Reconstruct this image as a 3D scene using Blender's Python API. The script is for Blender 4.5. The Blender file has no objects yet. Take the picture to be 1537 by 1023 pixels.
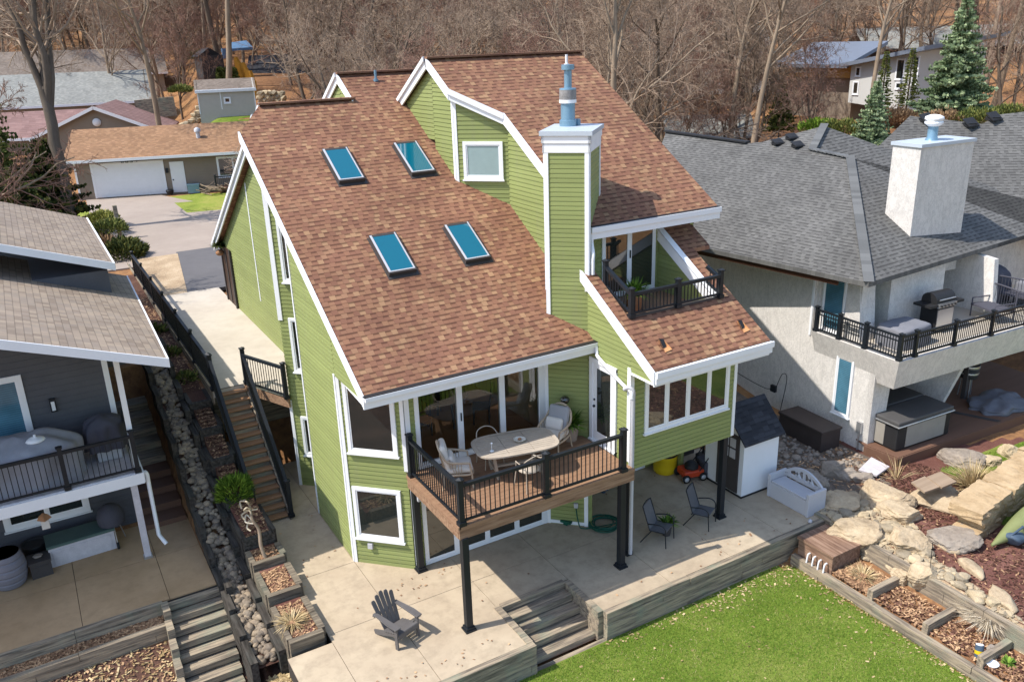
import bpy, math, random
import numpy as np
from mathutils import Vector, Matrix, noise as mn
random.seed(11)
SC = bpy.context.scene
COL = SC.collection
V = Vector
# ------------------------------------------------------------------ camera (surveyed from the vanishing points of the house)
FOC = 1271.698; PIT, ROL, YAW = 0.343125704, -0.0327433731, 0.521607176
PW, PH = 1537.0, 1023.0
CAMP = V((0, 0, 12))
_f = V((math.sin(YAW)*math.cos(PIT), math.cos(YAW)*math.cos(PIT), -math.sin(PIT)))
_r = V((math.cos(YAW), -math.sin(YAW), 0)); _u = _r.cross(_f)
CR = _r*math.cos(ROL)+_u*math.sin(ROL); CU = -_r*math.sin(ROL)+_u*math.cos(ROL); CF = _f
def ray(x, y): return CR*((x-768.5)/FOC) - CU*((y-511.5)/FOC) + CF
def pz(x, y, z=0.0): d = ray(x, y); return CAMP + d*((z-CAMP.z)/d.z)
def pX(x, y, X): d = ray(x, y); return CAMP + d*((X-CAMP.x)/d.x)
def pY(x, y, Y): d = ray(x, y); return CAMP + d*((Y-CAMP.y)/d.y)
def ppl(x, y, p, n): d = ray(x, y); n = V(n); return CAMP + d*(n.dot(V(p)-CAMP)/n.dot(d))
def adist(x, y, dist): d = ray(x, y); return CAMP + d*(dist/math.hypot(d.x, d.y))
cam_d = bpy.data.cameras.new('camera'); cam_o = bpy.data.objects.new('camera', cam_d); COL.objects.link(cam_o)
cam_d.sensor_width = 36; cam_d.lens = FOC/PW*36; cam_d.clip_end = 1500; cam_d.clip_start = .1
cam_o.matrix_world = Matrix(((CR.x, CU.x, -CF.x, CAMP.x), (CR.y, CU.y, -CF.y, CAMP.y), (CR.z, CU.z, -CF.z, CAMP.z), (0, 0, 0, 1)))
SC.camera = cam_o
# ------------------------------------------------------------------ light
SUN = V((-.975*.58, .22*.58, .814)).normalized()
w = bpy.data.worlds.new('World'); SC.world = w; w.use_nodes = True
nt = w.node_tree; sky = nt.nodes.new('ShaderNodeTexSky'); sky.sky_type = 'NISHITA'; sky.sun_disc = False
sky.sun_elevation = math.asin(SUN.z); sky.sun_rotation = math.atan2(SUN.x, SUN.y)
nt.links.new(sky.outputs[0], nt.nodes['Background'].inputs[0]); nt.nodes['Background'].inputs[1].default_value = .15
sl = bpy.data.lights.new('sun', 'SUN'); sl.energy = 3.1; sl.angle = math.radians(.5); sl.color = (1, .945, .87)
so = bpy.data.objects.new('sun', sl); COL.objects.link(so); so.rotation_euler = SUN.to_track_quat('Z', 'Y').to_euler()
SC.view_settings.view_transform = 'Standard'; SC.view_settings.look = 'None'; SC.view_settings.exposure = .92; SC.view_settings.gamma = 1
try: SC.view_settings.use_curve_mapping = False
except Exception: pass
SC.cycles.max_bounces = 6; SC.cycles.transparent_max_bounces = 12
SC.cycles.use_denoising = True
# ------------------------------------------------------------------ materials
def srgb(h):
    c = [int(h[i:i+2], 16)/255 for i in (0, 2, 4)]
    return tuple(x/12.92 if x <= .04045 else ((x+.055)/1.055)**2.4 for x in c)
class NT:
    def __init__(s, name, rough=.7, spec=.3, metal=0):
        s.m = bpy.data.materials.new(name); s.m.use_nodes = True; s.t = s.m.node_tree; s.b = s.t.nodes['Principled BSDF']
        s.b.inputs['Roughness'].default_value = rough; s.b.inputs['Specular IOR Level'].default_value = spec; s.b.inputs['Metallic'].default_value = metal
    def n(s, typ, **k):
        nd = s.t.nodes.new('ShaderNode'+typ)
        for a, b in k.items(): setattr(nd, a, b)
        return nd
    def l(s, a, b): s.t.links.new(a, b)
    def put(s, sock, val):
        if hasattr(val, 'is_output'): s.l(val, sock)
        elif val is not None: sock.default_value = val
    def math(s, op, a, b=None, c=None):
        nd = s.n('Math', operation=op)
        for i, x in enumerate((a, b, c)): s.put(nd.inputs[i], x)
        return nd.outputs[0]
    def coord(s, kind='Object', scale=(1, 1, 1)):
        tc = s.n('TexCoord'); mp = s.n('Mapping'); mp.inputs['Scale'].default_value = scale
        s.l(tc.outputs[kind], mp.inputs[0]); return mp.outputs[0]
    def noise(s, co, scale, detail=4, rough=.6):
        nd = s.n('TexNoise'); s.l(co, nd.inputs['Vector']); nd.inputs['Scale'].default_value = scale; nd.inputs['Detail'].default_value = detail; nd.inputs['Roughness'].default_value = rough
        return nd.outputs['Fac']
    def ramp(s, f, stops, interp='LINEAR'):
        nd = s.n('ValToRGB'); e = nd.color_ramp.elements; nd.color_ramp.interpolation = interp
        while len(e) < len(stops): e.new(.5)
        for el, (p, c) in zip(e, stops): el.position = p; el.color = (*c, 1) if len(c) == 3 else c
        s.l(f, nd.inputs[0]); return nd.outputs[0]
    def mix(s, f, a, b, mode='MIX'):
        nd = s.n('Mix', data_type='RGBA', blend_type=mode)
        s.put(nd.inputs['Factor'], f)
        for i, x in ((6, a), (7, b)):
            if hasattr(x, 'is_output'): s.l(x, nd.inputs[i])
            else: nd.inputs[i].default_value = (*x, 1)
        return nd.outputs[2]
    def bump(s, h, strength=.3, dist=.02):
        nd = s.n('Bump'); nd.inputs['Strength'].default_value = strength; nd.inputs['Distance'].default_value = dist
        s.l(h, nd.inputs['Height']); s.l(nd.outputs[0], s.b.inputs['Normal'])
    def col(s, c): s.l(c, s.b.inputs['Base Color'])
def tint(c, k): return tuple(min(1, x*k) for x in c)
def plain(name, c, rough=.6, var=.16, scale=3, fine=40, spec=.3, bump=.0, metal=0, stretch=(1, 1, 1)):
    if isinstance(c, str): c = srgb(c)
    N = NT(name, rough, spec, metal); co = N.coord('Object', stretch)
    a = N.noise(co, scale, 5); b = N.noise(co, fine, 3)
    f = N.math('ADD', N.math('MULTIPLY', a, .7), N.math('MULTIPLY', b, .3))
    N.col(N.ramp(f, [(.3, tint(c, 1-var)), (.7, tint(c, 1+var))]))
    if bump: N.bump(b, bump, .01)
    return N.m
def shingle(name, cols, row=.145, tab=.125, dark=.5, stain=.16, thr=.35, soft=.3):
    N = NT(name, .9, .15); tc = N.n('TexCoord'); sp = N.n('SeparateXYZ'); N.l(tc.outputs['UV'], sp.inputs[0])
    u, v = sp.outputs[0], sp.outputs[1]
    vr = N.math('DIVIDE', v, row); r = N.math('FLOOR', vr); fv = N.math('FRACT', vr)
    wr = N.n('TexWhiteNoise', noise_dimensions='1D'); N.l(r, wr.inputs['W'])
    uu = N.math('ADD', N.math('DIVIDE', u, tab), N.math('MULTIPLY', wr.outputs[0], 7.3))
    c = N.math('FLOOR', uu); fu = N.math('FRACT', uu)
    cb = N.n('CombineXYZ'); N.l(c, cb.inputs[0]); N.l(r, cb.inputs[1])
    wn = N.n('TexWhiteNoise', noise_dimensions='2D'); N.l(cb.outputs[0], wn.inputs['Vector'])
    k = len(cols); base = N.ramp(wn.outputs['Value'], [(i/k, cols[i]) for i in range(k)], 'CONSTANT')
    cb2 = N.n('CombineXYZ'); N.l(N.math('FLOOR', N.math('MULTIPLY', uu, .5)), cb2.inputs[0]); N.l(N.math('ADD', r, 57.0), cb2.inputs[1])
    wn2 = N.n('TexWhiteNoise', noise_dimensions='2D'); N.l(cb2.outputs[0], wn2.inputs['Vector'])
    alt = N.math('GREATER_THAN', N.math('ADD', N.math('MULTIPLY', N.math('FRACT', N.math('MULTIPLY', c, .5)), 1.1), N.math('MULTIPLY', wn2.outputs['Value'], .55)), thr+.1)
    band = N.math('MULTIPLY', N.math('GREATER_THAN', fv, .64), alt)
    line = N.math('GREATER_THAN', fv, .90); vl = N.math('MULTIPLY', N.math('LESS_THAN', fu, .07), .45)
    sh = N.math('MAXIMUM', N.math('MAXIMUM', band, N.math('MULTIPLY', line, .85)), vl)
    ob = N.coord('Object'); st = N.noise(ob, .7, 5); gr = N.noise(ob, 60, 2)
    mean = tuple(sum(x[i] for x in cols)/len(cols) for i in range(3)); base = N.mix(soft, base, mean)
    base = N.mix(N.math('MULTIPLY', gr, .25), base, tint(mean, 1.2))
    base = N.mix(N.math('MULTIPLY', sh, dark), base, tint(cols[0], .3))
    base = N.mix(1.0, base, N.ramp(st, [(.3, (1-stain,)*3), (.7, (1+stain*.6,)*3)]), 'MULTIPLY')
    N.col(base)
    h = N.math('ADD', N.math('MULTIPLY', N.math('SUBTRACT', 1.0, fv), .8), N.math('MULTIPLY', N.math('LESS_THAN', wn2.outputs['Value'], thr), -.35))
    N.bump(h, .5, .012)
    return N.m
def concrete(name, c, c2, stain=.18):
    c, c2 = srgb(c), srgb(c2)
    N = NT(name, .85, .25); co = N.coord(); a = N.noise(co, .45, 6, .65); b = N.noise(co, 3.0, 6, .7); g = N.noise(co, 70, 3)
    base = N.mix(N.ramp(a, [(.35, (0,)*3), (.65, (1,)*3)]), c, c2)
    base = N.mix(N.ramp(b, [(.45, (0,)*3), (.75, (stain*2,)*3)]), base, tint(c2, .62))
    base = N.mix(N.math('MULTIPLY', g, .22), base, tint(c, .7))
    N.col(base); N.bump(g, .12, .004); return N.m
def timber(name, axis, c1='7d7264', c2='a5967f', c3='4a463c', green='7f8b78'):
    N = NT(name, .9, .15); sc = [9, 9, 9]; sc[axis] = .7
    co = N.coord('Object', sc); a = N.noise(co, 1.6, 6, .65); o = N.coord(); b = N.noise(o, 1.3, 5)
    base = N.ramp(a, [(.28, srgb(c3)), (.45, srgb(c1)), (.62, srgb(c2)), (.8, srgb(c1))])
    base = N.mix(N.ramp(b, [(.52, (0,)*3), (.7, (.5,)*3)]), base, srgb(green))
    ge = N.n('NewGeometry'); 
    N.col(base); N.bump(a, .5, .012); return N.m
def planks(name, c, c2, axis=0, w=.14):
    N = NT(name, .65, .3); c, c2 = srgb(c), srgb(c2)
    o = N.coord(); sp = N.n('SeparateXYZ'); N.l(o, sp.inputs[0]); y = sp.outputs[1-axis]
    r = N.math('FLOOR', N.math('DIVIDE', y, w)); wn = N.n('TexWhiteNoise', noise_dimensions='1D'); N.l(r, wn.inputs['W'])
    sc = [14, 14, 14]; sc[axis] = .8; a = N.noise(N.coord('Object', sc), 1.5, 5)
    base = N.mix(N.math('ADD', N.math('MULTIPLY', a, .6), N.math('MULTIPLY', wn.outputs[0], .4)), c, c2)
    N.col(base); N.bump(a, .2, .004); return N.m
def ground_mat(name, stops, scale=.35, fine=14, bump=.6):
    N = NT(name, .95, .1); co = N.coord(); a = N.noise(co, scale, 6, .65); b = N.noise(co, fine, 6, .75)
    f = N.math('ADD', N.math('MULTIPLY', a, .55), N.math('MULTIPLY', b, .45))
    N.col(N.ramp(f, [(p, srgb(c)) for p, c in stops])); N.bump(b, bump, .05); return N.m
def stucco(name, c):
    c = srgb(c); N = NT(name, .9, .15); co = N.coord(); a = N.noise(co, 1.2, 6, .7); b = N.noise(co, 26, 5, .7)
    st = N.noise(N.coord('Object', (6, 6, .5)), 1.1, 5, .6)
    base = N.ramp(N.math('ADD', N.math('MULTIPLY', a, .5), N.math('MULTIPLY', b, .5)), [(.32, tint(c, .8)), (.5, c), (.7, tint(c, 1.1))])
    cr = N.noise(N.coord('Object', (1.4, 1.4, .8)), 2.6, 8, .8)
    base = N.mix(N.ramp(cr, [(.47, (0,)*3), (.5, (.5,)*3), (.53, (0,)*3)]), base, tint(c, .5))
    base = N.mix(N.ramp(st, [(.55, (0,)*3), (.75, (.35,)*3)]), base, tint(c, .55))
    N.col(base); N.bump(b, .6, .02); return N.m
def rock(name, c1, c2, c3, isle=False):
    N = NT(name, .9, .15); co = N.coord(); a = N.noise(co, 1.6, 8, .7); b = N.noise(co, 12, 6, .75); s = N.noise(N.coord('Object', (1, 1, 6)), 2.2, 5)
    f = N.math('ADD', N.math('MULTIPLY', a, .4), N.math('ADD', N.math('MULTIPLY', b, .3), N.math('MULTIPLY', s, .3)))
    isl = N.n('NewGeometry').outputs['Random Per Island']
    base = N.ramp(f, [(.3, srgb(c3)), (.46, srgb(c1)), (.66, srgb(c2))])
    base = N.mix(1.0, base, N.ramp(isl, [(0, (.62, .62, .64)), (.5, (1, .97, .93)), (1, (1.18, 1.12, 1.02))]), 'MULTIPLY') if isle else base
    N.col(base); N.bump(f, .9, .07); return N.m
def darkglass(name, c, rough=.03, spec=.6, ior=1.5):
    N = NT(name, rough, spec); N.b.inputs['Base Color'].default_value = (*c, 1)
    N.b.inputs['IOR'].default_value = ior
    if 'Coat Weight' in N.b.inputs: N.b.inputs['Coat Weight'].default_value = .5; N.b.inputs['Coat Roughness'].default_value = .02
    return N.m
def clearglass(name):
    m = bpy.data.materials.new(name); m.use_nodes = True; t = m.node_tree; t.nodes.clear()
    o = t.nodes.new('ShaderNodeOutputMaterial'); mx = t.nodes.new('ShaderNodeMixShader'); tr = t.nodes.new('ShaderNodeBsdfTransparent'); gl = t.nodes.new('ShaderNodeBsdfGlossy')
    fr = t.nodes.new('ShaderNodeFresnel'); fr.inputs[0].default_value = 1.5; tr.inputs[0].default_value = (.86, .9, .89, 1); gl.inputs['Roughness'].default_value = .02
    a = t.nodes.new('ShaderNodeMath'); a.operation = 'MULTIPLY'; a.inputs[1].default_value = .9
    t.links.new(fr.outputs[0], a.inputs[0]); t.links.new(a.outputs[0], mx.inputs[0]); t.links.new(tr.outputs[0], mx.inputs[1]); t.links.new(gl.outputs[0], mx.inputs[2]); t.links.new(mx.outputs[0], o.inputs[0])
    return m
def leafmat(name, c1, c2, trans=.15):
    N = NT(name, .75, .2); co = N.coord(); a = N.noise(co, 1.1, 3); b = N.noise(co, 9, 2)
    isl = N.n('NewGeometry').outputs['Random Per Island']; f = N.math('ADD', N.math('MULTIPLY', a, .55), N.math('MULTIPLY', isl, .45))
    N.col(N.ramp(f, [(.22, tint(srgb(c1), .75)), (.45, srgb(c1)), (.72, srgb(c2))])); return N.m
M = {}
def sidingmat(c):
    N = NT('green_siding', .55, .3); o = N.coord(); a = N.noise(o, .5, 5); st = N.noise(N.coord('Object', (5, 5, .35)), 1.0, 5, .65); g = N.noise(o, 30, 3)
    sp = N.n('SeparateXYZ'); N.l(o, sp.inputs[0]); r = N.math('FLOOR', N.math('DIVIDE', sp.outputs[2], .112)); wn = N.n('TexWhiteNoise', noise_dimensions='1D'); N.l(r, wn.inputs['W'])
    f = N.math('ADD', N.math('MULTIPLY', a, .5), N.math('ADD', N.math('MULTIPLY', wn.outputs[0], .28), N.math('MULTIPLY', g, .22)))
    b = N.ramp(f, [(.3, tint(c, .87)), (.7, tint(c, 1.1))]); b = N.mix(N.ramp(st, [(.52, (0,)*3), (.75, (.3,)*3)]), b, tint((.3, .29, .18), .8)); N.col(b); return N.m
M['siding'] = sidingmat((.248, .284, .102))
M['siding_dark'] = M['siding']
M['trim'] = plain('white_trim', (.78, .79, .80), .5, .04, 2, 20, .3)
M['shingle'] = shingle('brown_shingles', [srgb(x) for x in ('724c40', '7d5645', '8c664f', '835c49', '96745a', 'a88866', '754f42', '85604d', '906c52')], .145, .14, .66, soft=.4, stain=.2)
M['shingle_grey'] = shingle('grey_shingles', [srgb(x) for x in ('565553', '5d5c5a', '656462', '605f5d', '6d6c69', '696865')], .145, .15, .62, soft=.4, stain=.2)
M['shingle_tan'] = shingle('tan_shingles', [srgb(x) for x in ('7f7164', '8d7f71', '9a8b7b', '8a7e73', 'a0917f', '93877a')], .16, .18, .5, thr=2)
M['shingle_orange'] = shingle('faded_shingles', [srgb(x) for x in ('7f614b', '8d6d52', '99775a', '866850', 'a07f62')], .15, .2, .3)
M['shingle_ltgrey'] = shingle('pale_shingles', [srgb(x) for x in ('7f807c', '8a8b87', '95958f')], .15, .2, .25)
M['shingle_dark'] = shingle('charcoal_shingles', [srgb(x) for x in ('2e2f33', '36373b', '414247')], .14, .2, .3)
M['shingle_shed'] = shingle('shed_shingles', [srgb(x) for x in ('6f655c', '7b7067', '857a70')], .15, .2, .25)
M['shingle_red'] = shingle('dusty_red_shingles', [srgb(x) for x in ('7c625e', '866b66', '8f746f', '826864')], .3, .5, .2)
M['black'] = plain('black_metal', (.0095, .0125, .0165), .5, .15, 3, 30, .35)
M['flue'] = plain('blue_grey_metal', (.17, .29, .38), .38, .12, 4, 40, .5, 0, .3)
M['capmetal'] = plain('chimney_cap_metal', (.45, .5, .55), .4, .08, 3, 30, .5)
M['chase'] = plain('weathered_band', (.22, .21, .2), .6, .5, 8, 40)
M['sky_glass'] = darkglass('skylight_glass', (.002, .115, .17), .03, .7, 1.55)  # teal sky reflection is put into the base colour of the panes
M['dark_glass'] = darkglass('dark_window_glass', (.018, .022, .02), .03, .6, 1.75)
M['grey_glass'] = plain('blind_behind_glass', '8fa3a3', .12, .1, 1.2, 6, .6)
def blinds(name, c):
    c = srgb(c); N = NT(name, .12, .6); o = N.coord(); sp = N.n('SeparateXYZ'); N.l(o, sp.inputs[0]); f = N.math('FRACT', N.math('MULTIPLY', sp.outputs[2], 18)); a = N.noise(o, 1.5, 4)
    b = N.ramp(f, [(0, tint(c, .45)), (.25, c), (.8, tint(c, 1.15))]); N.col(N.mix(1.0, b, N.ramp(a, [(.3, (.7,)*3), (.7, (1.1,)*3)]), 'MULTIPLY')); return N.m
M['blue_glass'] = blinds('blue_blinds', '4f7a8e'); M['green_glass'] = blinds('green_blinds', '7ea492')
M['glass'] = clearglass('clear_glass')
M['concrete'] = concrete('patio_concrete', 'bbab92', 'a99881', .32)
M['concrete_walk'] = concrete('walkway_concrete', 'c4bbac', 'b7ac9c', .14)
M['concrete_left'] = concrete('stained_concrete', 'b89b78', 'a58966', .22)
M['joint'] = plain('joint_dirt', (.05, .042, .035), .9)
M['drive'] = concrete('tan_driveway', 'a3968a', '988b80', .1)
M['asphalt'] = concrete('asphalt', '6a6868', '605e5f', .1)
M['timberX'] = timber('timber_x', 0); M['timberY'] = timber('timber_y', 1)
M['timbermid'] = timber('mid_timber', 0, '655c50', '857a68', '37332c', '626a5c')
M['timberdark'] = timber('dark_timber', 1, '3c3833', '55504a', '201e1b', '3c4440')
M['deck'] = planks('deck_boards', '7f604a', '9a7b60', 0, .145)
M['deckbeam'] = timber('deck_beam_wood', 0, '846852', '9d8067', '654d3b', '8b7059')
M['comp'] = planks('composite_boards', '64493a', '735646', 0, .14)
M['tread'] = planks('tread_boards', 'a07c5a', '8a664a', 0, .14)
M['ground'] = ground_mat('leaf_litter_ground', [(.3, '4d3b2d'), (.44, '785840'), (.54, '98714c'), (.68, 'b08b63')], .09, 3, 1.0)
M['soil'] = ground_mat('dark_mulch', [(.3, '3a2a24'), (.5, '5a4238'), (.68, '7c5f50')], .8, 22)
M['redmulch'] = ground_mat('red_mulch', [(.3, '4b302a'), (.5, '6d4a41'), (.68, '8c685c')], .8, 26)
M['gravel'] = ground_mat('tan_gravel', [(.3, '7d6a55'), (.5, 'b39c7f'), (.66, 'd2bfa3')], 1.0, 16, 1.0)
M['graydirt'] = ground_mat('grey_debris', [(.3, '4d4640'), (.5, '6e645a'), (.68, '968a7b')], .8, 18, 1.0)
M['lawn'] = ground_mat('lawn_soil', [(.3, '4f6024'), (.5, '64762c'), (.66, '848a46')], .5, 16)
M['lawn_old'] = ground_mat('patchy_grass', [(.3, '5a6a2a'), (.5, '7d8a3a'), (.66, '9a9452')], .5, 8)
M['blade'] = leafmat('grass_blades', '4f711d', '80963a')
M['blade_dry'] = leafmat('dry_grass_blades', 'a08a62', 'c9b48c')
M['chip'] = leafmat('wood_chips', '8a6a50', 'c4a07a')
M['chip_dark'] = leafmat('dark_chips', '4a3026', '7d5a4a')
M['river'] = rock('river_stone', '807568', 'a59884', '565049', True)
M['rock'] = rock('limestone', 'a8957a', 'cbb99b', '5a4c3b')
M['rockgrey'] = rock('grey_rock', '8a7f73', 'a79c8e', '58514a')
M['sandstone'] = rock('sandstone_block', 'aa9475', 'c4af90', '745f45', True)
M['whitestone'] = rock('white_stone', 'a3967f', 'c2b59b', '766a55', True)
M['stucco'] = stucco('stucco', 'd3cec7')
M['dgrey'] = plain('dark_grey_siding', (.088, .09, .102), .6, .14, 1.5, 25)
M['brownsoffit'] = plain('brown_fascia', '43281b', .6)
M['greycover'] = plain('grey_fabric', '77787e', .85, .12, 2, 60, .1, .2)
M['lightcover'] = plain('pale_grey_fabric', '8e9097', .75, .16, 3, 60, .2, .2)
M['darkcover'] = plain('charcoal_fabric', '4c4c54', .8, .15, 2, 60, .1, .2)
M['tarp'] = plain('crumpled_tarp', '63646b', .6, .25, 3, 40, .3, .3)
M['resin'] = plain('teak_resin', (.40, .34, .27), .6, .12, 4, 40)
M['wicker'] = plain('wicker', (.42, .33, .235), .65, .2, 6, 60)
M['cushion'] = plain('cream_cushion', (.62, .58, .52), .9, .06, 5, 80, .1)
M['cushiongrey'] = plain('grey_cushion', (.30, .30, .31), .9, .06, 5, 80, .1)
M['adk'] = plain('grey_poly_lumber', (.105, .098, .095), .6, .15, 3, 40)
M['sling'] = plain('grey_sling', (.11, .11, .115), .7, .1, 5, 90)
M['potcer'] = plain('taupe_planter', (.36, .29, .235), .6, .1, 3, 30)
M['terra'] = plain('terracotta', (.35, .18, .09), .7, .15)
M['white'] = plain('white_plastic', (.74, .75, .76), .4, .04)
M['palegrey'] = plain('pale_grey_plastic', (.46, .46, .48), .5, .05)
M['yellow'] = plain('yellow_barrel', (.62, .44, .012), .4, .12, 3)
M['red'] = plain('orange_red_paint', (.55, .06, .02), .35, .1)
M['rubber'] = plain('rubber', (.02, .02, .02), .8)
M['hose'] = plain('green_hose', (.012, .085, .055), .4, .1)
M['plant'] = leafmat('plant_leaves', '3f5f1f', '7f9a3d')
M['shrub'] = leafmat('yew_green', '4f6a1e', '86a038')
M['juniper'] = leafmat('juniper', '35421f', '66652f')
M['rust'] = leafmat('rusty_needles', '7d6248', 'a98c68')
M['spruce'] = leafmat('blue_spruce', '6d7f5a', 'adba92')
M['cedar'] = leafmat('cedar_green', '4a5628', '8a8a48')
M['lawnbush'] = leafmat('yellow_green', '7a7f3a', 'a3a055')
M['bark'] = plain('grey_brown_bark', '8c7c6a', .95, .3, 3, 25, .1, .6, 0, (1, 1, .3))
M['barkd'] = plain('dark_bark', '685b4e', .95, .3, 3, 25, .1, .6, 0, (1, 1, .3))
M['twig'] = plain('grey_twigs', '958270', .95, .2, .5, 8, .1)
M['twigr'] = plain('reddish_twigs', '866a5c', .95, .2, .5, 8, .1)
M['bud'] = plain('red_buds', '8f5148', .9, .2, .5, 8, .1)
M['barrelwood'] = plain('grey_barrel', '75737a', .7, .12, 3)
M['box_dark'] = plain('dark_resin', (.055, .048, .046), .6, .15)
M['box_black'] = plain('black_resin', (.02, .02, .021), .55, .2)
M['brown_box'] = plain('espresso_resin', (.05, .038, .034), .6, .15)
M['tubpanel'] = plain('tub_panel', (.29, .265, .225), .6, .08)
M['tubcover'] = plain('tub_cover', (.075, .072, .07), .6, .1)
M['steel'] = plain('stainless', (.5, .5, .5), .3, .06, 3, 30, .5, 0, .7)
M['kayak'] = plain('olive_canvas', (.19, .21, .085), .7, .12)
M['blue'] = plain('blue_paint', (.06, .09, .13), .6, .3)
M['orangewood'] = planks('interior_floor', 'c98546', 'b06e38', 0, .1)
M['inwall'] = plain('interior_wall', (.62, .47, .30), .8, .06)
M['platform'] = timber('reddish_timber', 1, '7a5f4e', '977c68', '4c3a30', '80695a')
_n = NT('grey_cap_shingle', .9, .15); _n.col(_n.mix(_n.math('MULTIPLY', _n.noise(_n.coord(), 40, 3), .4), _n.ramp(_n.n('NewGeometry').outputs['Random Per Island'], [(0, srgb('525352')), (1, srgb('6a6b6a'))]), srgb('707276'))); M['capgrey'] = _n.m
M['door_brown'] = plain('brown_door', '3d2c22', .5, .15)
M['tanwall'] = plain('tan_siding', '84786a', .7, .08, 1, 20)
M['shedwall'] = plain('shed_grey', 'b3ada4', .6, .05)
M['whitewall'] = plain('white_boards', 'bdbdb9', .7, .06, 1, 20, stretch=(1, 1, .2))
M['cream'] = plain('ochre_wall', 'c39a5c', .8, .06)
M['brick'] = plain('red_brick', '9a5b42', .85, .15, 3, 20)
M['gold'] = plain('yellow_cedar', 'b07f2c', .7, .15)
M['bluetarp'] = plain('blue_cover', '557391', .6, .15)
M['metalroof'] = plain('slate_metal', '6d7480', .35, .08, 2, 20, .5)
M['green_bench'] = plain('green_lid', '4b5f59', .7, .12)
M['whitewash'] = plain('whitewashed_wood', (.52, .49, .5), .8, .15, 5, 30)
M['whitegrass'] = leafmat('bleached_grass', 'b8aa90', 'ddd2bd')
M['copper'] = plain('copper_vent', (.6, .29, .12), .45, .2, 5, 30, .5)
M['ceramic'] = plain('glazed_dish', (.66, .63, .55), .3, .1)
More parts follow.
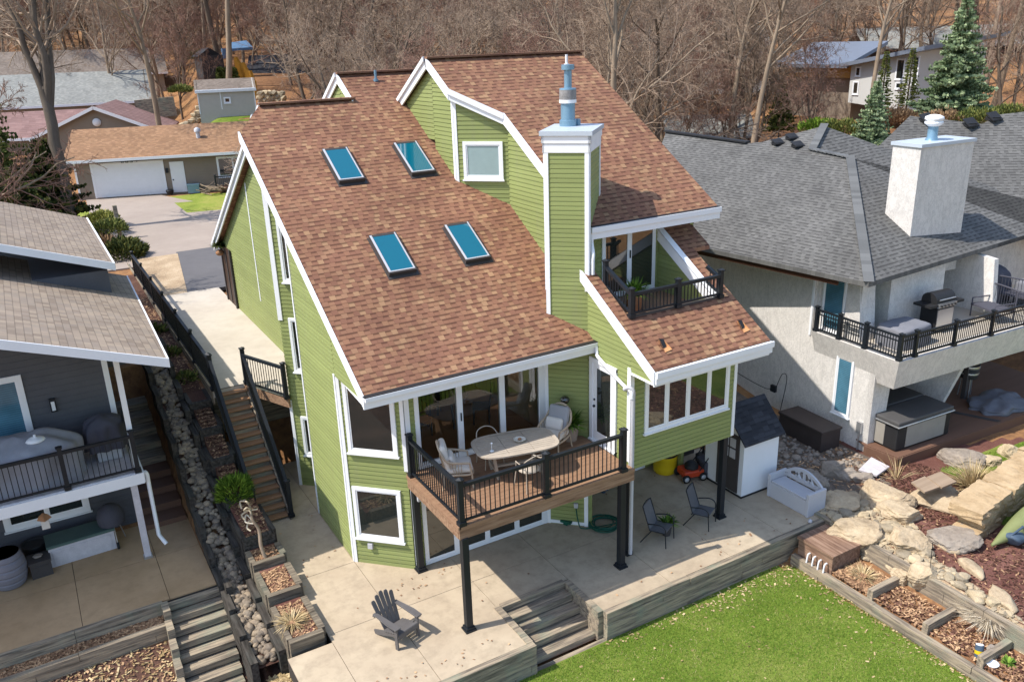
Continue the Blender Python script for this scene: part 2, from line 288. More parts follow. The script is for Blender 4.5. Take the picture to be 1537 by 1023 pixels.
# ------------------------------------------------------------------ mesh helpers
class MB:
    def __init__(s): s.v = []; s.f = []; s.uv = {}; s.sm = set()
    def add(s, vs, fs, uvs=None, smooth=False):
        o = len(s.v); s.v += [tuple(x) for x in vs]
        for i, f in enumerate(fs):
            if uvs: s.uv[len(s.f)] = uvs[i]
            if smooth: s.sm.add(len(s.f))
            s.f.append([j+o for j in f])
        return s
    def poly(s, pts, uv=None): return s.add(pts, [list(range(len(pts)))], [uv] if uv else None)
    def box(s, c, sz, rz=0, tilt=None):
        m = Matrix.Rotation(rz, 3, 'Z')
        if tilt is not None: m = tilt
        vs = [V(c)+m@V((x*sz[0]/2, y*sz[1]/2, z*sz[2]/2)) for x in (-1, 1) for y in (-1, 1) for z in (-1, 1)]
        return s.add(vs, [[0, 1, 3, 2], [4, 6, 7, 5], [0, 4, 5, 1], [2, 3, 7, 6], [0, 2, 6, 4], [1, 5, 7, 3]])
    def bb(s, x0, x1, y0, y1, z0, z1): return s.box(((x0+x1)/2, (y0+y1)/2, (z0+z1)/2), (x1-x0, y1-y0, z1-z0))
    def bar(s, p, q, w, h, up=(0, 0, 1)):
        p, q = V(p), V(q); d = (q-p).normalized(); u = V(up)
        if abs(d.dot(u)) > .98: u = V((0, 1, 0))
        r = d.cross(u).normalized(); u = r.cross(d).normalized()
        vs = [a+r*(w/2*i)+u*(h/2*j) for a in (p, q) for i, j in ((-1, -1), (1, -1), (1, 1), (-1, 1))]
        return s.add(vs, [[0, 1, 2, 3], [7, 6, 5, 4], [0, 4, 5, 1], [1, 5, 6, 2], [2, 6, 7, 3], [3, 7, 4, 0]])
    def tube(s, pts, r, n=6, cap=True, smooth=True):
        pts = [V(p) for p in pts]; k = len(pts); rs = r if isinstance(r, (list, tuple)) else [r]*k
        vs = []; ref = None
        for i, p in enumerate(pts):
            d = (pts[min(i+1, k-1)]-pts[max(i-1, 0)]); d = d.normalized() if d.length > 1e-9 else V((0, 0, 1))
            if ref is None: ref = V((1, 0, 0)) if abs(d.x) < .8 else V((0, 1, 0))
            a = (ref-d*ref.dot(d)).normalized(); ref = a; b = d.cross(a)
            for j in range(n):
                t = 2*math.pi*j/n; vs.append(p+a*(rs[i]*math.cos(t))+b*(rs[i]*math.sin(t)))
        fs = [[i*n+j, i*n+(j+1) % n, (i+1)*n+(j+1) % n, (i+1)*n+j] for i in range(k-1) for j in range(n)]
        s.add(vs, fs, None, smooth)
        if cap: s.add(vs[:n], [list(range(n))[::-1]]); s.add(vs[-n:], [list(range(n))])
        return s
    def prism(s, pts, vec):
        pts = [V(p) for p in pts]; vec = V(vec); n = len(pts)
        return s.add(pts+[p+vec for p in pts], [list(range(n))[::-1], list(range(n, 2*n))]+[[i, (i+1) % n, n+(i+1) % n, n+i] for i in range(n)])
    def lathe(s, c, prof, n=20, smooth=True, tilt=None, hard=False):
        if hard:
            for a, b in zip(prof, prof[1:]): s.lathe(c, [a, b], n, True, tilt) if abs(a[0]-b[0]) > 1e-5 or a[1] != b[1] else None
            return s
        c = V(c); vs = []
        for r, z in prof:
            for j in range(n):
                t = 2*math.pi*j/n; p = V((r*math.cos(t), r*math.sin(t), z))
                vs.append(c+(tilt@p if tilt is not None else p))
        fs = [[i*n+j, i*n+(j+1) % n, (i+1)*n+(j+1) % n, (i+1)*n+j] for i in range(len(prof)-1) for j in range(n)]
        s.add(vs, fs, None, smooth)
        if prof[0][0] > 1e-4: s.add(vs[:n], [list(range(n))[::-1]])
        if prof[-1][0] > 1e-4: s.add(vs[-n:], [list(range(n))])
        return s
    def ell(s, c, r, n=10, m=6, rz=0, tilt=None):
        c = V(c); R = Matrix.Rotation(rz, 3, 'Z') if tilt is None else tilt
        vs = []
        for i in range(m+1):
            a = math.pi*i/m
            for j in range(n):
                t = 2*math.pi*j/n; vs.append(c+R@V((r[0]*math.sin(a)*math.cos(t), r[1]*math.sin(a)*math.sin(t), r[2]*math.cos(a))))
        return s.add(vs, [[(i+1)*n+j, (i+1)*n+(j+1) % n, i*n+(j+1) % n, i*n+j] for i in range(m) for j in range(n)], None, True)
    def rock(s, c, r, seed=0, cuts=9, sub=3, rz=0, amp=.05, lay=0):
        import bmesh
        rnd = random.Random(seed); bm = bmesh.new(); bmesh.ops.create_icosphere(bm, subdivisions=sub, radius=1)
        pl = []
        for _ in range(cuts):
            z = rnd.uniform(-.7, 1); t = rnd.uniform(0, 6.28); q = math.sqrt(max(0, 1-z*z)); pl.append((V((q*math.cos(t), q*math.sin(t), z)), rnd.uniform(.55, .85)))
        pl.append((V((0, 0, 1)), rnd.uniform(.55, .8)))
        R = Matrix.Rotation(rz, 3, 'Z'); vs = []
        for v in bm.verts:
            p = v.co.copy()
            for nn, dd in pl:
                e = p.dot(nn)
                if e > dd: p -= nn*(e-dd)*.97
            p *= 1+amp*mn.noise(p*2.3+V((seed*3.1, 0, 0)))*2+amp*.9*mn.noise(p*6+V((seed, 2, 0)))+amp*.5*mn.noise(p*15+V((seed, 2, 5)))
            if lay: p += V((p.x, p.y, 0))*(lay*(abs((p.z*4+mn.noise(p*1.5)*1.2) % 1-.5)-.25))
            vs.append(V(c)+R@V((p.x*r[0], p.y*r[1], p.z*r[2])))
        fs = [[v.index for v in f.verts] for f in bm.faces]; bm.free()
        return s.add(vs, fs, None, 2 < sub < 4)
    def block(s, c, sz, rz=0, seed=0, amp=.05, k=5):
        """rough hewn stone block"""
        m = Matrix.Rotation(rz, 3, 'Z')
        for ax in range(3):
            for sg in (-1, 1):
                g = []
                for i in range(k+1):
                    for j in range(k+1):
                        p = [0, 0, 0]; p[ax] = sg; p[(ax+1) % 3] = -1+2*i/k; p[(ax+2) % 3] = -1+2*j/k
                        p = V(p); q = p.normalized()*1.25; p = p*.86+q*.14; p *= 1+amp*2*mn.noise(p*1.7+V((seed*3.3, 0, 1)))+amp*1.2*mn.noise(p*4+V((seed, 5, 1)))
                        g.append(V(c)+m@V((p.x*sz[0]/2, p.y*sz[1]/2, p.z*sz[2]/2)))
                fs = [[i*(k+1)+j, (i+1)*(k+1)+j, (i+1)*(k+1)+j+1, i*(k+1)+j+1] for i in range(k) for j in range(k)]
                s.add(g, [f if sg > 0 else f[::-1] for f in fs])
        return s
    def build(s, name, mat, parent=None, sub=0, bevel=0):
        me = bpy.data.meshes.new(name); me.from_pydata(s.v, [], s.f); 
        if s.uv:
            uvl = me.uv_layers.new(name='UVMap')
            for p in me.polygons:
                u = s.uv.get(p.index)
                if u:
                    for li, c in zip(p.loop_indices, u): uvl.data[li].uv = c
        if s.sm:
            me.polygons.foreach_set('use_smooth', [i in s.sm for i in range(len(s.f))])
        me.materials.append(M[mat] if isinstance(mat, str) else mat)
        o = bpy.data.objects.new(name, me); COL.objects.link(o)
        if parent is not None: par(o, parent)
        if bevel:
            b = o.modifiers.new('bevel', 'BEVEL'); b.width = bevel; b.segments = 2; b.limit_method = 'ANGLE'
        if sub:
            b = o.modifiers.new('subsurf', 'SUBSURF'); b.levels = sub; b.render_levels = sub
        return o
MPI = {}
def wm(o):
    return (wm(o.parent)@o.matrix_parent_inverse if o.parent else Matrix())@o.matrix_basis
def par(o, p): o.parent = p; o.matrix_parent_inverse = wm(p).inverted()
def tag(o, label, cat, group=None, kind=None):
    if label: o['label'] = label
    if cat: o['category'] = cat
    if group: o['group'] = group
    if kind: o['kind'] = kind
    return o
def thing(name, label, cat, loc=(0, 0, 0), group=None):
    o = bpy.data.objects.new(name, None); COL.objects.link(o); o.location = loc; o.empty_display_size = .2
    return tag(o, label, cat, group)
def struct(name, mb, mat, kind='structure'): o = mb.build(name, mat); o['kind'] = kind; return o
def kids(o): return [x for x in COL.objects if x.parent is o]
def copy_tree(o, loc=None, rz=0, sc=None, label=None, parent=None, ch=None):
    c = o.copy(); COL.objects.link(c)
    if parent is not None: c.parent = parent
    if loc is not None: c.location = loc
    if rz: c.rotation_euler = (0, 0, rz)
    if sc: c.scale = (sc, sc, sc) if not isinstance(sc, tuple) else sc
    if label: c['label'] = label
    for k in (ch if ch is not None else kids(o)): copy_tree(k, parent=c)
    return c
class W:   # a wall: origin in plan, direction along it; the outside is to the right-hand front of it
    def __init__(s, ox, oy, dx, dy): q = math.hypot(dx, dy); s.o = V((ox, oy, 0)); s.d = V((dx/q, dy/q, 0)); s.n = V((dy/q, -dx/q, 0))
    def p(s, a, z, o=0): return s.o+s.d*a+s.n*o+V((0, 0, z))
    def box(s, mb, a0, a1, z0, z1, o0, o1):
        vs = [s.p(a, z, o) for a in (a0, a1) for o in (o0, o1) for z in (z0, z1)]
        mb.add(vs, [[0, 1, 3, 2], [4, 6, 7, 5], [0, 4, 5, 1], [2, 3, 7, 6], [0, 2, 6, 4], [1, 5, 7, 3]]); return mb
    def slab(s, mb, poly, o0, o1): mb.prism([s.p(a, z, o0) for a, z in poly], s.n*(o1-o0)); return mb
    def siding(s, mb, poly, lap=.112, lip=.019, back=.12):
        zs = [z for a, z in poly]; z0 = min(zs); zt = max(zs); k = 0
        while z0+k*lap < zt-1e-4:
            a = z0+k*lap; b = a+lap; k += 1
            q = clipz(clipz(poly, a, 1), b, -1)
            if len(q) < 3: continue
            h = a+lap*.70; lo_ = clipz(q, h, -1); hi_ = clipz(q, h, 1)
            if len(lo_) > 2: mb.poly([s.p(x, z, lip*(1-.25*(z-a)/lap)) for x, z in lo_])
            if len(hi_) > 2: mb.poly([s.p(x, z, lip*.825*max(0, 1-(z-h)/(lap*.07))) for x, z in hi_] if False else [s.p(x, z, .002) for x, z in hi_])
            if len(lo_) > 2 and len(hi_) > 2:
                e = sorted([x for x, z in lo_ if abs(z-h) < 1e-5])
                if len(e) >= 2: mb.poly([s.p(e[0], h, lip*.825), s.p(e[-1], h, lip*.825), s.p(e[-1], h+.004, .002), s.p(e[0], h+.004, .002)])
            lo = sorted([x for x, z in q if abs(z-a) < 1e-5])
            if len(lo) >= 2: mb.poly([s.p(lo[0], a, 0), s.p(lo[-1], a, 0), s.p(lo[-1], a, lip), s.p(lo[0], a, lip)])
        if back: s.slab(mb, poly, -back, -.004)
        return mb
def clipz(poly, z, sgn):
    out = []
    for i in range(len(poly)):
        (x0, z0), (x1, z1) = poly[i], poly[(i+1) % len(poly)]
        a = sgn*(z0-z); b = sgn*(z1-z)
        if a >= -1e-9: out.append((x0, z0 if abs(a) > 1e-9 else z))
        if (a > 1e-9 and b < -1e-9) or (a < -1e-9 and b > 1e-9): t = a/(a-b); out.append((x0+(x1-x0)*t, z))
    return out
def window(par_, wl, a0, a1, z0, z1, nx=1, nz=1, glass='dark_glass', fw=.085, out=.05, mull=.05, name='window', slanted=None, inset=.03):
    mb = MB()
    wl.box(mb, a0, a1, z0, z0+fw, 0, out); wl.box(mb, a0, a1, z1-fw, z1, 0, out)
    wl.box(mb, a0, a0+fw, z0+fw, z1-fw, 0, out); wl.box(mb, a1-fw, a1, z0+fw, z1-fw, 0, out)
    wl.box(mb, a0-.03, a1+.03, z0-.035, z0-.002, 0, out+.035)
    for i in range(1, nx): c = a0+(a1-a0)*i/nx; wl.box(mb, c-mull/2, c+mull/2, z0+fw, z1-fw, 0, out-.006)
    for i in range(1, nz): c = z0+(z1-z0)*i/nz; wl.box(mb, a0+fw, a1-fw, c-mull/2, c+mull/2, 0, out-.008)
    f2 = fw+.035; q = MB()
    for i in range(nx):
        b0 = a0+(a1-a0)*i/nx+(fw if i == 0 else mull/2); b1 = a0+(a1-a0)*(i+1)/nx-(fw if i == nx-1 else mull/2)
        for u0, u1, v0, v1 in ((b0, b1, z0+fw, z0+f2), (b0, b1, z1-f2, z1-fw), (b0, b0+.035, z0+f2, z1-f2), (b1-.035, b1, z0+f2, z1-f2)): wl.box(mb, u0, u1, v0, v1, 0, out-.016)
    o = mb.build(name, 'trim', par_)
    p = MB(); wl.box(p, a0+fw*.9, a1-fw*.9, z0+fw*.9, z1-fw*.9, .002, inset); p.build('pane', glass, o); return o
def roofface(mb, pts, th=.16, flip=False, top=True):
    """planar roof slab; uv in metres, v up the slope"""
    pts = [V(p) for p in pts]; n = V((0, 0, 0))
    for i in range(1, len(pts)-1): n += (pts[i]-pts[0]).cross(pts[i+1]-pts[0])
    n.normalize()
    if n.z < 0: pts = pts[::-1]; n = -n
    u = V((0, 0, 1)).cross(n); u = u.normalized() if u.length > 1e-6 else V((1, 0, 0)); v = n.cross(u)
    uv = [(p.dot(u), p.dot(v)) for p in pts]
    mb.poly(pts, uv)
    if th:
        lo = [p-V((0, 0, th)) for p in pts]; k = len(pts); mb.poly(lo[::-1], [(a, b) for a, b in uv[::-1]])
        for i in range(k): j = (i+1) % k; mb.poly([pts[i], lo[i], lo[j], pts[j]], [uv[i], uv[i], uv[j], uv[j]])
    return mb
def rail(parent, pts, h=.95, posts=None, gap=.11, post=.1, mat='black', bot=.1, top=(.09, .07), bal=.018, capz=.09, closed=False):
    """railing along base points: posts, rails and a panel of balusters for every span"""
    pts = [V(p) for p in pts]
    for i in range(len(pts)-1):
        a, b = pts[i], pts[i+1]; mb = MB(); mb.bar(a+V((0, 0, h-top[1]/2)), b+V((0, 0, h-top[1]/2)), top[0], top[1]); mb.build('top_rail', mat, parent); mb = MB(); mb.bar(a+V((0, 0, bot)), b+V((0, 0, bot)), .05, .045)
        mb.build('bottom_rail', mat, parent)
        L = (b-a).length; n = max(1, int(L/gap)); q = MB()
        for k in range(1, n):
            p = a+(b-a)*(k/n); q.bar(p+V((0, 0, bot)), p+V((0, 0, h-top[1])), bal, bal)
        q.build('baluster_panel', mat, parent)
    for i in (posts if posts is not None else range(len(pts))):
        p = pts[i]; mb = MB(); mb.box(p+V((0, 0, (h+capz)/2-.01)), (post, post, h+capz)); o = mb.build('post', mat, parent)
        q = MB(); q.box(p+V((0, 0, h+capz+.012)), (post+.04, post+.04, .03)); q.lathe(p+V((0, 0, h+capz+.027)), [((post+.02)*.7, 0), (.01, .035)], 4, False); q.build('post_cap', mat, o); q = MB(); q.box(p+V((0, 0, .045)), (post+.05, post+.05, .09)); q.build('post_base', mat, o)
def pcurve(pts, k=6):
    pts = [V(p) for p in pts]; out = []
    for i in range(len(pts)-1):
        p0, p1, p2, p3 = pts[max(i-1, 0)], pts[i], pts[i+1], pts[min(i+2, len(pts)-1)]
        for j in range(k):
            t = j/k; out.append(.5*((2*p1)+(p2-p0)*t+(2*p0-5*p1+4*p2-p3)*t*t+(3*p1-p0-3*p2+p3)*t**3))
    out.append(pts[-1]); return out
def inpoly(x, y, P):
    c = False
    for i in range(len(P)):
        (x0, y0), (x1, y1) = P[i][:2], P[i-1][:2]
        if (y0 > y) != (y1 > y) and x < (x1-x0)*(y-y0)/(y1-y0)+x0: c = not c
    return c
def sst(a, b, x):
    t = min(1, max(0, (x-a)/(b-a))); return t*t*(3-2*t)
# ------------------------------------------------------------------ terrain
def hill(x, y):
    d = math.hypot(x, y); az = math.degrees(math.atan2(x, max(y, .01)))
    L = float(np.interp(d, [0, 68, 75, 95, 130, 200, 330], [2.6, 2.65, 6.6, 8.4, 12, 21, 34]))
    R = float(np.interp(d, [0, 40, 60, 88, 110, 140, 220, 330], [0.6, 1.6, 3.0, 4.9, 8, 11.5, 18, 28]))
    LL = float(np.interp(d, [0, 68, 76, 88, 115, 150, 200, 330], [2.6, 2.65, 4.2, 5.2, 7.3, 12, 21, 34])); k = sst(9, 12, az); L = LL*(1-k)+L*k
    t = sst(13, 44, az)
    return L*(1-t)+R*t + .5*mn.noise(V((x*.05, y*.05, 3)))*sst(55, 90, d)
def lot(x, y):
    if y < 18.4: zl = max(-1.45, -.32-.5*(18.3-y)) if x < 2.6 else max(-.75, -.1-.25*(18.4-y))
    else: zl = min(2.55, max(-.05, .42*(y-19.2)))
    zm = -.7 if y < 12.6 else (-.85 if y < 24.3 else 2.45)
    zr = (0.0+2.5*sst(17, 31, y)) + .05*mn.noise(V((x*.8, y*.8, 1)))
    if x < 2.3 and y >= 18.4: zl = -.12 if y < 21.9 else min(2.5, -.12+.3*(y-21.9)) if y < 28 else 2.5
    if x < 3.5: return zl
    if x < 3.8: return zl+(zm-zl)*((x-3.5)/.3) if y > 12.6 else zl+(zm-zl)*sst(3.5, 3.8, x)
    if x < 15.0: return zm
    if y < 12.6: return zm+(-.42-zm)*sst(15.0, 15.25, x) if x < 16.2 else -.42+(zr+.42)*sst(16.2, 16.5, x)
    if x < 16.15: return zm if y < 24.3 else zm+(zr-zm)*sst(15, 16.15, x)
    return zm+(zr-zm)*sst(16.15, 16.5, x)
def gz(x, y):
    if y > 40 or x > 36: return hill(x, y)
    t = max(sst(33, 39, y), sst(27, 35, x))
    return lot(x, y)*(1-t)+hill(x, y)*t if t < 1 else hill(x, y)
def pg(px_, py_, d0=8, d1=260):
    """where the line of sight through a picture point meets the ground"""
    d = ray(px_, py_); q = d/math.hypot(d.x, d.y); t = d0
    while t < d1:
        p = CAMP+q*t
        if p.z < gz(p.x, p.y): 
            return V((p.x, p.y, gz(p.x, p.y)))
        t += .08 if t < 40 else .4
    p = CAMP+q*d1; return V((p.x, p.y, gz(p.x, p.y)))
def fr(a, b, s): return [a+s*i for i in range(int(round((b-a)/s)))]
xs = fr(-120, -12, 6)+fr(-12, 2, .5)+fr(2, 17, .25)+fr(17, 30, .5)+fr(30, 60, 2)+fr(60, 300, 6)+[300]
ys = fr(-12, 5, 1)+fr(5, 30, .25)+fr(30, 45, .75)+fr(45, 110, 2)+fr(110, 340, 6)+[340]
g = MB(); nx_ = len(xs)
g.add([(x, y, gz(x, y)) for y in ys for x in xs], [[j*nx_+i, j*nx_+i+1, (j+1)*nx_+i+1, (j+1)*nx_+i] for j in range(len(ys)-1) for i in range(nx_-1)], None, True)
struct('ground', g, 'ground')
def patch(name, P, mat, dz=.012, step=.3, kind='structure'):
    """ground cover following the terrain inside a plan outline"""
    x0, x1 = min(p[0] for p in P), max(p[0] for p in P); y0, y1 = min(p[1] for p in P), max(p[1] for p in P)
    mb = MB(); nx = int((x1-x0)/step)+1; ny = int((y1-y0)/step)+1; idx = {}
    for j in range(ny+1):
        for i in range(nx+1):
            x, y = x0+i*step, y0+j*step; idx[i, j] = len(mb.v); mb.v.append((x, y, gz(x, y)+dz))
    for j in range(ny):
        for i in range(nx):
            if inpoly(x0+(i+.5)*step, y0+(j+.5)*step, P): mb.sm.add(len(mb.f)); mb.f.append([idx[i, j], idx[i+1, j], idx[i+1, j+1], idx[i, j+1]])
    return struct(name, mb, mat, kind)
# ------------------------------------------------------------------ concrete patio in cast panels
def panels(name, xsj, ysj, z, mat, P=None, th=.12, gap=.012):
    base = MB(); base.bb(xsj[0], xsj[-1], ysj[0], ysj[-1], z-th-.3, z-.035) if P is None else base.prism([(x, y, z-th-.2) for x, y in P], (0, 0, th+.165))
    struct(name+'_base', base, 'joint'); mb = MB(); g = gap/2
    for i in range(len(xsj)-1):
        for j in range(len(ysj)-1):
            q = [(xsj[i]+g, ysj[j]+g), (xsj[i+1]-g, ysj[j]+g), (xsj[i+1]-g, ysj[j+1]-g), (xsj[i]+g, ysj[j+1]-g)]
            if P and not inpoly((xsj[i]+xsj[i+1])/2, (ysj[j]+ysj[j+1])/2, P): continue
            mb.prism([(x, y, z-th) for x, y in q], (0, 0, th))
    return struct(name, mb, mat)
panels('patio', [3.92, 5.38, 7.45], [12.62, 15.19, 17.5, 20.3, 23.6], 0, 'concrete')
panels('patio', [2.95, 3.92], [12.62, 14.93], 0, 'concrete')
panels('patio', [7.45, 9.38], [14.06, 15.19, 16.6], 0, 'concrete')
panels('patio', [9.38, 11.3, 13.2, 15.0, 17.05], [12.66, 15.0, 17.4], 0, 'concrete')
# ------------------------------------------------------------------ the green house
RS = .612
def Z1(y): return 5.19+RS*(y-15.38)
def Z2(y): return 5.19+RS*(y-13.08)
def Z3(y): return 11.55+RS*(y-21.87)
H = thing('green_house', 'olive green lap sided house with brown shingle roofs, skylights and white trim', 'house', (8, 20, 0))
S = MB()     # lap siding, one part: it is one material with one look
wA = W(5.41, 20.25, 0, -1)                                            # left wall, toward the viewer
wA.siding(S, [(0, 0), (2.73, 0), (2.73, Z1(17.52)-.2), (0, Z1(20.25)-.2)])
wA.siding(S, [(2.73, 4.92), (4.78, 4.92), (4.78, Z1(15.47)-.2), (2.73, Z1(17.52)-.2)], .105)
wD = W(5.41, 17.52, 1, -1); LD = 1.585                                # cut corner with the two square windows
wD.siding(S, [(0, 0.0), (LD, 0.0), (LD, 4.92), (0, 4.92)])
wC = W(5.46, 22.06, 1, -1)                                            # narrow angled wall with three slit windows
wC.siding(S, [(0, 0), (1.5, 0), (1.5, Z1(21.0)-.15), (0, Z1(22.06)-.15)])
wB = W(6.5, 21.3, -1, -1); wB.siding(S, [(0, 0), (1.48, 0), (1.48, Z1(20.25)-.2), (0, Z1(21.3)-.2)])
wB2 = W(6.37, 22.97, -1, -1); wB2.siding(S, [(0, 0), (1.28, 0), (1.28, 9.2), (0, 9.5)])
wE = W(6.37, 33.2, 0, -1)                                             # long left rear wall above the walkway
def zb(y): return 10.51-.6*(y-24.05)
wE.siding(S, [(0, 2.3), (9.15, 2.3), (9.15, zb(24.05)-.2), (0, zb(33.2)-.2)])
wE.siding(S, [(9.15, 2.3), (10.23, 2.3), (10.23, Z1(22.97)-.2), (9.15, Z1(24.05)-.2)])
wF = W(6.56, 16.41, 1, 0)                                             # beside the sliding doors
wF.siding(S, [(0, 0), (.24, 0), (.24, 5), (0, 5)]); wF.siding(S, [(.24, 2.2), (3.77, 2.2), (3.77, 2.6), (.24, 2.6)])
wG = W(10.33, 16.41, 1, -1); LG = 1.08
wG.siding(S, [(0, 0), (LG, 0), (LG, 5.2), (0, 5.2)])
wH = W(11.1, 15.65, 0, -1)                                            # wall with the deck door, under the steep white rake
wH.siding(S, [(0, 2.2), (1.65, 2.2), (1.65, Z2(14.0)-.2), (0, Z2(15.65)-.2)])
wH.siding(S, [(1.65, 4.8), (2.5, 4.8), (2.5, Z2(13.15)-.2), (1.65, Z2(14.0)-.2)])
wS = W(11.1, 14.0, 1, 0)                                              # sunroom front
wS.siding(S, [(0, 2.38), (3.26, 2.38), (3.26, 5.3), (0, 5.3)])
wR = W(14.36, 14.0, 0, 1); wR.siding(S, [(0, 2.38), (3.4, 2.38), (3.4, 7.2), (0, Z2(14.0)-.2)])
# upper storey, its window jog and the dormer wall
wU = W(10.33, 24.6, 0, -1); wU.siding(S, [(0, 9.4), (2.73, 9.4), (2.73, Z3(21.87)-.2), (0, 9.8)])
wU.siding(S, [(2.73, 8.0), (3.93, 8.0), (3.93, Z3(20.67)-.2), (2.73, Z3(21.87)-.2)])
wJ = W(10.33, 20.67, 1, -1); LJ = 1.47
wJ.siding(S, [(0, 7.3), (LJ, 7.3), (LJ, Z3(19.63)-.2), (0, Z3(20.67)-.2)])
wK = W(11.37, 19.63, 0, -1); wK.siding(S, [(0, 6.0), (3.0, 6.0), (3.0, Z3(16.63)-.2), (0, Z3(19.63)-.2)])
wL = W(11.1, 16.5, 1, 0); wL.siding(S, [(0, 5.4), (2.8, 5.4), (2.8, 7.95), (0, 7.95)])
wN = W(15.05, 16.5, 0, 1); wN.siding(S, [(0, 0), (9, 0), (9, 9.6), (5.37, Z3(21.87)-.2), (0, Z3(16.5)-.2)], back=.1)
wM = W(13.9, 16.5, 0, -1)                                             # side of the sunk balcony, under its slanted rake
wM.siding(S, [(0, 5.7), (2.1, 5.7), (2.1, Z2(14.4)-.05), (0, Z2(16.5)-.05)])
wMid = W(8.85, 27.5, 0, -1); wMid.siding(S, [(0, 8), (2.38, 8), (2.38, Z1(25.12)-.2), (0, 9.5)]); wMid.siding(S, [(2.38, 9.5), (3.6, 9.5), (3.6, Z1(23.9)-.2), (2.38, Z1(25.12)-.2)])
wBk = W(15.0, 17.35, -1, 0); 
wX = W(11.1, 17.35, 1, 0); wX.siding(S, [(0, 0), (3.95, 0), (3.95, 2.5), (0, 2.5)])
wY = W(11.1, 17.35, 0, -1); wY.siding(S, [(0, 0), (1.7, 0), (1.7, 2.4), (0, 2.4)])
wBack = W(15.05, 31, -1, 0); wBack.siding(S, [(0, 2), (6.3, 2), (6.3, 7.5), (0, 7.5)], .3)
wBack2 = W(8.8, 33.2, -1, 0); wBack2.siding(S, [(0, 2), (2.43, 2), (2.43, 5), (0, 5)], .3)
S.build('siding', 'siding', H)
# underside of the overhanging corners and of the sunroom
u = MB(); u.prism([(5.32, 15.42, 4.9), (6.66, 16.38, 4.9), (5.43, 17.56, 4.9)], (0, 0, .02)); u.prism([(5.32, 15.42, 4.96), (11.1, 15.42, 4.96), (11.1, 15.62, 4.96), (10.33, 16.40, 4.96), (6.6, 16.40, 4.96)], (0, 0, .02))
u.bb(11.02, 14.42, 13.12, 13.98, 4.84, 4.86); u.bb(11.12, 14.34, 14.02, 17.3, 2.36, 2.40); u.build('soffit', 'trim', H)
# roofs -------------------------------------------------------------
R = MB()
roofface(R, [(x, y, Z1(y)) for x, y in [(5.3, 15.38), (11.09, 15.38), (11.09, 16.0), (12.2, 17.2), (12.2, 24.05), (6.15, 24.05), (5.3, 23.06)]], .1)
roofface(R, [(x, y, Z1(y)) for x, y in [(8.8, 24.05), (12.2, 24.05), (12.2, 25.12), (8.8, 25.12)]], .1)
roofface(R, [(6.15, 24.05, 10.496), (8.8, 24.05, 10.496), (8.8, 33.4, zb(33.4)), (6.15, 33.4, zb(33.4))], .1)
roofface(R, [(8.8, 25.12, 11.15), (13, 25.12, 11.15), (13, 31.2, 7.5), (8.8, 31.2, 7.5)], .1)
R.prism([(5.3, 23.06, 9.79), (6.15, 24.05, 10.4), (6.15, 24.25, 10.3)], (0, 0, .1))
for a, b in (((6.1, 24.05, 10.52), (8.85, 24.05, 10.52)), ((8.75, 25.12, 11.18), (11.6, 25.12, 11.18))): R.bar(a, b, .3, .05)
R.build('roof', 'shingle', H)
R = MB()
roofface(R, [(x, y, Z3(y)) for x, y in [(10.2, 21.87), (10.2, 20.62), (11.25, 19.6), (11.25, 15.82), (15.22, 15.82), (15.22, 21.87)]], .1)
roofface(R, [(10.2, 21.87, 11.55), (15.22, 21.87, 11.55), (15.22, 28, 8.0), (10.2, 28, 8.0)], .1)
R.bar((10.15, 21.87, 11.57), (15.25, 21.87, 11.57), .3, .05); R.build('roof', 'shingle', H)['label'] = 'upper brown shingle roof over the chimney side'
R = MB()
for P in ([(11.0, 13.08), (14.46, 13.08), (14.46, 14.4), (11.0, 14.4)], [(11.0, 14.4), (11.32, 14.4), (11.32, 15.9), (11.0, 15.9)], [(13.98, 14.4), (14.46, 14.4), (14.46, 15.8), (15.0, 15.8), (15.0, 18.6), (13.98, 18.6)]): roofface(R, [(x, y, Z2(y)) for x, y in P], .1)
R.build('roof', 'shingle', H)['label'] = 'lower brown shingle roof around the sunk balcony'
# fascia, rakes and corner boards ------------------------------------
T = MB()
def rake(mb, x, y0, y1, Zf, h=.24, t=.045, top=.02):
    mb.prism([(x, y0, Zf(y0)+top), (x, y1, Zf(y1)+top), (x, y1, Zf(y1)+top-h), (x, y0, Zf(y0)+top-h)], (t, 0, 0))
rake(T, 5.255, 15.36, 23.08, Z1)
rake(T, 6.10, 24.0, 33.4, zb, .26); rake(T, 6.03, 24.6, 33.45, lambda y: zb(y)+.03, .12, .06)
T.bb(5.255, 11.08, 15.30, 15.36, 4.93, 5.17); T.bb(11.0, 14.47, 13.0, 13.06, 4.9, 5.17); T.bb(11.25, 15.24, 15.74, 15.80, 7.54, 7.82); T.bb(11.25, 15.26, 15.70, 15.738, 7.70, 7.825); T.bb(10.99, 14.48, 12.955, 12.997, 5.05, 5.185)
T.bb(11.0, 14.44, 13.062, 13.1, 4.83, 5.0); T.bb(5.3, 11.05, 15.364, 15.4, 4.92, 5.0)
rake(T, 10.955, 13.04, 15.9, Z2, .27); rake(T, 14.455, 13.06, 17.0, Z2, .16, .025, -.04)
rake(T, 10.155, 20.62, 21.9, Z3, .26); T.prism([(10.155, 21.85, 11.58), (10.155, 24.3, 10.16), (10.155, 24.3, 9.88), (10.155, 21.85, 11.3)], (.045, 0, 0)); T.prism([(10.10, 21.9, 11.6), (10.10, 24.3, 10.2), (10.10, 24.3, 10.08), (10.10, 21.9, 11.48)], (.05, 0, 0))
T.prism([(10.155, 20.64, Z3(20.64)+.02), (11.22, 19.575, Z3(19.575)+.02), (11.22, 19.575, Z3(19.575)-.26), (10.155, 20.64, Z3(20.64)-.26)], (.03, .03, 0))
